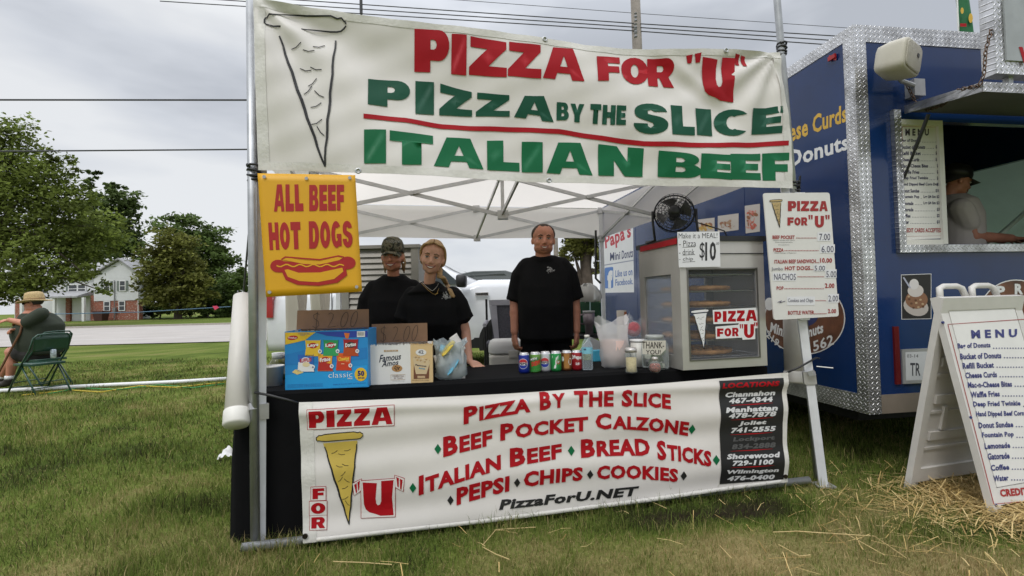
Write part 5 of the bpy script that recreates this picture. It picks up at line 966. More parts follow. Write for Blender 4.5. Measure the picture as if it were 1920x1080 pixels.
def g6(ch, x0, y0, x1, y1, dy=0): 
    q = [f6(x0, y0), f6(x1, y0+dy), f6(x1, y1+dy), f6(x0, y1)]; g = 2.2
    hv(m, WP2, ch, q, RED, .0016, 1, 1)
poly(m, WP2, [f6(*p) for p in ((628, 641), (828, 630), (842, 696), (800, 700), (632, 706))], WHT, .001); poly(m, WP2, [f6(*p) for p in ((641, 718), (746, 709), (750, 698), (838, 690), (840, 722), (824, 726), (824, 775), (766, 778), (764, 768), (643, 774))], WHT, .0012)
for ch, x0, x1 in (('P', 636, 668), ('I', 675, 692), ('Z', 698, 735), ('Z', 739, 776), ('A', 780, 832)): g6(ch, x0, 648-(x0-636)*.05, x1, 697-(x0-636)*.04)
for ch, x0, x1 in (('F', 648, 678), ('O', 682, 714), ('R', 718, 748)): g6(ch, x0, 726-(x0-648)*.05, x1, 764-(x0-648)*.03)
g6('u', 772, 706, 818, 770); g6('"', 752, 706, 768, 726); g6('"', 818, 698, 834, 716); m.build('glass_decal', RED, wm)
# paper offer on the warmer
PQ = [(1270, 435), (1349, 434), (1351, 500), (1273, 501.5)]; NP = planemap(Pw-TN*.014, TN); ps = thing('paper_sign', 'white handwritten paper offering a meal deal taped on the warmer', 'paper sign', NP(1311, 501)); m = MB(); m.prism([NP(*p) for p in PQ], TN*.001, True); m.build('sheet', PAP, ps)
m = MB(); MK = mat('black_marker', (.02, .02, .022), .6)
def tp(t_, x0, y0, x1, y1, bold=-.005): text(m, NP, t_, [f6(x0, y0), f6(x1, y0-2), f6(x1, y1-2), f6(x0, y1)], MK, .0008, bold)
tp('Make it a MEAL!', 472, 288, 650, 312); tp('- Pizza', 474, 322, 552, 350); tp('- drink', 474, 362, 545, 388); tp('- chip', 474, 398, 538, 420); tp('$', 568, 330, 592, 414, .0); tp('10', 594, 328, 644, 416, .03); tp('00', 645, 330, 658, 342, 0)
for y_ in (353, 389, 421): stroke(m, NP, [f6(490, y_), f6(548, y_-3)], .7, MK, .0008)
m.build('handwriting', MK, ps)
# ================================================================ fan on the warmer
fc = np.array(hit(1264, 400, Pw+TN*.2, TN)); fn = thing('fan', 'black round metal floor fan standing on top of the warmer', 'fan', (M_ @ Vector((.06, .2, HZ+.03)))); RF = .118
ax = -TN*.86-TE*.42+TZ*.22; ax /= np.linalg.norm(ax); fx = np.cross(TZ, ax); fx /= np.linalg.norm(fx); fy = np.cross(ax, fx); MF = M4(fc, fx, fy, ax); circ = lambda r_, z, n=32: [(r_*math.cos(2*math.pi*k/n), r_*math.sin(2*math.pi*k/n), z) for k in range(n+1)]
for sgn in (1, -1):
    m = MB(MF); m.smooth = True
    for r_, z in ((RF, .0), (RF*.97, .035*sgn), (RF*.82, .048*sgn), (RF*.66, .052*sgn), (RF*.5, .055*sgn), (RF*.33, .057*sgn)): m.tube(circ(r_, z), .0016 if r_ < RF else .005, 5)
    for k in range(28): a_ = 2*math.pi*k/28; c_, s_ = math.cos(a_), math.sin(a_); m.tube([(RF*c_, RF*s_, 0), (RF*.97*c_, RF*.97*s_, .035*sgn), (RF*.66*c_, RF*.66*s_, .052*sgn), (RF*.2*c_, RF*.2*s_, .058*sgn)], .0013, 4)
    m.lathe([(.001, 0), (RF*.26, 0), (RF*.26, .004), (.001, .004)], (0, 0, .057*sgn), 16); m.build('cage', BLACKP, fn)
m = MB(MF); m.smooth = True; m.lathe([(.001, -.04), (.035, -.04), (.035, .03), (.001, .035)], (0, 0, 0), 16); m.build('motor', BLACKP, fn)
for k in range(4):
    a0 = k*math.pi/2+.3; m = MB(MF); m.smooth = True; m.grid(lambda s, t_: ((.03+.072*s)*math.cos(a0+(t_-.5)*1.1*(.5+.5*s)), (.03+.072*s)*math.sin(a0+(t_-.5)*1.1*(.5+.5*s)), .02*(t_-.5)*2), 5, 5); m.build('blade', mat('fan_blade', (.03, .03, .032), .35), fn)
m = MB(); m.smooth = True; b0 = M_ @ Vector((0, 0, HZ+.034)); L_ = np.array(fc)-fx*RF*1.08; R_2 = np.array(fc)+fx*RF*1.08; g_ = lambda p, d: p-TZ*((p-np.array(b0)) @ TZ)+d
m.tube([L_+TZ*.02, L_-TZ*.05, g_(L_, -TN*.02), g_(L_, TN*.1), g_(R_2, TN*.1), g_(R_2, -TN*.02), R_2-TZ*.05, R_2+TZ*.02], .008, 8, True); m.build('stand', BLACKP, fn)
m = MB(); m.smooth = True; q = np.array(hit(1300, 415, Pw+TN*.25, TN)); m.tube([q, hit(1330, 424, Pw+TN*.2, TN), hit(1358, 433, Pw+TN*.1, TN), M_ @ Vector((WW*.7, .1, HZ+.036))], .004, 6, True); m.build('power_cable', BLACKP, fn)
# ================================================================ people
SKIN = mat('skin_light', (.62, .33, .23), .5, var=.10, scale=14, spec=.4); SKINT = mat('skin_tanned', (.52, .225, .145), .5, var=.12, scale=12, spec=.4)
EYEW = mat('eye_white', (.6, .58, .56), .3); IRIS = mat('eye_dark', (.02, .016, .014), .2); LIP = mat('lip', (.30, .09, .075), .5); TEETH = mat('teeth', (.78, .75, .70), .3); BROW = mat('eyebrow', (.09, .055, .03), .8)
SHIRT = mat('black_tshirt', (.009, .009, .010), .92, var=.2, scale=6, bump=.35, bscale=11, spec=.15); BPANT = mat('black_trousers', (.008, .008, .009), .9, var=.2, bump=.3, spec=.15); LOGO = mat('grey_print', (.30, .30, .30), .8, var=.6, scale=70)
def hframe(P, yaw=0., tilt=0., nod=0., s=1.):     # local: x = viewer's right when facing us, -y = forward, z up
    return Matrix.Translation(Vector([float(a) for a in P])) @ Matrix.Rotation(yaw, 4, 'Z') @ Matrix.Rotation(tilt, 4, 'Y') @ Matrix.Rotation(nod, 4, 'X') @ Matrix.Scale(s, 4)
class LB(MB):                                     # a builder whose frame can be swapped while it collects
    def at(s, M): s.M = M; return s
def add_head(b, MH, wide=1., neck=None, jaw=1.):
    keep = b.M; b.M = MH
    b.ell((0, .012, .042), (.078*wide, .095, .084), 18); b.ell((0, -.020, -.022), (.067*wide, .070, .078), 18); b.ell((0, -.030, -.062), (.054*wide*jaw, .058, .052), 16); b.ell((0, -.060, -.090), (.026*wide*jaw, .024, .022), 12)
    for s in (1, -1):
        b.ell((s*.036*wide, -.055, -.030), (.026, .028, .024), 10); b.ell((s*.043*wide*jaw, -.006, -.066), (.020, .042, .030), 10); b.ell((s*.074*wide, .010, -.010), (.011, .018, .030), 10)
        b.ell((s*.028, -.074, .024), (.026, .012, .009), 10)
    b.tube([(0, -.080, .012), (0, -.093, -.012), (0, -.103, -.032)], [.007, .0095, .012], 10); b.ell((0, -.101, -.034), (.0145, .011, .009), 10)
    for s in (1, -1): b.ell((s*.012, -.094, -.039), (.009, .009, .007), 8)
    b.ell((0, -.078, -.062), (.026, .014, .008), 10)
    b.tube([(0, .015, -.05), (0, .024, -.13), (0, .042, -.20)], neck or [.050*wide, .052*wide, .062*wide], 14); b.M = keep
def face(MH, par, teeth=True, wide=1., shades=False, brow=BROW, squint=1.):
    if not shades:
        for s in (1, -1):
            m = MB(MH); m.smooth = True; m.ell((s*.031, -.078, .002), (.0145, .010, .0068*squint), 12); e = m.build('eye', EYEW, par)
            m = MB(MH); m.smooth = True; m.ell((s*.031, -.0865, .002), (.0062, .0035, .0058*squint), 10); m.build('iris', IRIS, e)
            m = MB(MH); m.smooth = True; m.tube([(s*.015, -.0895, .008*squint), (s*.03, -.0905, .0115*squint), (s*.046, -.082, .006)], .0024, 6); m.build('eyelash', BROW, e)
    for s in (1, -1): m = MB(MH); m.smooth = True; m.tube([(s*.014, -.0905, .023), (s*.032, -.0905, .030), (s*.050, -.077, .022)], [.004, .0045, .002], 6); m.build('eyebrow', brow, par)
    w = .036*wide
    m = MB(MH); m.smooth = True; up = [(w*t, -.0935+.020*t*t, -.0605+.010*t*t) for t in np.linspace(-1, 1, 11)]; lo = [(w*t, -.0925+.020*t*t, -.0755+.024*t*t) for t in np.linspace(-1, 1, 11)]
    m.tube(up, .0032, 6); m.tube(lo, .0036, 6); mo = m.build('lips', LIP, par)
    if teeth: m = MB(MH); m.smooth = True; m.add([*up, *lo], [(i, i+1, i+12, i+11) for i in range(10)]); m.build('teeth', TEETH, mo)
def hand(b, W, d, nrm, L=.185, curl=.4, thumb=1, spread=.12, s=1.):
    """palm from wrist W along d; nrm = back of the hand; thumb = +1/-1 side"""
    W = np.array(W, float); d = np.array(d, float)/np.linalg.norm(d); nrm = np.array(nrm, float); nrm -= d*(nrm @ d); nrm /= np.linalg.norm(nrm); sd = np.cross(d, nrm)*thumb
    pl = .095*s
    b.tube([W-d*.01, W+d*pl*.4, W+d*pl], [.026*s, .036*s, .040*s], 12, flat=.45) if False else None
    for k in (-1, -.33, .33, 1): b.tube([W, W+d*pl*.5+sd*.012*k*s, W+d*pl+sd*.027*k*s], [.019*s, .0165*s, .0125*s], 8); b.ell(W+d*pl+sd*.027*k*s, .0125*s, 8)
    for k, l in ((1, .072), (.33, .082), (-.33, .076), (-1, .058)):
        p = W+d*pl+sd*.027*k*s; a = spread*k; c = curl; q = [p]; dd = d*math.cos(a)+sd*math.sin(a)
        for j, fr_ in enumerate((.45, .32, .23)):
            ang = c*(j+.6); v = dd*math.cos(ang)-nrm*math.sin(ang); p = p+v*l*fr_*s; q.append(p)
        b.tube(q, [.0100*s, .0092*s, .0085*s, .0068*s], 8); b.ell(q[-1], .0068*s, 8)
        for z in q[:-1]: b.ell(z, .0095*s, 8)
    p = W+d*.025*s+sd*.022*s; v1 = d*.75+sd*.62-nrm*.18; v1 /= np.linalg.norm(v1); p2 = p+v1*.042*s; v2 = d*.9+sd*.3-nrm*.3*(1+curl); v2 /= np.linalg.norm(v2); p3 = p2+v2*.032*s; p4 = p3+v2*.024*s
    b.tube([p, p2, p3, p4], [.0155*s, .0125*s, .0105*s, .0078*s], 8); b.ell(p2, .0125*s, 8); b.ell(p3, .0105*s, 8); b.ell(p4, .0078*s, 8)
def hair_cap(MH, par, m_, back=.0, fringe=.06, thick=1.07, side=-.02, name='hair', wide=1., extra=None):
    m = LB(MH); m.smooth = True; n, k = 30, 14; R = []
    for j in range(k+1):
        row_ = []
        for i in range(n):
            a = 2*math.pi*i/n; front = max(0, -math.sin(a)); low = side*(1-front)-.075*back*max(0, math.sin(a))+fringe*front**2.6
            ph = math.pi/2*(1-j/k) ; z0 = .045+.082*thick*math.sin(ph)*(1 if True else 1); rr = math.cos(ph)
            if j >= k*.7: z0 = .045+.082*thick*math.sin(math.pi/2*.3)*(k-j)/(k*.3)+(low-.0)*(j-k*.7)/(k*.3)*1.; rr = math.cos(math.pi/2*.3)+(1.0-math.cos(math.pi/2*.3))*(j-k*.7)/(k*.3)
            row_.append((.079*wide*thick*rr*math.cos(a)+.0015*math.sin(i*7+j*2), .012+.095*thick*rr*math.sin(a), z0+.0012*math.sin(i*11)))
        R.append(row_)
    m.rings(R, True, True)
    if extra: extra(m)
    return m.build(name, m_, par)
def hair_shell(MH, par, m_, wide=1., front=.098, temple=.085, side=.0, back=-.06, thick=1.045, name='hair', seed=1):
    m = MB(MH); m.smooth = True; n, k = 56, 34; R = []; rr = random.Random(seed)
    for j in range(k+1):
        th = math.pi*(.02+.76*j/k); row_ = []
        for i in range(n):
            a = 2*math.pi*i/n; hx, hy = math.cos(a), math.sin(a); z = .084*math.cos(th); lim = float(np.interp(hy, [-1, -.72, -.35, 0, .5, 1], [front, temple+.006, temple*.45+side*.55, side, (side+back)/2, back]))-.042+.003*math.sin(i*5.3)
            g = float(sm(-.006, .010, z-lim)); s = .955+(thick-.955)*g+.006*g*rr.random()
            row_.append((.078*wide*s*math.sin(th)*hx, .012+.096*s*math.sin(th)*hy, .042+.085*s*math.cos(th)))
        R.append(row_)
    m.rings(R, True, True); return m.build(name, m_, par)
def swept_hair(MH, par, m_, wide=1., n=15, nape=(.0, .092, -.05), name='hair'):
    m = MB(MH); m.smooth = True; rr = random.Random(2)
    for s in (1, -1):
        for i in range(n):
            t = i/(n-1); y0 = -.070+.135*t; zt = .118+.012*math.sin(math.pi*min(1, t*1.1))-.028*max(0, t-.6)/.4-.012*(1-t)**3; j = rr.uniform(-.002, .002)
            P = [(s*.002, y0, zt+.004), (s*.036*wide, y0-.004*(1-t)+.004, zt-.004-.006*(1-t)), (s*(.068+j)*wide, y0*.8+.004+.010*(1-t), .084-.012*t), (s*(.084+j)*wide, y0*.45+.022, .040-.022*t), (s*(.080+j)*wide, .035+.02*t, -.004-.03*t), (s*.058*wide, .072+.012*t, -.028-.026*t), (nape[0]+s*.015, nape[1], nape[2])]
            Q = []
            for a in range(len(P)-1):
                p0, p1, p2, p3 = [np.array(P[max(0, min(len(P)-1, a+k))]) for k in (-1, 0, 1, 2)]
                for u in (0, .33, .66): Q.append(.5*((2*p1)+(-p0+p2)*u+(2*p0-5*p1+4*p2-p3)*u*u+(-p0+3*p1-3*p2+p3)*u**3))
            Q.append(np.array(P[-1])); m.tube(Q, [.0062+.0028*math.sin(math.pi*k/(len(Q)-1)) for k in range(len(Q))], 6)
    m.ell((0, .03, .045), (.078*wide, .083, .082), 16)
    return m.build(name, m_, par)
def surfmap(ob, lift=.003):
    bpy.context.view_layer.update(); o0 = wloc(ob)
    def pm(x, y, off=0.):
        d = Vector(ray(x, y)).normalized(); ok, loc, nn, i = ob.ray_cast(Vector(CAM)-o0, d)
        return np.array(loc+o0-d*(lift+off)) if ok else np.array(hit(x, y, np.array(o0), np.array([0, 1., 0])))
    return pm
def shirt(par, fn, m_=SHIRT, name='tshirt', voxel=.009, it=4):
    b = LB(None); b.smooth = True; fn(b); return b.fuse(name, m_, par, voxel, it)
def ringtorso(b, rows, n=22, pw=.8):             # rows: (cx, cy, z, rx, ry)
    R = []
    for cx, cy, z, rx, ry, *tl in rows: R.append([(cx+rx*math.copysign(abs(math.cos(a))**pw, math.cos(a)), cy+ry*math.copysign(abs(math.sin(a))**pw, math.sin(a)), z+(tl[0]*math.sin(a) if tl else 0)) for a in np.linspace(0, 2*math.pi, n+1)[:-1]])
    b.rings(R)
# ---------------- standing man
def man():
    B = atY(1022, 560, 4.08); g = float(zg(B[0], B[1])); o = np.array([B[0], B[1], g]); p = thing('person', 'standing man in a plain black t-shirt with receding brown hair behind the counter', 'person', o)
    hz = atY(1020, 450, 4.03)[2]-g; k = hz/1.572; MP = RZ(o, .0); 
    MH = hframe(o+[-.005, -.05, hz], .05, .03, .0, 1.03)
    b = LB(MP); add_head(b, MH, 1.16, [.062, .062, .056], 1.12)
    H = lambda x, y, z: (x, y, z*k)
    ringtorso(b, [H(0, .02, .80)+(.17, .12), H(0, 0, .95)+(.19, .14), H(0, -.01, 1.12)+(.20, .15), H(0, 0, 1.28)+(.17, .11), H(0, .01, 1.37)+(.11, .07)])
    for s in (1, -1):
        el = H(s*.245, .03, 1.10); wr = H(s*.245+(.0 if s > 0 else -.012), -.045, .855)
        b.limb([H(s*.155, .012, 1.345), H(s*.215, .02, 1.25), el, wr], [.045, .054, .047, .031], 12); m1 = (np.array(el)*.6+np.array(wr)*.4); b.ell(m1, (.045, .045, .07), 12)
        hand(b, wr, (-s*.05, -.12, -1), (s*.85, -.5, 0), curl=.75, thumb=1 if s < 0 else -1, s=1.05)
        b.limb([H(s*.1, .02, .86), H(s*.11, .01, .48), H(s*.115, .04, .09)], [.105, .075, .05], 12); b.ell(H(s*.115, -.04, .045), (.05, .13, .045), 12)
    b.fuse('body', SKINT, p, .0065, 3)
    def sh(b):
        b.at(MP); ringtorso(b, [H(0, -.01, .80)+(.225, .165), H(0, -.01, .9)+(.225, .172), H(0, -.015, 1.05)+(.226, .180), H(0, -.005, 1.2)+(.224, .160), H(0, .005, 1.31)+(.222, .130), H(0, .012, 1.375)+(.195, .108), H(0, .016, 1.435)+(.135, .09), H(0, .006, 1.456)+(.086, .082, .012)])
        b.ell(H(0, -.046, 1.415), (.092, .054, .040), 14)
        for s in (1, -1): b.limb([H(s*.135, .012, 1.36), H(s*.192, .018, 1.29), H(s*.232, .022, 1.15)], [.088, .086, .078], 14); b.tube([H(s*.232, .022, 1.15), H(s*.242, .024, 1.10)], [.078, .082], 14)
    ts = shirt(p, sh)
    def tr(b):
        b.at(MP); ringtorso(b, [H(0, 0, .78)+(.21, .15), H(0, 0, .9)+(.21, .15)])
        for s in (1, -1): b.limb([H(s*.1, .01, .86), H(s*.115, .01, .48), H(s*.12, .02, .12)], [.115, .095, .085], 14)
    shirt(p, tr, BPANT, 'trousers')
    face(MH, p, True, .95, brow=BROW, squint=.7)
    HB = mat('brown_hair', (.05, .032, .02), .7, var=.3, scale=60, bump=.4, bscale=90)
    hair_shell(MH, p, HB, 1.16, .104, .104, -.012, -.06, 1.04)
    b = LB(MH); b.smooth = True; b.ell((0, -.074, -.073), (.04, .017, .026), 12); b.build('stubble', mat('stubble', (.36, .15, .095), .8), p)
    m = MB(); pm = surfmap(ts, .003); slice_blob(m, pm, 1031, 506, 9); m.build('shirt_emblem', LOGO, p)
def slice_blob(m, pm, cx, cy, r, mt__=None):
    rr = random.Random(int(cx)); m.use(mt__ or LOGO)
    for i in range(46):
        a = rr.uniform(0, 6.28); d = r*rr.random()**.5*(.75+.25*math.sin(a*3+1)); x, y = cx+d*math.cos(a), cy+d*.8*math.sin(a); l = rr.uniform(.10, .26)*r; b = rr.uniform(0, 3.1)
        poly(m, pm, [(x+l*math.cos(b+k*2.1)*rr.uniform(.6, 1.2), y+l*math.sin(b+k*2.1)*rr.uniform(.6, 1.1)) for k in range(3)], mt__ or LOGO, .0002*i/46)
man()
# ---------------- woman with cap
def woman():
    Y = 3.66; B = atY(738, 560, Y+.05); g = float(zg(B[0], B[1])); o = np.array([B[0], B[1], g]); p = thing('person', 'smiling woman in a camouflage cap and black t-shirt behind the girl', 'person', o); MP = RZ(o, .1)
    hz = atY(738, 481, Y)[2]-g; k = hz/1.475; MH = hframe(o+[.012, -.06, hz], .03, .02, .04, .97); H = lambda x, y, z: (x, y, z*k)
    b = LB(MP); add_head(b, MH, 1.04, [.046, .046, .042], 1.0)
    ringtorso(b, [H(0, .02, .72)+(.17, .12), H(0, .0, .9)+(.15, .11), H(0, -.01, 1.1)+(.165, .12), H(0, .0, 1.2)+(.14, .09), H(0, .01, 1.28)+(.08, .055)])
    for s in (1, -1):
        wr = H(s*.215, -.22, .80) if s < 0 else H(.2, -.16, .84)
        b.limb([H(s*.135, .01, 1.235), H(s*.188, .0, 1.13), H(s*.212, -.02, 1.0), wr], [.038, .046, .041, .026], 12); hand(b, wr, (.05*s, -.5, -.8), (s*.6, -.6, .4), curl=.35, thumb=1 if s < 0 else -1, s=.95)
        b.limb([H(s*.09, .02, .8), H(s*.1, .01, .45), H(s*.1, .04, .09)], [.1, .07, .045], 12); b.ell(H(s*.1, -.03, .04), (.045, .12, .04), 12)
    b.fuse('body', SKINT, p, .0065, 3)
    def sh(b):
        b.at(MP); ringtorso(b, [H(0, 0, .7)+(.2, .15), H(0, 0, .85)+(.19, .145), H(0, -.015, 1.03)+(.195, .155), H(0, -.01, 1.15)+(.192, .135), H(0, .005, 1.23)+(.18, .105), H(0, .012, 1.30)+(.145, .088), H(0, .012, 1.348)+(.074, .064, .014)])
        b.ell(H(0, -.036, 1.308), (.072, .048, .034), 14)
        for s in (1, -1): b.limb([H(s*.14, .01, 1.245), H(s*.188, .0, 1.16), H(s*.205, -.01, 1.06)], [.068, .070, .068], 14); b.tube([H(s*.205, -.01, 1.06), H(s*.212, -.014, 1.015)], [.068, .072], 14)
    ts = shirt(p, sh)
    def tr(b):
        b.at(MP); ringtorso(b, [H(0, 0, .72)+(.18, .13), H(0, 0, .8)+(.18, .13)])
        for s in (1, -1): b.limb([H(s*.09, .01, .78), H(s*.1, .01, .45), H(s*.1, .02, .12)], [.105, .085, .07], 14)
    shirt(p, tr, BPANT, 'trousers'); face(MH, p, True, 1.05, squint=.75)
    BL = mat('blonde_hair', (.36, .22, .10), .6, var=.25, scale=50, bump=.4, bscale=80)
    def ex(m):
        for s in (1, -1):
            for q in range(3): m.tube([(s*.068, .02+.018*q, .03), (s*(.074+.002*q), .03+.018*q, -.04), (s*(.064+.004*q), .05+.012*q, -.10-.012*q)], [.010, .012, .005], 7)
    hair_cap(MH, p, BL, 1.0, .05, 1.03, -.03, extra=ex)
    CAMO = bpy.data.materials.new('camouflage_cloth'); CAMO.use_nodes = True; nt = CAMO.node_tree; N = nt.nodes.new; L = nt.links.new; pb_ = nt.nodes['Principled BSDF']; pb_.inputs['Roughness'].default_value = .9
    tc = N('ShaderNodeTexCoord'); n = N('ShaderNodeTexNoise'); n.inputs['Scale'].default_value = 38; n.inputs['Detail'].default_value = 2; r = N('ShaderNodeValToRGB'); r.color_ramp.interpolation = 'CONSTANT'; e = r.color_ramp.elements
    e[0].color = (.018, .018, .013, 1); e[1].position = .44; e[1].color = (.075, .075, .045, 1); x = e.new(.53); x.color = (.15, .135, .09, 1); x = e.new(.62); x.color = (.05, .035, .02, 1); L(tc.outputs['Object'], n.inputs[0]); L(n.outputs[0], r.inputs[0]); L(r.outputs[0], pb_.inputs[0])
    m = MB(MH); m.smooth = True; R = []
    for z, rr in ((.028, 1.10), (.06, 1.10), (.095, 1.04), (.125, .88), (.145, .55), (.152, .1)): R.append([(.077*rr*math.cos(a), .012+.099*rr*math.sin(a), z) for a in np.linspace(0, 2*math.pi, 29)[:-1]])
    m.rings(R); cp = m.build('cap', CAMO, p)
    m = MB(MH); m.smooth = True; f = lambda s, t, z=0: (.080*math.sin((s-.5)*2.6)*(1-.1*t), -.070-.062*t+.055*abs(s-.5)**1.5*2.4, .043-.014*t-.55*((s-.5)**2)*.2-.012*t*t+z)
    m.grid(lambda s, t: f(s, t), 14, 6); m.grid(lambda s, t: f(1-s, t, -.005), 14, 6); m.build('cap_brim', CAMO, cp)
    m = MB(); pm = planemap(np.array(MH @ Vector((0, -.094, .07))), (0, 1, .12)); text(m, pm, 'TROJANS', (724, 450, 752, 456), LOGO, .004, .03); m.build('cap_lettering', LOGO, cp)
    for s in (1, -1): m = MB(MH); m.smooth = True; m.ell((s*.081, -.0, -.048), .006, 8); m.build('earring', mat('pearl', (.7, .7, .7), .2), p)
woman()
# ---------------- girl leaning on the table
def girl():
    Y = 3.36; B = atY(818, 560, Y+.08); g = float(zg(B[0], B[1])); o = np.array([B[0], B[1], g]); p = thing('person', 'smiling blonde girl with a braid in a black t-shirt leaning a hand on the table', 'person', o); MP = RZ(o, .0)
    hc = atY(811, 484, Y-.1); MH = hframe(hc, .08, .17, .05, .915); L_ = lambda px, py, dy=0.: tuple(atY(px, py, Y+dy)-o)
    nk = np.array(MP.inverted() @ (MH @ Vector((0, .03, -.20))))
    b = LB(MP); add_head(b, MH, 1.07, [.043, .043, .040], .9)
    hip = np.array([.02, .06, .80]); ch = np.array(L_(808, 575, -.02))
    ringtorso(b, [(hip[0], hip[1], .72, .15, .11), (hip[0], hip[1], .86, .13, .1), (ch[0]+.01, ch[1], ch[2]-.1, .13, .095), (ch[0], ch[1], ch[2]+.0, .125, .085), (nk[0], nk[1]+.01, nk[2]-.06, .06, .045)])
    sL = np.array(L_(771, 553, -.02)); sR = np.array(L_(853, 553, -.02)); wL = np.array(L_(764, 660, -.15)); eL = np.array(L_(768, 615, -.01))
    hp = np.array(att(893, 686, ZTB))-o; wR = np.array(att(880, 676, ZTB+.03))-o; eR = np.array(L_(873, 622, .03))
    b.limb([sL+[.02, 0, -.01], (sL*2+eL)/3, eL, wL], [.036, .042, .035, .024], 12); hand(b, wL, (0.2, -.6, -.5), (-.6, 0, .6), curl=.4, thumb=1, s=.88)
    b.limb([sR-[.02, 0, .01], (sR*2+eR)/3, eR, wR], [.036, .042, .035, .0235], 12); dv = hp-wR; hand(b, wR+np.array([0, 0, -.004]), (dv[0]*1.0, dv[1]-.02, -.02), (.0, -.1, 1), curl=.05, thumb=-1, spread=.3, s=.92)
    for s in (1, -1): b.limb([hip+[s*.085, 0, 0], hip+[s*.09, .02, -.38], hip+[s*.09, .05, -.76]], [.09, .062, .042], 12); b.ell(hip+[s*.09, -.02, -.78], (.042, .11, .035), 12)
    b.fuse('body', SKIN, p, .006, 3)
    def sh(b):
        b.at(MP); ringtorso(b, [(hip[0], hip[1], .70, .20, .14), (hip[0]+.0, hip[1], .84, .185, .135), (ch[0]+.02, ch[1]+.01, ch[2]-.12, .172, .125), (ch[0]+.01, ch[1], ch[2], .178, .125), (ch[0]+.005, ch[1]+.01, ch[2]+.09, .175, .11), ((nk[0]+ch[0])/2, nk[1]+.01, nk[2]-.045, .145, .09), (nk[0]+.002, nk[1], nk[2]+.018, .068, .06, .022)])
        tL = np.array(L_(762, 588, -.01)); tR = np.array(L_(867, 590, .0))
        b.limb([sL+[.015, 0, -.005], (sL+tL)/2, tL], [.066, .072, .072], 14); b.limb([sR-[.015, 0, .005], (sR+tR)/2, tR], [.066, .068, .066], 14)
        d = tR-sR; d /= np.linalg.norm(d); b.tube([tR, tR+d*.035], [.066, .07], 14); d = tL-sL; d /= np.linalg.norm(d); b.tube([tL, tL+d*.04], [.072, .078], 14)
    ts = shirt(p, sh)
    def tr(b):
        b.at(MP); ringtorso(b, [(hip[0], hip[1], .7, .16, .12), (hip[0], hip[1], .84, .16, .12)])
        for s in (1, -1): b.limb([hip+[s*.085, 0, 0], hip+[s*.09, .02, -.38], hip+[s*.09, .04, -.7]], [.095, .072, .055], 14)
    shirt(p, tr, BPANT, 'trousers'); face(MH, p, True, 1.0, brow=mat('blond_brow', (.2, .12, .06), .8), squint=.85)
    BL = mat('light_blonde_hair', (.45, .29, .14), .55, var=.22, scale=50, bump=.4, bscale=80)
    hd = swept_hair(MH, p, BL, 1.03, nape=(.045, .06, -.07))
    m = MB(); m.smooth = True; P = [np.array(MH @ Vector((.055, .05, -.06))), np.array(MH @ Vector((.07, .0, -.125)))]+[atY(x, y, Y-.13) for x, y in ((830, 520),)]+[surfmap(ts, .014)(x, y) for x, y in ((837, 532), (844, 545), (850, 557))]
    for s in (0, 1, 2):
        Q = []
        for i in range(31):
            t = i/30*(len(P)-1); j = min(int(t), len(P)-2); q = P[j]+(P[j+1]-P[j])*(t-j); a = i*.95+s*2.09; Q.append(q+np.array([.010*math.cos(a), .006*math.sin(a), 0]))
        m.tube(Q, [.0125*(1-.5*i/30) for i in range(31)], 7)
    m.build('braid', BL, hd)
    m = MB(); pm = surfmap(ts, .003); slice_blob(m, pm, 837, 555, 10.5); m.build('shirt_emblem', LOGO, p)
    m = MB(); m.smooth = True; pts = [surfmap(ts, .008)(x, y) for x, y in ((789, 527), (792, 530), (796, 534), (800, 538), (804, 541), (808, 544), (811, 545), (814, 543), (817, 540), (820, 536), (822, 532))]; m.tube(pts, .0018, 5, True); m.build('necklace', mat('silver_chain', (.5, .48, .42), .3, .8), p)
    m = MB(); m.smooth = True; pts = [surfmap(ts, .009)(x, y) for x, y in ((786, 526), (790, 531), (794, 535), (798, 539), (803, 544), (808, 548), (812, 551), (818, 552), (821, 546), (823, 540))]; m.tube(pts, .0012, 5, True); q = surfmap(ts, .008)(818, 551); m.bar(q+[-.009, 0, -.006], q+[.011, 0, .006], .006, .006, True); m.build('gold_pendant', mat('gold', (.6, .38, .12), .3, .9), p)
girl()
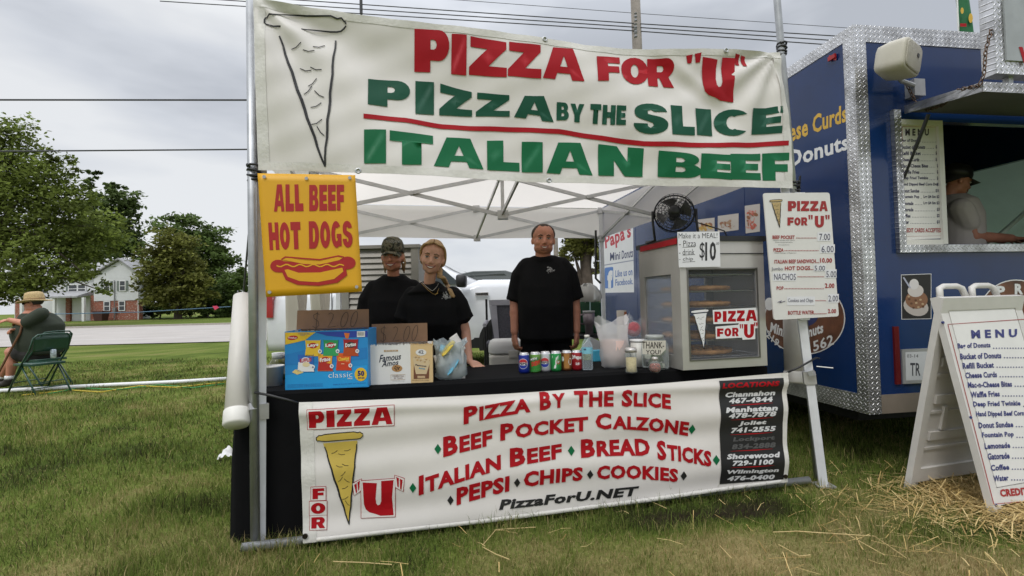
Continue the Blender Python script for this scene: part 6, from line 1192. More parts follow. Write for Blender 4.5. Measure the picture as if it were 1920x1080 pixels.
# ---------------- seated man on the lawn, seen from his left... facing left
GT_ = mat('olive_green_tshirt', (.032, .040, .026), .9, var=.15, scale=4, bump=.3, bscale=9)
def lawn_chair():
    Y = 7.45; g = float(zg(-7., Y)); cx = lambda px: float(atY(px, 640, Y)[0]); Lz = lambda py, px=60: float(atY(px, py, Y)[2])
    CG = mat('dark_green_enamel', (.012, .055, .035), .35, var=.1, coat=.3)
    def chair(ox, oy, yaw, label):
        t = thing('folding_chair', label, 'chair', (ox, oy, float(zg(ox, oy))), 'green folding chairs on the lawn'); MC = RZ((ox, oy, float(zg(ox, oy))), yaw)   # local: faces -x; seat .44
        m = MB(MC); m.smooth = True; R = [[(-.21+.43*i, y_, z) for i, y_ in ((0, -.2), (.2, -.215), (.8, -.215), (1, -.19), (1, .19), (.8, .215), (.2, .215), (0, .2))] for z in (.405, .412, .43, .437)]; m.rings(R); m.build('seat', CG, t)
        m = MB(MC); m.smooth = True; m.grid(lambda s, q: (.245+.05*q-.035*math.sin(math.pi*s), -.2+.4*s, .60+.20*q), 14, 5); bk = m.build('backrest', CG, t); md = bk.modifiers.new('t', 'SOLIDIFY'); md.thickness = .012
        for s in (1, -1):
            m = MB(MC); m.smooth = True; m.tube([(-.30, s*.225, .0), (.02, s*.225, .42), (.21, s*.225, .62), (.285, s*.215, .79), (.297, s*.17, .835), (.30, 0, .845)], .0125, 8); m.build('leg', CG, t)
            m = MB(MC); m.smooth = True; m.tube([(.33, s*.20, .0), (.12, s*.205, .26), (-.02, s*.205, .42)], .0115, 8); m.build('leg', CG, t)
        for x_, z in ((.25, .1), (-.22, .1)): m = MB(MC); m.smooth = True; m.tube([(x_, -.22, z), (x_, .22, z)], .008, 6); m.build('stretcher', CG, t)
    P = atY(52, 680, Y); return P, chair
def seated_man():
    P0, chair = lawn_chair(); Yn = 7.1
    # empty chair in front (nearer us) and the man's own chair beyond it
    q = atY(75, 690, Yn); chair(float(q[0]), Yn, -.35, 'dark green folding chair in front of the seated man, holding a drink can'); near = q
    Y = 7.6; s0 = atY(76, 660, Y); ox, oy = float(s0[0]), Y; g = float(zg(ox, oy)); chair(ox+.02, oy, -.2, 'dark green folding chair the man in the straw hat sits on')
    o = np.array([ox, oy, g]); p = thing('person', 'heavy seated man in a straw hat, sunglasses, green t-shirt and shorts with a cane', 'person', o)
    L_ = lambda px, py, dy=0.: np.array(atY(px, py, Y+dy)-o)
    MP = RZ(o, 0.); hd = atY(63, 568, Y-.05); MH = hframe(hd, -math.pi/2+.25, 0, .08, 1.16); b = LB(MP); add_head(b, MH, 1.08, [.065, .07, .085], 1.3)
    R = []
    for (px, py, rx, ry) in ((78, 664, .20, .21), (74, 645, .27, .25), (70, 625, .285, .26), (75, 609, .265, .245), (73, 598, .215, .215), (70, 589, .16, .18), (66, 581, .10, .11)): c = L_(px, py); R.append((c[0], c[1], c[2], rx, ry))
    ringtorso(b, R)
    hip = L_(76, 664); 
    for s, dy in ((1, -.12), (-1, .14)):
        kn = L_(20+(4 if s < 0 else 0), 660, dy); ft = L_(8+(10 if s > 0 else -8), 708, dy); b.limb([hip+[-.02, dy, -.0], (hip+[0, dy, 0]+kn)/2, kn, (kn+ft)/2+[.03, 0, 0], ft], [.115, .105, .075, .07, .045], 12)
    sh1 = L_(78, 588, -.2); e1 = L_(48, 607, -.26); w1 = L_(18, 600, -.22); b.limb([sh1, (sh1+e1)/2, e1, w1], [.075, .065, .055, .036], 12); hand(b, w1, (-1, -.1, -.05), (0, -.3, 1), curl=.5, thumb=-1, s=1.05)
    sh2 = L_(62, 588, .2); e2 = L_(34, 618, .12); w2_ = L_(36, 617, -.20); b.limb([sh2, e2, w2_], [.07, .055, .036], 12); hand(b, w2_, (-.4, -.9, -.1), (-.4, 0, 1), curl=.9, thumb=1, s=1.05)
    b.fuse('body', SKINT, p, .011, 3)
    def shf(b):
        b.at(MP); ringtorso(b, [(c[0], c[1], c[2], rx+.02, ry+.02) for c, rx, ry in [(np.array(r_[:3]), r_[3], r_[4]) for r_ in R[:-1]]]+[(R[-1][0]+.01, R[-1][1], R[-1][2]-.03, .12, .12)])
        for a, e in ((sh1, e1), (sh2, e2)): b.limb([a, a+(e-a)*.45, a+(e-a)*.8], [.098, .10, .10], 12)
    shirt(p, shf, GT_, 'tshirt', .014, 22)
    def shor(b):
        b.at(MP)
        for s, dy in ((1, -.12), (-1, .14)): kn = L_(20, 660, dy); b.limb([hip+[.0, dy, 0], hip*.45+kn*.55+[0, dy*.4, 0]], [.14, .125], 12)
        b.ell(hip, (.2, .24, .13), 14)
    shirt(p, shor, mat('dark_shorts', (.02, .018, .016), .9), 'shorts', .014)
    for s, dy in ((1, -.12), (-1, .14)):
        ft = L_(8+(10 if s > 0 else -8), 708, dy)
        m = MB(MP); m.smooth = True; m.tube([ft+[0, 0, .03], ft+[0, 0, -.03]], [.058, .06], 12); m.build('sock', WHT, p)
        b2 = LB(MP); b2.ell(ft+[-.02, 0, -.07], (.075, .062, .06), 12); b2.ell(ft+[-.09, 0, -.095], (.11, .058, .045), 12); b2.ell(ft+[0, 0, -.035], (.068, .066, .05), 12); b2.fuse('shoe', mat('dark_boot', (.03, .022, .018), .7), p, .012)
    face(MH, p, False, shades=True)
    m = MB(MH); m.smooth = True
    for s in (1, -1): m.ell((s*.034, -.088, -.0), (.03, .012, .018), 12); m.tube([(s*.06, -.08, .004), (s*.084, -.02, .004), (s*.086, .02, -.004)], .005, 6)
    m.tube([(-.02, -.1, .006), (.02, -.1, .006)], .004, 6); m.build('sunglasses', mat('dark_lens', (.006, .006, .007), .12), p)
    STR = mat('straw_hat_weave', (.50, .37, .19), .9, var=.25, scale=60, bump=.6, bscale=120)
    m = MB(MH); m.smooth = True; R2 = []
    for r_, z in ((.165, .010), (.162, .016), (.14, .022), (.098, .034), (.096, .05), (.092, .10), (.080, .135), (.05, .146), (.01, .138)): R2.append([(r_*.93*math.cos(a), .012+r_*1.12*math.sin(a)*(1 if r_ < .12 else 1.02), z+(.022*abs(math.cos(a))**2 if r_ > .12 else 0)*(r_/.165)) for a in np.linspace(0, 2*math.pi, 37)[:-1]])
    m.rings(R2); ht = m.build('straw_hat', STR, p); m = MB(MH); m.smooth = True; m.rings([[(r_*math.cos(a)*.93, .012+r_*1.12*math.sin(a), z) for a in np.linspace(0, 2*math.pi, 31)[:-1]] for r_, z in ((.1005, .034), (.099, .058))], True, False); m.build('hat_band', mat('tan_band', (.3, .2, .1), .8), ht)
    hair_shell(MH, p, mat('dark_grey_hair', (.05, .045, .04), .8), 1.08, .07, .06, -.02, -.07)
    t = thing('walking_cane', 'brown wooden cane leaning through the seated man\'s hands to the grass', 'cane', o+L_(4, 690, -.2)*[1, 1, 0]); m = MB(MP); m.smooth = True; P = [L_(24, 610, -.24), L_(28, 603, -.25), L_(36, 603, -.27), L_(41, 611, -.28), L_(37, 626, -.29), L_(16, 664, -.3), L_(-2, 698, -.32), L_(-10, 716, -.32)]; m.tube(P, .015, 8); m.build('shaft', mat('cane_wood', (.17, .075, .035), .5), t)
    c = np.array([near[0]+.12, Yn-.12, float(zg(near[0], Yn))+.44]); c = atY(100, 671, Yn-.06); t = thing('drink_can', 'pale blue drink can standing on the seat of the green folding chair', 'can', c); m = MB(RZ(c, 0)); m.smooth = True; m.lathe([(.027, 0), (.033, .01), (.033, .11), (.027, .122), (.001, .12)], n=20); m.build('can_body', mat('pale_blue_can', (.5, .56, .62), .35, .3, .5, 40), t)
seated_man()
# ================================================================ blue food trailer
AA = math.radians(8.7); TR_ = np.array([math.cos(AA), math.sin(AA), 0]); TL_ = np.array([-math.sin(AA), math.cos(AA), 0])
TP = atY(1621, 560, 3.2); TP[2] = 0; MR = M4(TP, TR_, TL_, np.array([0, 0, 1.]))
RPm = planemap(TP, -TL_); LPm = planemap(TP, -TR_)
ra = lambda px, py: (float((RPm(px, py)-TP) @ TR_), float(RPm(px, py)[2])); lb = lambda px, py: (float((LPm(px, py)-TP) @ TL_), float(LPm(px, py)[2]))
ZB, ZT_ = ra(1631, 777)[1], ra(1604, 48)[1]; WT, LT = 2.35, 5.2
BLUE = mat('trailer_blue_paint', (.005, .026, .105), .22, var=.18, scale=1.6, coat=.3, spec=.35); DPX = dplate('tread_plate_rear', (0, 2)); DPY = dplate('tread_plate_side', (1, 2)); DPZ = dplate('tread_plate_flat', (0, 1)); INTW = mat('trailer_inside_white', (.55, .55, .53), .5, var=.05); DARKI = mat('trailer_ceiling_grey', (.27, .26, .25), .6, var=.1)
tr = thing('food_trailer', 'blue food trailer with diamond plate trim and an open serving window', 'food trailer', (TP+TR_*WT/2+TL_*LT/2))
a0, zs = ra(1772, 458); _, zt_ = ra(1780, 229); a1 = 1.75; tk = .05
m = MB(MR); m.box(0, a0, 0, tk, ZB, ZT_); m.box(a1, WT, 0, tk, ZB, ZT_); m.box(a0, a1, 0, tk, ZB, zs); m.box(a0, a1, 0, tk, zt_, ZT_); m.build('rear_wall', BLUE, tr)
m = MB(MR); m.box(0, tk, tk, LT, ZB, ZT_); m.build('side_wall', BLUE, tr)
b0, b1_, z0, z1 = .5, 3.6, 1.45, 2.25; m = MB(MR); m.box(WT-tk, WT, tk, b0, ZB, ZT_); m.box(WT-tk, WT, b1_, LT, ZB, ZT_); m.box(WT-tk, WT, b0, b1_, ZB, z0); m.box(WT-tk, WT, b0, b1_, z1, ZT_); m.build('side_wall', BLUE, tr)
m = MB(MR); m.box(tk, WT-tk, LT-tk, LT, ZB, ZT_); m.build('front_wall', BLUE, tr)
for b in (1.22, 2.44, 3.66): m = MB(MR); m.box(-.0025, -.0003, b-.014, b+.014, ZB+.2, ZT_-.16); m.build('panel_seam', BLUE, tr)
for b in (.1, .6, 1.2, 1.8): pass
m = MB(MR); m.box(tk+.002, tk+.01, tk+.01, LT-tk-.01, ZB+.07, ZT_-.05); m.box(tk+.012, WT-tk-.012, LT-tk-.012, LT-tk-.002, ZB+.07, ZT_-.05); m.build('inner_lining', INTW, tr)
m = MB(MR); m.box(tk, WT-tk, tk, LT-tk, ZT_-.04, ZT_-.003); m.build('roof', DARKI, tr); m = MB(MR); m.box(tk, WT-tk, tk, LT-tk, ZB, ZB+.06); m.build('floor', mat('trailer_floor', (.08, .08, .08), .8), tr)
m = MB(MR); m.box(.2, WT-.2, .3, LT-.3, ZB-.12, ZB-.003); m.build('chassis', RUBB, tr)
for b in (2.3, 3.15):
    for a in (.18, WT-.38): m = MB(MR); m.smooth = True; m.lathe([(.001, -.1), (.25, -.1), (.33, -.07), (.33, .07), (.25, .1), (.001, .1)], (0, 0, 0), 24); m.v = [MR @ (Matrix.Translation((a+.1, b, .32)) @ Matrix.Rotation(math.pi/2, 4, 'Y') @ (MR.inverted() @ v)) for v in m.v]; m.build('wheel', RUBB, tr)
def trim(name, mt2, *bx):
    m = MB(MR); m.box(*bx); return m.build(name, mt2, tr)
aw = ra(1624, 60)[0]+.01; ab = ra(1652, 700)[0]
trim('corner_trim', DPX, -.004, .085, -.006, -.0005, ZB-.0, ZT_+.004); trim('corner_trim', DPY, -.006, -.0005, -.004, .08, ZB-.0, ZT_+.004)
zt2 = ra(1700, 84)[1]; trim('top_trim', DPX, .087, WT, -.005, -.0005, zt2, ZT_+.006); trim('top_trim', DPY, -.005, -.0005, .082, LT, zt2+.03, ZT_+.006)
zb2 = ra(1690, 738)[1]; trim('bottom_trim', mat('tan_metal_skirt', (.30, .25, .20), .5, .4), .087, WT, -.005, -.0005, ZB, zb2); trim('bottom_trim', DPY, -.005, -.0005, .082, LT, ZB, zb2-.0)
# window frame, hatch
f0, _ = ra(1674, 340); f1 = ra(1687, 340)[0]; m = MB(MR); zf0 = ra(1720, 474)[1]; m.box(f0, f1, -.03, -.001, zf0, zt_+.06); m.box(f1, a1+.08, -.03, -.001, zf0, zs-.005); m.build('window_frame', DPX, tr)
m = MB(MR); m.box(a0-.035, a0, -.022, -.001, zs, zt_); m.box(f1, a0-.035, -.022, -.001, zt_-.035, zt_); m.box(f1, a0-.036, -.022, -.001, zs-.004, zs+.03); m.build('menu_frame', WHITEP, tr)
hA = ra(1690, 216); hd_ = .6; zo = float(hit(1843, 168, TP-TL_*hd_, TL_)[2]); zh = ra(1690, 213)[1]; aL = float((hit(1843, 168, TP-TL_*hd_, TL_)-TP) @ TR_); aH = hA[0]
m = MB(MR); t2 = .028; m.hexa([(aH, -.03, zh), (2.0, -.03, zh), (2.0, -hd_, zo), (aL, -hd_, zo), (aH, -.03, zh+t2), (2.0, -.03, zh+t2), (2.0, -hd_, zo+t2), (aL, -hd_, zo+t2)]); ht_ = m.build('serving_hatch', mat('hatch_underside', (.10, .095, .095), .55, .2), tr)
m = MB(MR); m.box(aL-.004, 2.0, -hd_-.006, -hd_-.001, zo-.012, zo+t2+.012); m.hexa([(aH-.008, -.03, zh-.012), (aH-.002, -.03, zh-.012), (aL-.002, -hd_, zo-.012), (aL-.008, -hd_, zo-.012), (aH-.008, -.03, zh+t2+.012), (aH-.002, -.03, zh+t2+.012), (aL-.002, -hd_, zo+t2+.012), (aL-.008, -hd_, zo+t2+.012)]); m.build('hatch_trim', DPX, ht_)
e0 = RPm(1690, 335)-TL_*.02; e1 = hit(1741, 214, TP-TL_*.2, TL_); m = MB(); m.tube([e0, e0*.55+e1*.45], .008, 8, True); m.tube([e0*.55+e1*.45, e1], .011, 8, True); m.build('gas_strut', BLACKP, ht_)
# sign box on the hatch
sg2 = thing('roof_sign', 'grey sign box framed in diamond plate standing on the trailer hatch', 'sign', MR @ Vector((1.2, -.5, zo+.05))); z_0 = float(hit(1880, 138, TP-TL_*hd_, TL_)[2]); z_1 = z_0+.62; aS = float((hit(1868, 138, TP-TL_*(hd_-.0), TL_)-TP) @ TR_)
m = MB(MR); m.box(aS, 2.0, -hd_, -hd_+.07, z_0, z_1); m.build('sign_box', DPX, sg2); m = MB(MR); m.box(aS+.06, 1.95, -hd_-.01, -hd_-.001, z_0+.07, z_1-.06); m.build('sign_face', mat('grey_sign_face', (.32, .34, .35), .3), sg2)
SPm = planemap(TP-TL_*(hd_+.011), TL_); m = MB(); text(m, SPm, 'W', (1910, 88, 1950, 122), RED, .001, .05); m.build('red_lettering', RED, sg2)
for aa in (aS+.12, 1.0): m = MB(MR); m.box(aa, aa+.03, -hd_+.03, -hd_+.06, zo+t2, z_0); m.build('bracket', STEEL, sg2)
# wall graphics
m = MB(); YT = mat('yellow_lettering', (.62, .38, .04), .4); text(m, LPm, 'Cheese Curds', [(1437, 246), (1588, 194), (1588, 228), (1437, 283)], YT, .0015, .03); m.build('yellow_lettering', YT, tr)
for t_, q_ in (('Mini', [(1395, 308), (1458, 289), (1458, 324), (1395, 344)]), ('Donuts', [(1478, 283), (1591, 250), (1592, 280), (1479, 316)])): m = MB(); text(m, LPm, t_, q_, WHT, .0015, .03); m.build('white_lettering', WHT, tr)
m = MB(); rect(m, LPm, 1556, 104, 1570, 113, mat('red_marker', (.3, .01, .01), .3), .008); m.build('marker_light', RED, tr); m = MB(); b_, z_ = lb(1563, 108); m.M = MR; m.box(-.02, -.006, b_-.03, b_+.03, z_-.014, z_+.014); m.build('marker_light', _mats['red_marker'], tr)
m = MB(); BRW = mat('donut_brown', (.13, .048, .022), .4, var=.5, scale=9); disc(m, LPm, 1509, 597, 76, 68, WHT, .001, 48); disc(m, LPm, 1509, 597, 74, 66, BRW, .0014, 48); disc(m, LPm, 1509, 590, 26, 22, cc(.02, .03, .12), .0018, 30)
disc(m, LPm, 1443, 570, 9, 12, WHT, .0018, 20); text(m, LPm, 'Mini', [(1446, 604), (1474, 612), (1470, 632), (1444, 622)], WHT, .002, .04); text(m, LPm, 'Donuts', [(1494, 620), (1544, 604), (1544, 624), (1496, 640)], WHT, .002, .04); text(m, LPm, '219-', [(1440, 618), (1468, 644), (1462, 656), (1436, 630)], WHT, .002, .02); text(m, LPm, '562', [(1524, 640), (1562, 626), (1564, 646), (1526, 660)], WHT, .002, .02)
m.build('round_emblem', BRW, tr)
for (x0, y0, x1, y1, dy), cs, lab in (((1306, 412, 1340, 440, -4), ((.5, .3, .06), (.6, .42, .12)), 'fries picture'), ((1346, 405, 1385, 436, -5), ((.4, .25, .15), (.55, .5, .45)), 'donut picture'), ((1396, 386, 1425, 438, -4), ((.6, .3, .25), (.55, .12, .08)), 'funnel cake picture')):
    m = MB(); poly(m, LPm, [(x0, y0), (x1, y0+dy), (x1, y1+dy), (x0, y1)], cc(.55, .5, .46), .001); r = random.Random(x0)
    for i in range(26): poly(m, LPm, [(lambda cx, cy, l, a: (cx+l*math.cos(a+k*1.9), cy+l*math.sin(a+k*1.9)))(r.uniform(x0+7, x1-7), r.uniform(y0+9, y1-9), r.uniform(2, 5), r.uniform(0, 3)) for k in range(1)]*1+[(0, 0)], None) if False else disc(m, LPm, r.uniform(x0+6, x1-6), r.uniform(y0+8, y1-9), r.uniform(2, 5), r.uniform(1, 3.5), cc(*cs[i % 2]) if i % 3 else cc(.3, .12, .05), .0014+.00005*i, 8, r.uniform(0, 3))
    m.build('food_picture', WHT, tr)
m = MB(); poly(m, LPm, [(1128, 432), (1187, 414), (1189, 548), (1131, 549)], WHT, .001); poly(m, LPm, [(1129, 497), (1188, 487), (1188, 489), (1129, 499)], cc(.3, .32, .4), .0014)
text(m, LPm, "Papa's", [(1133, 440), (1182, 416), (1184, 452), (1136, 474)], cc(.5, .03, .05), .0016, .03); text(m, LPm, 'Mini', [(1144, 474), (1163, 471), (1163, 486), (1144, 489)], cc(.03, .04, .12), .0016, .02); text(m, LPm, 'Donuts', [(1166, 470), (1187, 465), (1187, 482), (1166, 486)], cc(.03, .04, .12), .0016, .02)
poly(m, LPm, rc([(1134, 502), (1150, 500), (1150, 540), (1134, 541)], 3), cc(.08, .2, .5), .0014); text(m, LPm, 'f', (1139, 507, 1149, 540), WHT, .002, .08); text(m, LPm, 'Like us on', [(1154, 507), (1186, 502), (1186, 516), (1154, 520)], cc(.08, .16, .4), .0016, .02); text(m, LPm, 'Facebook.', [(1154, 524), (1187, 521), (1187, 533), (1154, 536)], cc(.08, .16, .4), .0016, .02); m.build('side_poster', WHT, tr)
# rear wall: sundae picture, reflector, plate, logo
m = MB(); poly(m, RPm, [(1689, 515), (1746, 513), (1746, 598), (1690, 599)], WHT, .001); poly(m, RPm, [(1690, 516), (1745, 514), (1745, 597), (1691, 598)], cc(.015, .013, .012), .0014); disc(m, RPm, 1717, 575, 24, 17, cc(.5, .45, .4), .0018, 20, .3); disc(m, RPm, 1718, 562, 21, 17, cc(.25, .12, .06), .0022); disc(m, RPm, 1716, 545, 15, 12, cc(.6, .55, .5), .0026); disc(m, RPm, 1713, 533, 9, 10, cc(.66, .63, .6), .003)
for i in range(10): disc(m, RPm, 1703+(i*13) % 30, 556+(i*7) % 22, 2.5, 2, cc(.12, .05, .02) if i % 2 else cc(.5, .35, .2), .0034, 8)
stroke(m, RPm, [(1693, 520), (1706, 540)], 3, cc(.4, .42, .5), .0034); m.build('sundae_picture', BLK, tr)
m = MB(); m.M = MR; a_, z_ = ra(1677, 612); a2, z2 = ra(1680, 720); m.box(a_-.018, a_+.018, -.014, -.001, z2, z_); m.build('reflector', mat('dark_red_lens', (.12, .008, .008), .2), tr)
m = MB(); m.M = MR; a_, z_ = ra(1688, 655); a2, z2 = ra(1755, 716); m.box(a_, a2, -.012, -.001, z2, z_); pl_ = m.build('licence_plate', mat('plate_frame', (.45, .45, .45), .4, .5), tr); m = MB(); RP2 = lambda x, y, o=0.: RPm(x, y, o+.0125); poly(m, RP2, [(1694, 660), (1752, 658), (1752, 711), (1695, 713)], cc(.62, .64, .64), .0006); text(m, RP2, 'TRL 482', (1702, 680, 1748, 703), BLK, .001, .02) if False else text(m, RP2, 'TR', (1703, 680, 1722, 704), cc(.05, .05, .06), .001, .02); text(m, RP2, '03-14', (1697, 664, 1718, 670), BLK, .001); m.build('plate_print', WHT, pl_)
m = MB(); disc(m, RPm, 1905, 590, 70, 66, WHT, .001, 44); disc(m, RPm, 1905, 590, 68, 64, BRW, .0014, 44); text(m, RPm, 'P', (1868, 536, 1884, 556), WHT, .002, .05); text(m, RPm, 'R', (1902, 532, 1918, 552), WHT, .002, .05); m.build('round_emblem', BRW, tr)
# menu board in the window
mb_ = thing('menu_board', 'white printed price menu board fixed at the left of the trailer window', 'menu board', RPm(1730, 450)); MBP = lambda x, y, o=0.: RPm(x, y, o+.004)
m = MB(); m.prism([RPm(x, y, .002) for x, y in ((1687, 234), (1765, 236), (1768, 447), (1689, 450))], -TL_*.003, True); m.build('panel', PBM, mb_)
ITEMS = ['Bag of Donuts|$6', 'Bucket of Donuts|$15', 'Refill Bucket|$12', 'Cheese Curds|$12', 'Mac-n-Cheese Bites|$8', 'Waffle Fries|$6', 'Deep Fried Twinkie|$5', 'Hand Dipped Beef Corn Dog|$7', 'Donut Sundae|$10', 'Fountain Pop|Lrg $4 Sm $2', 'Lemonade|Lrg $4 Sm $2', 'Gatorade|$3', 'Coffee|$2', 'Water|$1']
MI = mat('menu_ink', (.03, .03, .09), .6); m = MB(); text(m, MBP, 'M E N U', (1696, 242, 1740, 255), cc(.04, .03, .05), .0022, .04)
for i, it in enumerate(ITEMS):
    n_, p_ = it.split('|'); y = 261+i*11.7; w = len(n_)*2.75; wp = len(p_)*2.5; text(m, MBP, n_, (1689, y, 1689+w, y+7), MI, .0022, .03); text(m, MBP, p_, (1760-wp, y, 1760, y+7), MI, .0022, .03)
    for xx in np.arange(1692+w, 1757-wp, 3): rect(m, MBP, xx, y+5.5, xx+1, y+6.6, MI, .0022)
text(m, MBP, 'CREDIT CARDS ACCEPTED', (1691, 428, 1763, 436), SIGNR, .0022, .03); P = [(1690, 238), (1762, 239), (1765, 442), (1691, 444)]; stroke(m, MBP, P+[P[0]], .8, SIGNR, .002); m.build('menu_lettering', MI, mb_)
# speaker and chain
sc_ = np.array(hit(1678, 115, TP-TL_*.16, TL_)); CRM = mat('cream_plastic', (.50, .47, .39), .45, var=.06); spk = thing('loudspeaker', 'cream weatherproof loudspeaker mounted at the trailer top corner', 'speaker', sc_+np.array([0, 0, -.1])); MS = Matrix.Translation(Vector(sc_)) @ Matrix.Rotation(AA+.42, 4, 'Z') @ Matrix.Rotation(.1, 4, 'Y') @ Matrix.Rotation(.12, 4, 'X') @ Matrix.Scale(.9, 4)
m = MB(MS); m.smooth = True; R = []
for y_, k in ((-.105, .90), (-.10, .97), (-.08, 1.), (.0, .98), (.07, .86), (.085, .7)): R.append([(.135*k*math.copysign(abs(math.cos(a))**.4, math.cos(a)), y_, .108*k*math.copysign(abs(math.sin(a))**.4, math.sin(a))) for a in np.linspace(0, 2*math.pi, 41)[:-1]])
m.rings(R); m.build('housing', CRM, spk); m = MB(MS); m.smooth = True; m.rings([[(.118*k*math.copysign(abs(math.cos(a))**.4, math.cos(a)), y_, .092*k*math.copysign(abs(math.sin(a))**.4, math.sin(a))) for a in np.linspace(0, 2*math.pi, 41)[:-1]] for y_, k in ((-.104, 1), (-.112, .97), (-.115, .9))]); m.build('grille', mat('cream_grille', (.46, .43, .36), .6, bump=.6, bscale=300), spk)
m = MB(MS); m.box(.03, .055, -.12, -.1145, .008, .03); m.build('badge', BLACKP, spk); m = MB(); q = RPm(1705, 168); m.M = MR; a_, z_ = ra(1706, 170); m.box(a_-.04, a_+.04, -.07, -.001, z_-.06, z_+.05); m.build('wall_bracket', GREYM, spk); m = MB(); m.tube([q-TL_*.05, q*.4+sc_*.6-[0, 0, .05], sc_+[0, 0, -.06]], .014, 8, True); m.build('swivel_arm', GREYM, spk)
cpts = [(1698, 154, .04), (1715, 188, .07), (1737, 207, .12), (1768, 197, .3), (1797, 168, .45), (1836, 161, .6), (1845, 140, .61), (1848, 96, .6), (1862, 41, .58), (1868, 10, .55)]
P3 = [np.array(hit(x, y, TP-TL_*d, TL_)) for x, y, d in cpts]; ch_ = thing('chain', 'rusty steel chain draped from the speaker bracket up to the roof sign', 'chain', P3[0]); m = MB(); m.smooth = True; tot = 0
for a, b in zip(P3[:-1], P3[1:]):
    L_ = np.linalg.norm(b-a); d = (b-a)/L_; n = max(1, int(L_/.026))
    for k in range(n):
        c = a+d*(k+.5)*L_/n; u = np.cross(d, [0, 0, 1.]) if abs(d[2]) < .9 else np.array([1., 0, 0]); u /= np.linalg.norm(u); w = np.cross(d, u); s = u if (tot % 2) else w; tot += 1; m.tube([c+d*.017*math.cos(t)+s*.009*math.sin(t) for t in np.linspace(0, 2*math.pi, 9)], .0032, 5, True, False)
m.build('links', mat('rusty_chain', (.12, .075, .05), .6, .6, .4, 30), ch_)
# feather flag behind
q = atY(1810, 30, 9.5); fl = thing('feather_flag', 'green feather flag with red and yellow marks rising behind the trailer roof', 'flag', (q[0], 9.5, float(zg(q[0], 9.5)))); m = MB(); m.tube([(q[0]-.17, 9.5, -.4), (q[0]-.14, 9.5, q[2]+1.2)], .015, 6); m.build('pole', WHT, fl)
m = MB(); m.smooth = True; m.grid(lambda s, t: (q[0]-.15+.31*s*(1-.2*t), 9.5+.03*math.sin(s*6+t*9), q[2]-2.4+3.4*t), 8, 20); m.build('flag_cloth', mat('flag_green', (.01, .13, .04), .6, var=.1), fl); m = MB(); FPm = planemap((q[0], 9.44, 0), (0, 1, 0)); rect(m, FPm, 1800, 44, 1812, 50, RED, .001); disc(m, FPm, 1804, 20, 3, 6, YT, .001, 10); disc(m, FPm, 1820, 34, 4, 9, YT, .001, 14); m.build('flag_print', YT, fl)
# worker in the trailer window
def worker():
    Y = 3.95; o = np.array(MR @ Vector((.80, .62, ZB+.06))); p = thing('person', 'worker in a black cap and white t-shirt leaning over the trailer counter', 'person', o); L_ = lambda px, py, dy=0.: np.array(hit(px, py, o+TL_*dy, TL_)); 
    MH = hframe(L_(1794, 340), math.pi/2-.35+AA, 0, .32, .98); b = LB(None); add_head(b, MH, 1.0, [.05, .052, .06])
    ringtorso(b, [tuple(L_(1788, y))+(rx, ry) for y, rx, ry in ((520, .13, .17), (460, .13, .17), (410, .135, .17), (375, .10, .13))])
    s1 = L_(1803, 392, -.14); e1 = L_(1822, 444, -.16); w1 = L_(1895, 447, -.18); b.limb([s1, (s1+e1)/2, e1, w1], [.06, .055, .05, .034], 12); hand(b, w1, TR_-np.array([0, 0, .05]), (0, 0, 1), curl=.2, thumb=-1)
    s2 = L_(1800, 390, .16); e2 = L_(1830, 440, .18); w2_ = L_(1880, 450, .12); b.limb([s2, e2, w2_], [.058, .045, .034], 12); hand(b, w2_, TR_, (0, 0, 1), curl=.3, thumb=1)
    for dy in (-.1, .1): b.limb([L_(1786, 520, dy), np.array([*L_(1790, 600, dy)[:2], o[2]+.1])], [.11, .06], 12)
    b.fuse('body', SKINT, p, .008, 3)
    def sh(b):
        ringtorso(b, [tuple(L_(1788, y))+(rx, ry) for y, rx, ry in ((500, .165, .20), (455, .165, .205), (405, .16, .20), (378, .125, .16), (366, .075, .08))]); b.limb([s1-TR_*.01, s1*.5+e1*.5], [.085, .082], 12); b.limb([s2, s2*.5+e2*.5], [.085, .08], 12)
    shirt(p, sh, mat('white_tshirt', (.50, .45, .42), .9, var=.06, bump=.3, bscale=12), 'tshirt', .01); face(MH, p, False)
    hair_cap(MH, p, mat('black_hair', (.012, .01, .01), .7), .9, .05, 1.04, -.04); m = MB(MH); m.smooth = True; m.rings([[(.079*r*math.cos(a), .012+.10*r*math.sin(a), z) for a in np.linspace(0, 6.283, 27)[:-1]] for z, r in ((.03, 1.06), (.07, 1.06), (.11, .95), (.135, .65), (.142, .1))]); cp = m.build('cap', BLACKP, p); m = MB(MH); m.smooth = True; m.grid(lambda s, t: (.078*math.sin((s-.5)*2.6), -.075-.075*t+.1*abs(s-.5)**2, .036-.02*t-.06*(s-.5)**2), 12, 5); m.build('cap_brim', BLACKP, cp)
worker()
m = MB(MR); m.box(a0+.02, 2.2, .9, 1.5, ZB+.06, zs-.12); tag(m.build('counter', SS), 'stainless counter inside the trailer window in front of the worker', 'counter')
PGW = mat('pale_awning_panel', (.55, .63, .59), .6, var=.06, transl=.3); m = MB(MR); m.hexa([(WT+.02, .45, z1+.02), (WT+1.1, .45, z1-.75), (WT+1.1, 3.7, z1-.75), (WT+.02, 3.7, z1+.02), (WT+.02, .45, z1+.05), (WT+1.1, .45, z1-.72), (WT+1.1, 3.7, z1-.72), (WT+.02, 3.7, z1+.05)]); m.build('side_hatch', PGW, tr)
for b in (1.15, 2.2): m = MB(MR); m.bar((WT-.02, b, z0+.02), (WT+.55, b, z1-.38), .03, .03); m.build('hatch_strut', GREYM, tr)
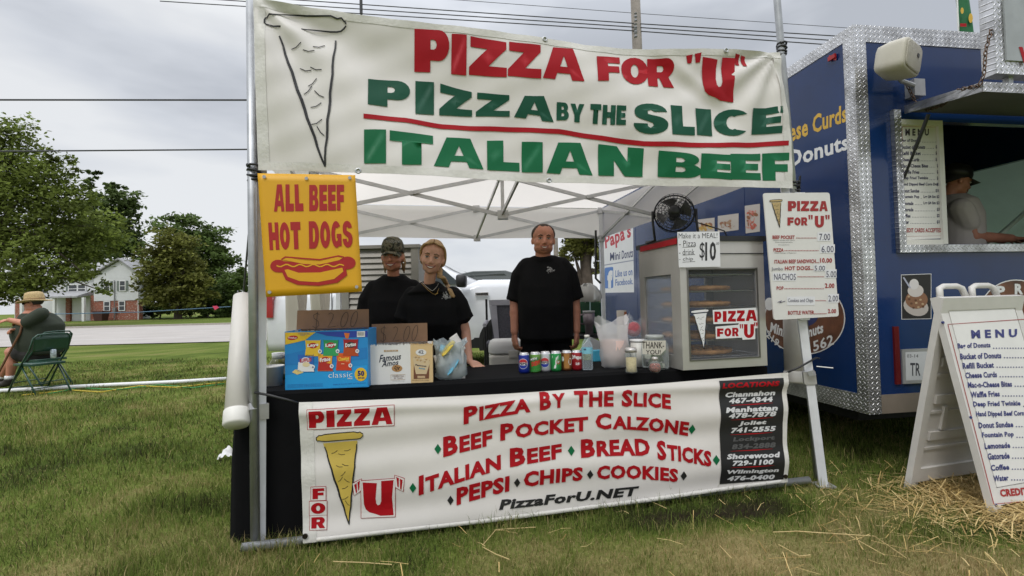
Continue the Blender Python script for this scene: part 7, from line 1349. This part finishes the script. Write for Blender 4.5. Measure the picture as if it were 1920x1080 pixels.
m = MB(MR); m.tube([(a0+.30, .7, zt_-.02), (a0+.30, .7, zt_-.32)], .012, 6); m.build('ceiling_rod', BLACKP, tr)
rk = thing('wire_rack', 'black wire rack standing on the counter inside the trailer', 'rack', MR @ Vector((1.25, 1.0, zs-.12))); m = MB(MR)
for a in (1.0, 1.55): m.tube([(a, .95, zs-.12), (a, .95, zs+.12)], .006, 5)
m.tube([(1.0, .95, zs+.12), (1.55, .95, zs+.12)], .006, 5); m.tube([(1.0, .95, zs+.0), (1.55, .95, zs+.0)], .006, 5); m.build('rack_frame', BLACKP, rk)
m = MB(MR); m.box(a0+.05, 1.6, .18, .5, zs-.25, zs-.06); tag(m.build('steel_shelf', mat('dark_shelf', (.06, .05, .05), .5)), 'dark shelf just inside the trailer window sill', 'shelf')
m = MB(MR); m.smooth = True; m.tube([(a0+.1, .75, zt_-.12), (a0+.42, .8, zt_-.12)], .06, 14); tag(m.build('paper_roll', CREAM), 'cream paper towel roll hanging under the trailer ceiling', 'paper roll')
# ================================================================ folding A-frame menu sign
A_, B_, C_ = atg(1694, 915), atg(1868, 970), atg(1830, 890); AP = (A_+B_)/2; AP = np.array([AP[0], AP[1], float(atY(1747, 557, AP[1])[2])]); WD_ = (C_-A_); WD_[2] = 0; WD_ /= np.linalg.norm(WD_); FW = .64
AFM = mat('white_sign_plastic', (.62, .60, .57), .5, var=.07, scale=5, bump=.04); af = thing('a_frame_sign', 'white folding plastic A frame menu sign standing on straw by the trailer', 'a-frame sign', AP*[1, 1, 0])
def leaf(foot, name, front):
    up = AP-foot; H_ = np.linalg.norm(up); up = up/H_; nn = np.cross(WD_, up); nn /= np.linalg.norm(nn)
    if (nn @ (foot-(A_+B_)/2)) < 0: nn = -nn
    M = M4(foot, WD_, nn, up); m = MB(M); t = .035; w = .055
    m.box(0, w, -t, 0, 0, H_); m.box(FW-w, FW, -t, 0, 0, H_); m.box(w, FW-w, -t, 0, H_-.07, H_); m.box(w, FW-w, -t, 0, .05, .13); m.box(w, FW-w, -.02, -.008, .13, H_-.07)
    if not front:
        for z in (.3, .52, .74, .9): m.box(w+.03, FW-w-.03, -.034, -.0205, z, z+.05); m.box(w, FW-w, -.028, -.0202, z-.06, z-.045)
        for x in (.16, .44): m.box(x, x+.03, -.036, -.021, .36, .5)
        m.M = M; m.smooth = True; m.ell((FW*.5, -.03, .62), (.03, .015, .03), 14); m.smooth = False
    return m.build(name, AFM, af), M, H_, up, nn
leaf(A_, 'rear_leaf', False); _, MF_, HF, upF, nF = leaf(B_, 'front_leaf', True)
for s0 in (.05, .30): 
    m = MB(MF_); m.smooth = True; m.tube([(s0, -.018, HF-.005), (s0+.015, -.018, HF+.05), (s0+.05, -.018, HF+.062), (s0+.15, -.018, HF+.062), (s0+.185, -.018, HF+.05), (s0+.2, -.018, HF-.005)], .016, 10); m.build('handle', AFM, af)
AM = planemap(B_+nF*.001, nF); m = MB(MF_); m.box(.062, FW-.062, -.006, .0, .135, HF-.075); mp_ = m.build('menu_panel', PBM, af)
m = MB(); f2 = lambda x, y: (1420+x*.5741, 460+y*.5741); NB = mat('navy_print', (.03, .035, .16), .5); text(m, AM, 'M E N U', [f2(697, 277), f2(848, 273), f2(848, 300), f2(700, 305)], NB, .0008, .05)
rows_ = [(655, 340, 762), (663, 371, 797), (671, 402, 773), (680, 433, 783), (688, 464, 832), (697, 496, 792), (706, 530, 860), (715, 562, 905), (723, 596, 836), (734, 631, 838), (743, 664, 826), (753, 699, 824), (763, 735, 823), (772, 770, 821)]
for (x, y, x1), it in zip(rows_, ITEMS):
    k = 18 if 'g' not in it.split('|')[0].lower() and 'p' not in it.lower() else 20; text(m, AM, it.split('|')[0], [f2(x-2, y-k), f2(x1-2, y-k-3), f2(x1, y-2), f2(x, y+2)], NB, .0008, .035)
    for j in range(26): xx = x1+8+j*9; rect(m, AM, f2(xx, y-5)[0], f2(xx, y-6)[1], f2(xx+3.4, y)[0], f2(xx, y-2)[1], NB, .0008)
    text(m, AM, it.split('|')[1], [f2(1090, y-k-8), f2(1130, y-k-9), f2(1130, y-8), f2(1090, y-7)], NB, .0008, .035)
text(m, AM, 'CREDIT CARDS ACCEPTED', [f2(790, 797), f2(1110, 770), f2(1114, 796), f2(795, 822)], SIGNR, .0008, .05); stroke(m, AM, [f2(1120, 225), f2(622, 258), f2(772, 845), f2(1160, 812)], 1.8, SIGNR, .0006); m.build('menu_lettering', NB, mp_)
for x, y in ((606, 252), (696, 562), (778, 848)): m = MB(); q = AM(*f2(x, y), .0); m.tube([q-nF*.004, q+nF*.004], .007, 10, True); m.build('screw', cc(.02, .03, .15), af)
# ================================================================ straw
def straw():
    r = np.random.default_rng(4); P = []; c = atg(1830, 960)
    n = 2600; pts = np.concatenate([np.stack([c[0]+.12+r.normal(.10, .22, n), c[1]+.02+r.normal(0, .19, n)], -1), np.stack([A_[0]+.32+r.normal(0, .17, 500), A_[1]-.05+r.normal(0, .12, 500)], -1), np.stack([c[0]+r.normal(-.05, .5, 500), c[1]+r.normal(-.05, .3, 500)], -1), np.stack([r.uniform(-1.2, 2.6, 40), r.uniform(1.85, 2.5, 40)], -1)])
    k = len(pts); a = r.uniform(0, 6.28, k); L_ = r.uniform(.05, .17, k); z = zg(pts[:, 0], pts[:, 1])+np.where(np.arange(k) < n, np.abs(r.normal(0, .020, k))*np.exp(-((pts[:, 0]-c[0])/.45)**2)+.012, .022+.01*r.random(k)); tilt = r.normal(0, .22, k)
    d = np.stack([np.cos(a)*np.cos(tilt), np.sin(a)*np.cos(tilt), np.sin(tilt)], -1); s = np.stack([-np.sin(a), np.cos(a), 0*a], -1)*r.uniform(.0012, .0024, k)[:, None]; u = np.array([0, 0, .0016]); c0 = np.stack([pts[:, 0], pts[:, 1], z], -1); mid = c0+np.array([0, 0, 1])*r.normal(0, .006, k)[:, None]
    e0 = c0-d*L_[:, None]/2; e1 = c0+d*L_[:, None]/2; V = np.stack([e0-s, e0+s, mid+s+u, mid-s+u, e1+s, e1-s], 1); o = np.arange(k)[:, None]*6; F = np.concatenate([o+np.array([[0, 1, 2, 3]]), o+np.array([[3, 2, 4, 5]])])
    ob = quads_mesh('straw', V.reshape(-1, 3), F, attr_mat('straw_stalks', 'dry', [(0, (.30, .20, .07)), (.5, (.52, .37, .14)), (1, (.70, .54, .26))], .7, transl=.15), np.repeat(r.random(k), 6)); tag(ob, 'loose golden straw scattered round the foot of the folding menu sign', 'straw', None, 'stuff')
straw()
m = MB()
for pts in ([(625, 1066), (680, 1068), (735, 1072)], [(905, 1035), (930, 1005), (1005, 1000)], [(905, 1038), (930, 1052), (955, 1062)], [(1450, 1010), (1500, 1008), (1540, 1012)], [(1350, 1036), (1372, 1060)], [(1460, 1034), (1500, 1056), (1520, 1054)], [(1585, 1012), (1660, 1055)], [(1220, 950), (1250, 964)], [(1490, 1008), (1640, 1018), (1700, 1060)]):
    m = MB(); m.tube([atg(x, y)+[0, 0, .03] for x, y in pts], .0022, 5, True); tag(m.build('straw_stalk', mat('straw_stalk', (.50, .38, .17), .7)), 'single long pale straw stalk lying on the trampled grass', 'straw stalk', 'single straw stalks on the grass')
# ================================================================ white truck behind the tent
WP_ = mat('white_car_paint', (.70, .71, .73), .18, var=.03, coat=.8); CG_ = mat('car_glass', (.02, .03, .028), .03, var=.3, scale=1.5, spec=.8); CHR = mat('chrome', (.6, .6, .6), .15, 1.)
def truck():
    F_ = np.array([.95, 8.6]); d = np.array([.9998, -.02]); g = 0.; R0 = F_-5.3*d; M = M4((R0[0], R0[1], g), (d[0], d[1], 0), (.02, .9998, 0), (0, 0, 1.)); t = thing('white_truck', 'large white truck parked behind the tent facing right', 'truck', M @ Vector((2.65, 1, 0)), None); W_ = 2.0
    m = MB(M); m.smooth = True; R = []
    for x, zt, ins in ((0, 1.30, .10), (.06, 1.40, .04), (.6, 1.42, .0), (3.5, 1.44, 0), (3.75, 1.54, .03), (4.4, 1.53, .05), (4.95, 1.47, .10), (5.2, 1.36, .2), (5.28, 1.1, .26)):
        a = [(ins+.05, .36), (ins+.01, .5), (ins-.0, .78), (ins+.0, 1.02), (ins+.03, zt-.16), (ins+.10, zt-.03), (ins+.3, zt)]; R.append([(x, y, z) for y, z in a]+[(x, W_-y, z) for y, z in a[::-1]])
    m.rings(R); b = m.build('body', WP_, t)
    m = MB(M); m.smooth = True; R = []
    for x, zr, ins in ((.02, 1.40, .10), (.22, 1.80, .20), (.5, 1.93, .24), (2.4, 1.96, .24), (3.0, 1.90, .25), (3.30, 1.72, .22), (3.85, 1.48, .14)):
        R.append([(x, .09, 1.36), (x, ins*.8+.02, 1.36+(zr-1.36)*.8), (x, ins+.10, zr-.01), (x, ins+.3, zr), (x, W_-ins-.3, zr), (x, W_-ins-.10, zr-.01), (x, W_-ins*.8-.02, 1.36+(zr-1.36)*.8), (x, W_-.09, 1.36)])
    m.rings(R, True, True); m.build('cabin', WP_, t)
    def pane(P, name='side_window'): m = MB(M); m.prism(P, (0, .012, 0)); return m.build(name, CG_, t)
    y0 = lambda z: .095+(z-1.42)*.19-.022
    for xs_ in ((.35, 1.15), (1.25, 2.15), (2.25, 3.0)):
        a, b_ = xs_; zt = 1.86; k = .32 if xs_[0] > 2 else 0; pane([(a, y0(1.46), 1.46), (b_+k*1.4, y0(1.46), 1.46), (b_+k*.1, y0(zt-.03), zt-.03), (a+(.12 if a < 1 else 0), y0(zt), zt)])
    m = MB(M); m.quad((3.06, .34, 1.885), (3.82, .28, 1.505), (3.82, W_-.28, 1.505), (3.06, W_-.34, 1.885)); m.v = [v+Vector((.012, 0, .02)) for v in m.v]; m.build('windshield', CG_, t)
    m = MB(M); m.smooth = True; m.rings([[(3.50+.085*k*math.copysign(abs(math.cos(a))**.5, math.cos(a)), y, 1.50+.11*k*math.copysign(abs(math.sin(a))**.5, math.sin(a))) for a in np.linspace(0, 6.2832, 25)[:-1]] for y, k in ((-.30, .8), (-.28, 1), (-.08, 1), (-.05, .8))]); m.tube([(3.46, .05, 1.44), (3.48, -.1, 1.46)], .03, 8); m.build('mirror', BLACKP, t)
    for xw in (1.05, 4.25):
        w = MB(M); w.smooth = True; prof = [(.001, -.12), (.28, -.12), (.37, -.10), (.40, -.05), (.40, .09), (.37, .13), (.001, .13)]; w.rings([[(xw+r_*math.cos(a), .13+z, .40+r_*math.sin(a)) for a in np.linspace(0, 6.2832, 33)[:-1]] for r_, z in prof]); wo = w.build('wheel', RUBB, t)
        w = MB(M); w.smooth = True; w.rings([[(xw+r_*math.cos(a), y, .40+r_*math.sin(a)) for a in np.linspace(0, 6.2832, 33)[:-1]] for r_, y in ((.25, .005), (.22, .02), (.08, .0), (.001, -.005))]); w.build('rim', CHR, wo)
        w = MB(M); w.rings([[(xw+r_*math.cos(a), y, .42+r_*math.sin(a)) for a in np.linspace(-.25, 3.39, 25)] for r_, y in ((.50, -.012), (.50, .2), (.43, .2), (.43, -.012))]); w.build('wheel_arch', BLACKP, t)
    for x in (1.2, 2.2, 3.18): m = MB(M); m.box(x, x+.012, -.004, .01, .55, 1.40); m.build('door_gap', BLACKP, t)
    m = MB(M); m.box(3.71, 3.94, -.012, .02, 1.245, 1.30); m.build('fender_vent', CHR, t); m = MB(M); m.box(3.73, 3.93, -.016, -.011, 1.258, 1.288); m.build('vent_slot', BLACKP, t)
    for x in (1.95, 2.9): m = MB(M); m.rbox(x, x+.2, -.03, -.0, 1.13, 1.16, .01); m.build('door_handle', CHR, t)
    m = MB(M); m.box(.02, .16, .0, .12, .95, 1.35); m.build('tail_light', mat('red_lens', (.35, .01, .01), .15, coat=.5), t); m = MB(M); m.box(.4, 4.9, .03, .12, .34, .52); m.build('sill', BLACKP, t)
    m = MB(M); m.box(5.2, 5.33, .25, 1.75, .75, 1.2); m.build('grille', CHR, t)
truck()
# dark car beyond the hood
def dark_car():
    Y = 15.; c = atY(945, 530, Y); g = float(zg(c[0], Y)); zt = atY(895, 507, Y)[2]; t = thing('parked_car', 'dark parked car whose cabin shows over the white hood', 'car', (c[0], Y, g)); m = MB(); m.smooth = True; X = lambda px: float(atY(px, 530, Y)[0]); k = (zt-g)/1.62
    R = []
    for y, ins in ((0, .1), (.3, 0), (1.6, 0), (1.9, .1)): pass
    P = [(-2.4, .45), (-2.4, .95), (-2.1, 1.1), (-1.7, 1.15), (-1.1, 1.55), (-.6, 1.62), (.4, 1.62), (.9, 1.5), (1.3, 1.12), (2.2, 1.0), (2.4, .85), (2.4, .45)]
    for y, s in ((0, .96), (.15, 1), (1.7, 1), (1.85, .96)): R.append([(c[0]-.35+x*s, Y+y+(.16 if z > 1.2 and y < .5 else 0)-(.16 if z > 1.2 and y > .5 else 0), g+z*k*(1 if s == 1 else .985)) for x, z in P])
    m.rings(R); m.build('body', mat('dark_grey_car_paint', (.016, .024, .02), .35, coat=.2), t)
    m = MB(); m.prism([(c[0]-.35+x, Y+.145-.0, g+z*k) for x, z in ((-1.45, 1.2), (-1.0, 1.5), (.35, 1.54), (.95, 1.2))], (0, .01, 0)); m.v = [v+Vector((0, -.02+.0*(v.z), 0)) for v in m.v]; m.build('side_window', CG_, t)
    for x in (-1.5, 1.5): m = MB(); m.smooth = True; m.rings([[(c[0]-.35+x+r_*math.cos(a), Y+y, g+.33+r_*math.sin(a)) for a in np.linspace(0, 6.283, 25)[:-1]] for r_, y in ((.001, -.02), (.33, -.02), (.33, .2), (.001, .2))]); m.build('wheel', RUBB, t)
dark_car()
# louvred unit behind the women
LV = mat('grey_beige_metal', (.25, .235, .21), .5, .3, .1, 3); q0 = atY(640, 560, 6.0); q1 = atY(786, 560, 6.0); zt = float(atY(780, 458, 6.0)[2]); zb = -.13
lv = thing('louvred_unit', 'grey metal louvred unit with horizontal slats behind the two women', 'generator', ((q0[0]+q1[0])/2, 6.3, zb)); x0, x1 = float(q0[0]), float(q1[0])
m = MB(); m.box(x0, x1, 6.06, 6.9, zb, zt-.04); m.build('case', LV, lv); m = MB(); m.box(x0-.02, x1+.02, 5.98, 6.92, zt-.04, zt); m.build('top_cap', LV, lv)
for x in (x0, x1-.09): m = MB(); m.box(x, x+.09, 5.995, 6.058, zb, zt-.042); m.build('corner_post', LV, lv)
m = MB(); n = int((zt-.06-zb)/.07)
for k in range(n): z = zb+.02+k*.07; m.hexa([(x0+.092, 6.055, z+.03), (x1-.092, 6.055, z+.03), (x1-.092, 6.058, z+.066), (x0+.092, 6.058, z+.066), (x0+.092, 6.005, z), (x1-.092, 6.005, z), (x1-.092, 6.03, z+.066), (x0+.092, 6.03, z+.066)])
m.build('louvres', LV, lv)
# things inside the tent behind the counter
def rb(name, mt2, par, M, *a): m = MB(M); m.smooth = True; m.rbox(*a); return m.build(name, mt2, par, smooth=False)
c = atY(952, 668, 4.35); zt = float(atY(952, 634, 4.35)[2]); z0 = zt-.36; s0 = thing('folding_table', 'low black folding table behind the counter carrying a white cooler', 'table', (c[0]+.3, 4.5, 0)); zT = z0
m = MB(); m.box(c[0]-.3, c[0]+1.35, 4.25, 4.85, zT-.04, zT); m.build('table_top', BLACKP, s0)
for x in (c[0]-.25, c[0]+1.3):
    for y in (4.3, 4.8): m = MB(); m.tube([(x, y, 0), (x, y, zT-.04)], .014, 8); m.build('leg', BLACKP, s0)
cl = thing('cooler', 'white hard cooler with a rounded lid to the left of the standing man', 'cooler', (c[0]+.02, 4.5, zT)); MC_ = RZ((c[0]+.02, 4.5, zT), .05); m = MB(MC_); m.rbox(-.19, .25, -.16, .16, 0, .22, .04, 5); m.build('cooler_body', WHITEP, cl); m = MB(MC_); m.smooth = True; m.rings([[(.03+(x)*kx, y*ky, z) for x, y in [(.225*math.copysign(abs(math.cos(a))**.4, math.cos(a)), .165*math.copysign(abs(math.sin(a))**.4, math.sin(a))) for a in np.linspace(0, 6.283, 33)[:-1]]] for z, kx, ky in ((.226, .99, .99), (.235, 1.0, 1.0), (.29, .99, .99), (.325, .93, .92), (.34, .82, .78))]); m.build('lid', WHT, cl); m = MB(MC_); m.box(-.02, .06, -.172, -.162, .19, .25); m.build('latch', WHITEP, cl)
# mesh camp chair
q = atY(953, 620, 5.3); t = thing('camp_chair', 'grey mesh folding camp chair between the white truck and the standing man', 'chair', (q[0], 5.4, float(zg(q[0], 5.4)))); ztc = float(atY(938, 562, 5.3)[2]); g = float(zg(q[0], 5.4)); MESHM = mat('grey_mesh', (.09, .09, .11), .9, var=.3, scale=50); PADM = mat('grey_blue_padding', (.40, .40, .46), .9, var=.1)
m = MB(); m.box(q[0]-.17, q[0]+.2, 5.36, 5.37, ztc-.42, ztc-.06); m.build('back_mesh', MESHM, t); m = MB(); m.box(q[0]-.2, q[0]+.23, 5.345, 5.385, ztc-.06, ztc); m.prism([(q[0]-.2, 5.345, ztc-.062), (q[0]-.12, 5.345, ztc-.062), (q[0]-.10, 5.345, ztc-.42), (q[0]-.15, 5.345, ztc-.42)], (0, .04, 0)); m.prism([(q[0]+.13, 5.345, ztc-.062), (q[0]+.23, 5.345, ztc-.062), (q[0]+.19, 5.345, ztc-.42), (q[0]+.13, 5.345, ztc-.42)], (0, .04, 0)); m.build('padded_edge', PADM, t)
m = MB(); m.box(q[0]-.22, q[0]+.25, 4.95, 5.37, ztc-.47, ztc-.43); m.build('seat', MESHM, t)
for s in (-.23, .26):
    m = MB(); m.tube([(q[0]+s, 5.4, g), (q[0]+s, 5.39, ztc+.01)], .012, 8); m.build('leg', BLACKP, t); m = MB(); m.tube([(q[0]+s, 4.95, g), (q[0]+s, 4.97, ztc-.25)], .012, 8); m.build('leg', BLACKP, t); m = MB(); m.tube([(q[0]+s, 4.93, ztc-.25), (q[0]+s, 5.42, ztc-.23)], .02, 8); m.build('armrest', PADM, t)
# side table with green bin, tumbler, folded card
qx = float(atY(1103, 600, 4.6)[0]); ztb = float(atY(1103, 627, 4.6)[2]); t = thing('side_table', 'black side table at the right of the standing man with bin and tumbler', 'table', (qx, 4.7, 0)); m = MB(); m.box(qx-.28, qx+.25, 4.45, 4.98, ztb-.03, ztb); m.build('table_top', BLACKP, t)
for x in (qx-.26, qx+.23):
    for y in (4.47, 4.95): m = MB(); m.tube([(x, y, 0), (x, y, ztb-.03)], .013, 8); m.build('leg', BLACKP, t)
GB_ = mat('dark_green_plastic', (.008, .06, .022), .4, var=.1); c = atY(1107, 625, 4.8); t = thing('green_bin', 'dark green square bin with crumpled clear plastic on top, behind the tumbler', 'bin', (c[0], 4.8, ztb)); m = MB(); m.rbox(c[0]-.13, c[0]+.10, 4.72, 4.93, ztb, ztb+.30, .03); m.build('bin_body', GB_, t)
m = MB(RZ((c[0]-.01, 4.82, ztb+.30), 0)); m.smooth = True; m.rings([[((r_+.02*math.sin(k*2.3+z*70)+.012*math.sin(k*5.1))*math.cos(2*math.pi*k/28), (r_+.018*math.sin(k*3.1+z*40))*math.sin(2*math.pi*k/28), z+.012*math.sin(k*1.9)) for k in range(28)] for z, r_ in ((0, .10), (.05, .125), (.10, .11), (.15, .07), (.17, .02))]); m.build('plastic_wrap', clear('crumpled_film', (.8, .8, .78), .5, .2), t)
c = atY(1105, 626, 4.5); t = thing('tumbler', 'pale mauve handled tumbler with a straw on the black side table', 'tumbler', (c[0], 4.5, ztb)); TM = mat('mauve_steel', (.30, .25, .28), .35, .3); MC_ = RZ((c[0], 4.5, ztb), 0); m = MB(MC_); m.smooth = True; m.lathe([(.036, 0), (.038, .09), (.050, .10), (.052, .20)], n=24); m.build('cup', TM, t); m = MB(MC_); m.smooth = True; m.lathe([(.054, .2), (.055, .22), (.001, .222)], n=24); m.build('lid', clear('tumbler_lid', (.7, .7, .72), .6, .2), t)
m = MB(MC_); m.smooth = True; m.tube([(-.05, 0, .19), (-.085, -.02, .18), (-.088, -.02, .11), (-.05, 0, .10)], .009, 8); m.build('handle', TM, t); m = MB(MC_); m.tube([(.01, 0, .1), (.015, 0, .30)], .006, 8); m.build('drinking_straw', cc(.35, .5, .5), t)
P = np.array(att(1086, 660, ZTB+.02)); P2 = np.array(att(1132, 656, ZTB+.02)); m = MB(); m.prism([P, P2, P2+[0, 0, .055], P*.55+P2*.45+[0, 0, .11]], TN*.02, True); tag(m.build('folded_card', WHT), 'white folded card standing behind the water bottle', 'card')
P = np.array(att(1121, 678, ZTB)); m = MB(M4(P, TE, TN, TZ)); m.rbox(-.03, .05, 0, .05, 0, .075, .008); tag(m.build('small_box', cc(.06, .38, .55)), 'small bright blue box half hidden behind the plastic bag', 'box')
# black bungee on the rear canopy leg
m = MB(); m.tube([atv(1117, 432, 3.0), atv(1117, 480, 3.0), atv(1117, 522, 3.0), atv(1126, 531, 3.0)], .014, 6, True); tag(m.build('bungee_strap', BLACKP), 'black strap hanging down beside the rear canopy leg', 'strap')
# pipes and cords lying on the lawn at the left
m = MB(); m.smooth = True; m.tube([atg(x, y)+[0, 0, .04] for x, y in ((-60, 741), (60, 735), (200, 727), (330, 721), (424, 715))], .028, 10, True); tag(m.build('ground_pipe', WHT), 'long white pipe lying on the lawn behind the folding chair', 'pipe')
for lab, c, pts in (('green garden cord lying along the white pipe', (.03, .25, .06), ((90, 741), (150, 730), (220, 733), (300, 724), (360, 730), (420, 722))), ('yellow cord lying along the white pipe on the lawn', (.55, .40, .03), ((40, 744), (130, 734), (190, 738), (260, 726), (330, 729), (424, 719)))):
    m = MB(); m.smooth = True; m.tube([atg(x, y)+[0, 0, .02] for x, y in pts], .009, 6, True); tag(m.build('garden_hose', mat(lab[:6]+'_cord', c, .6)), lab, 'cord')
P = atg(425, 863); m = MB(RZ(P, .3)); m.smooth = True; m.grid(lambda s, t: (.11*(s-.5)+.01*math.sin(t*9), .05*(t-.5), .02+.055*math.sin(math.pi*s)*(.4+t)+.01*math.sin(s*17+t*11)), 10, 8); tag(m.build('paper_scrap', WHT), 'crumpled white paper scrap lying on the grass left of the black cloth', 'litter')
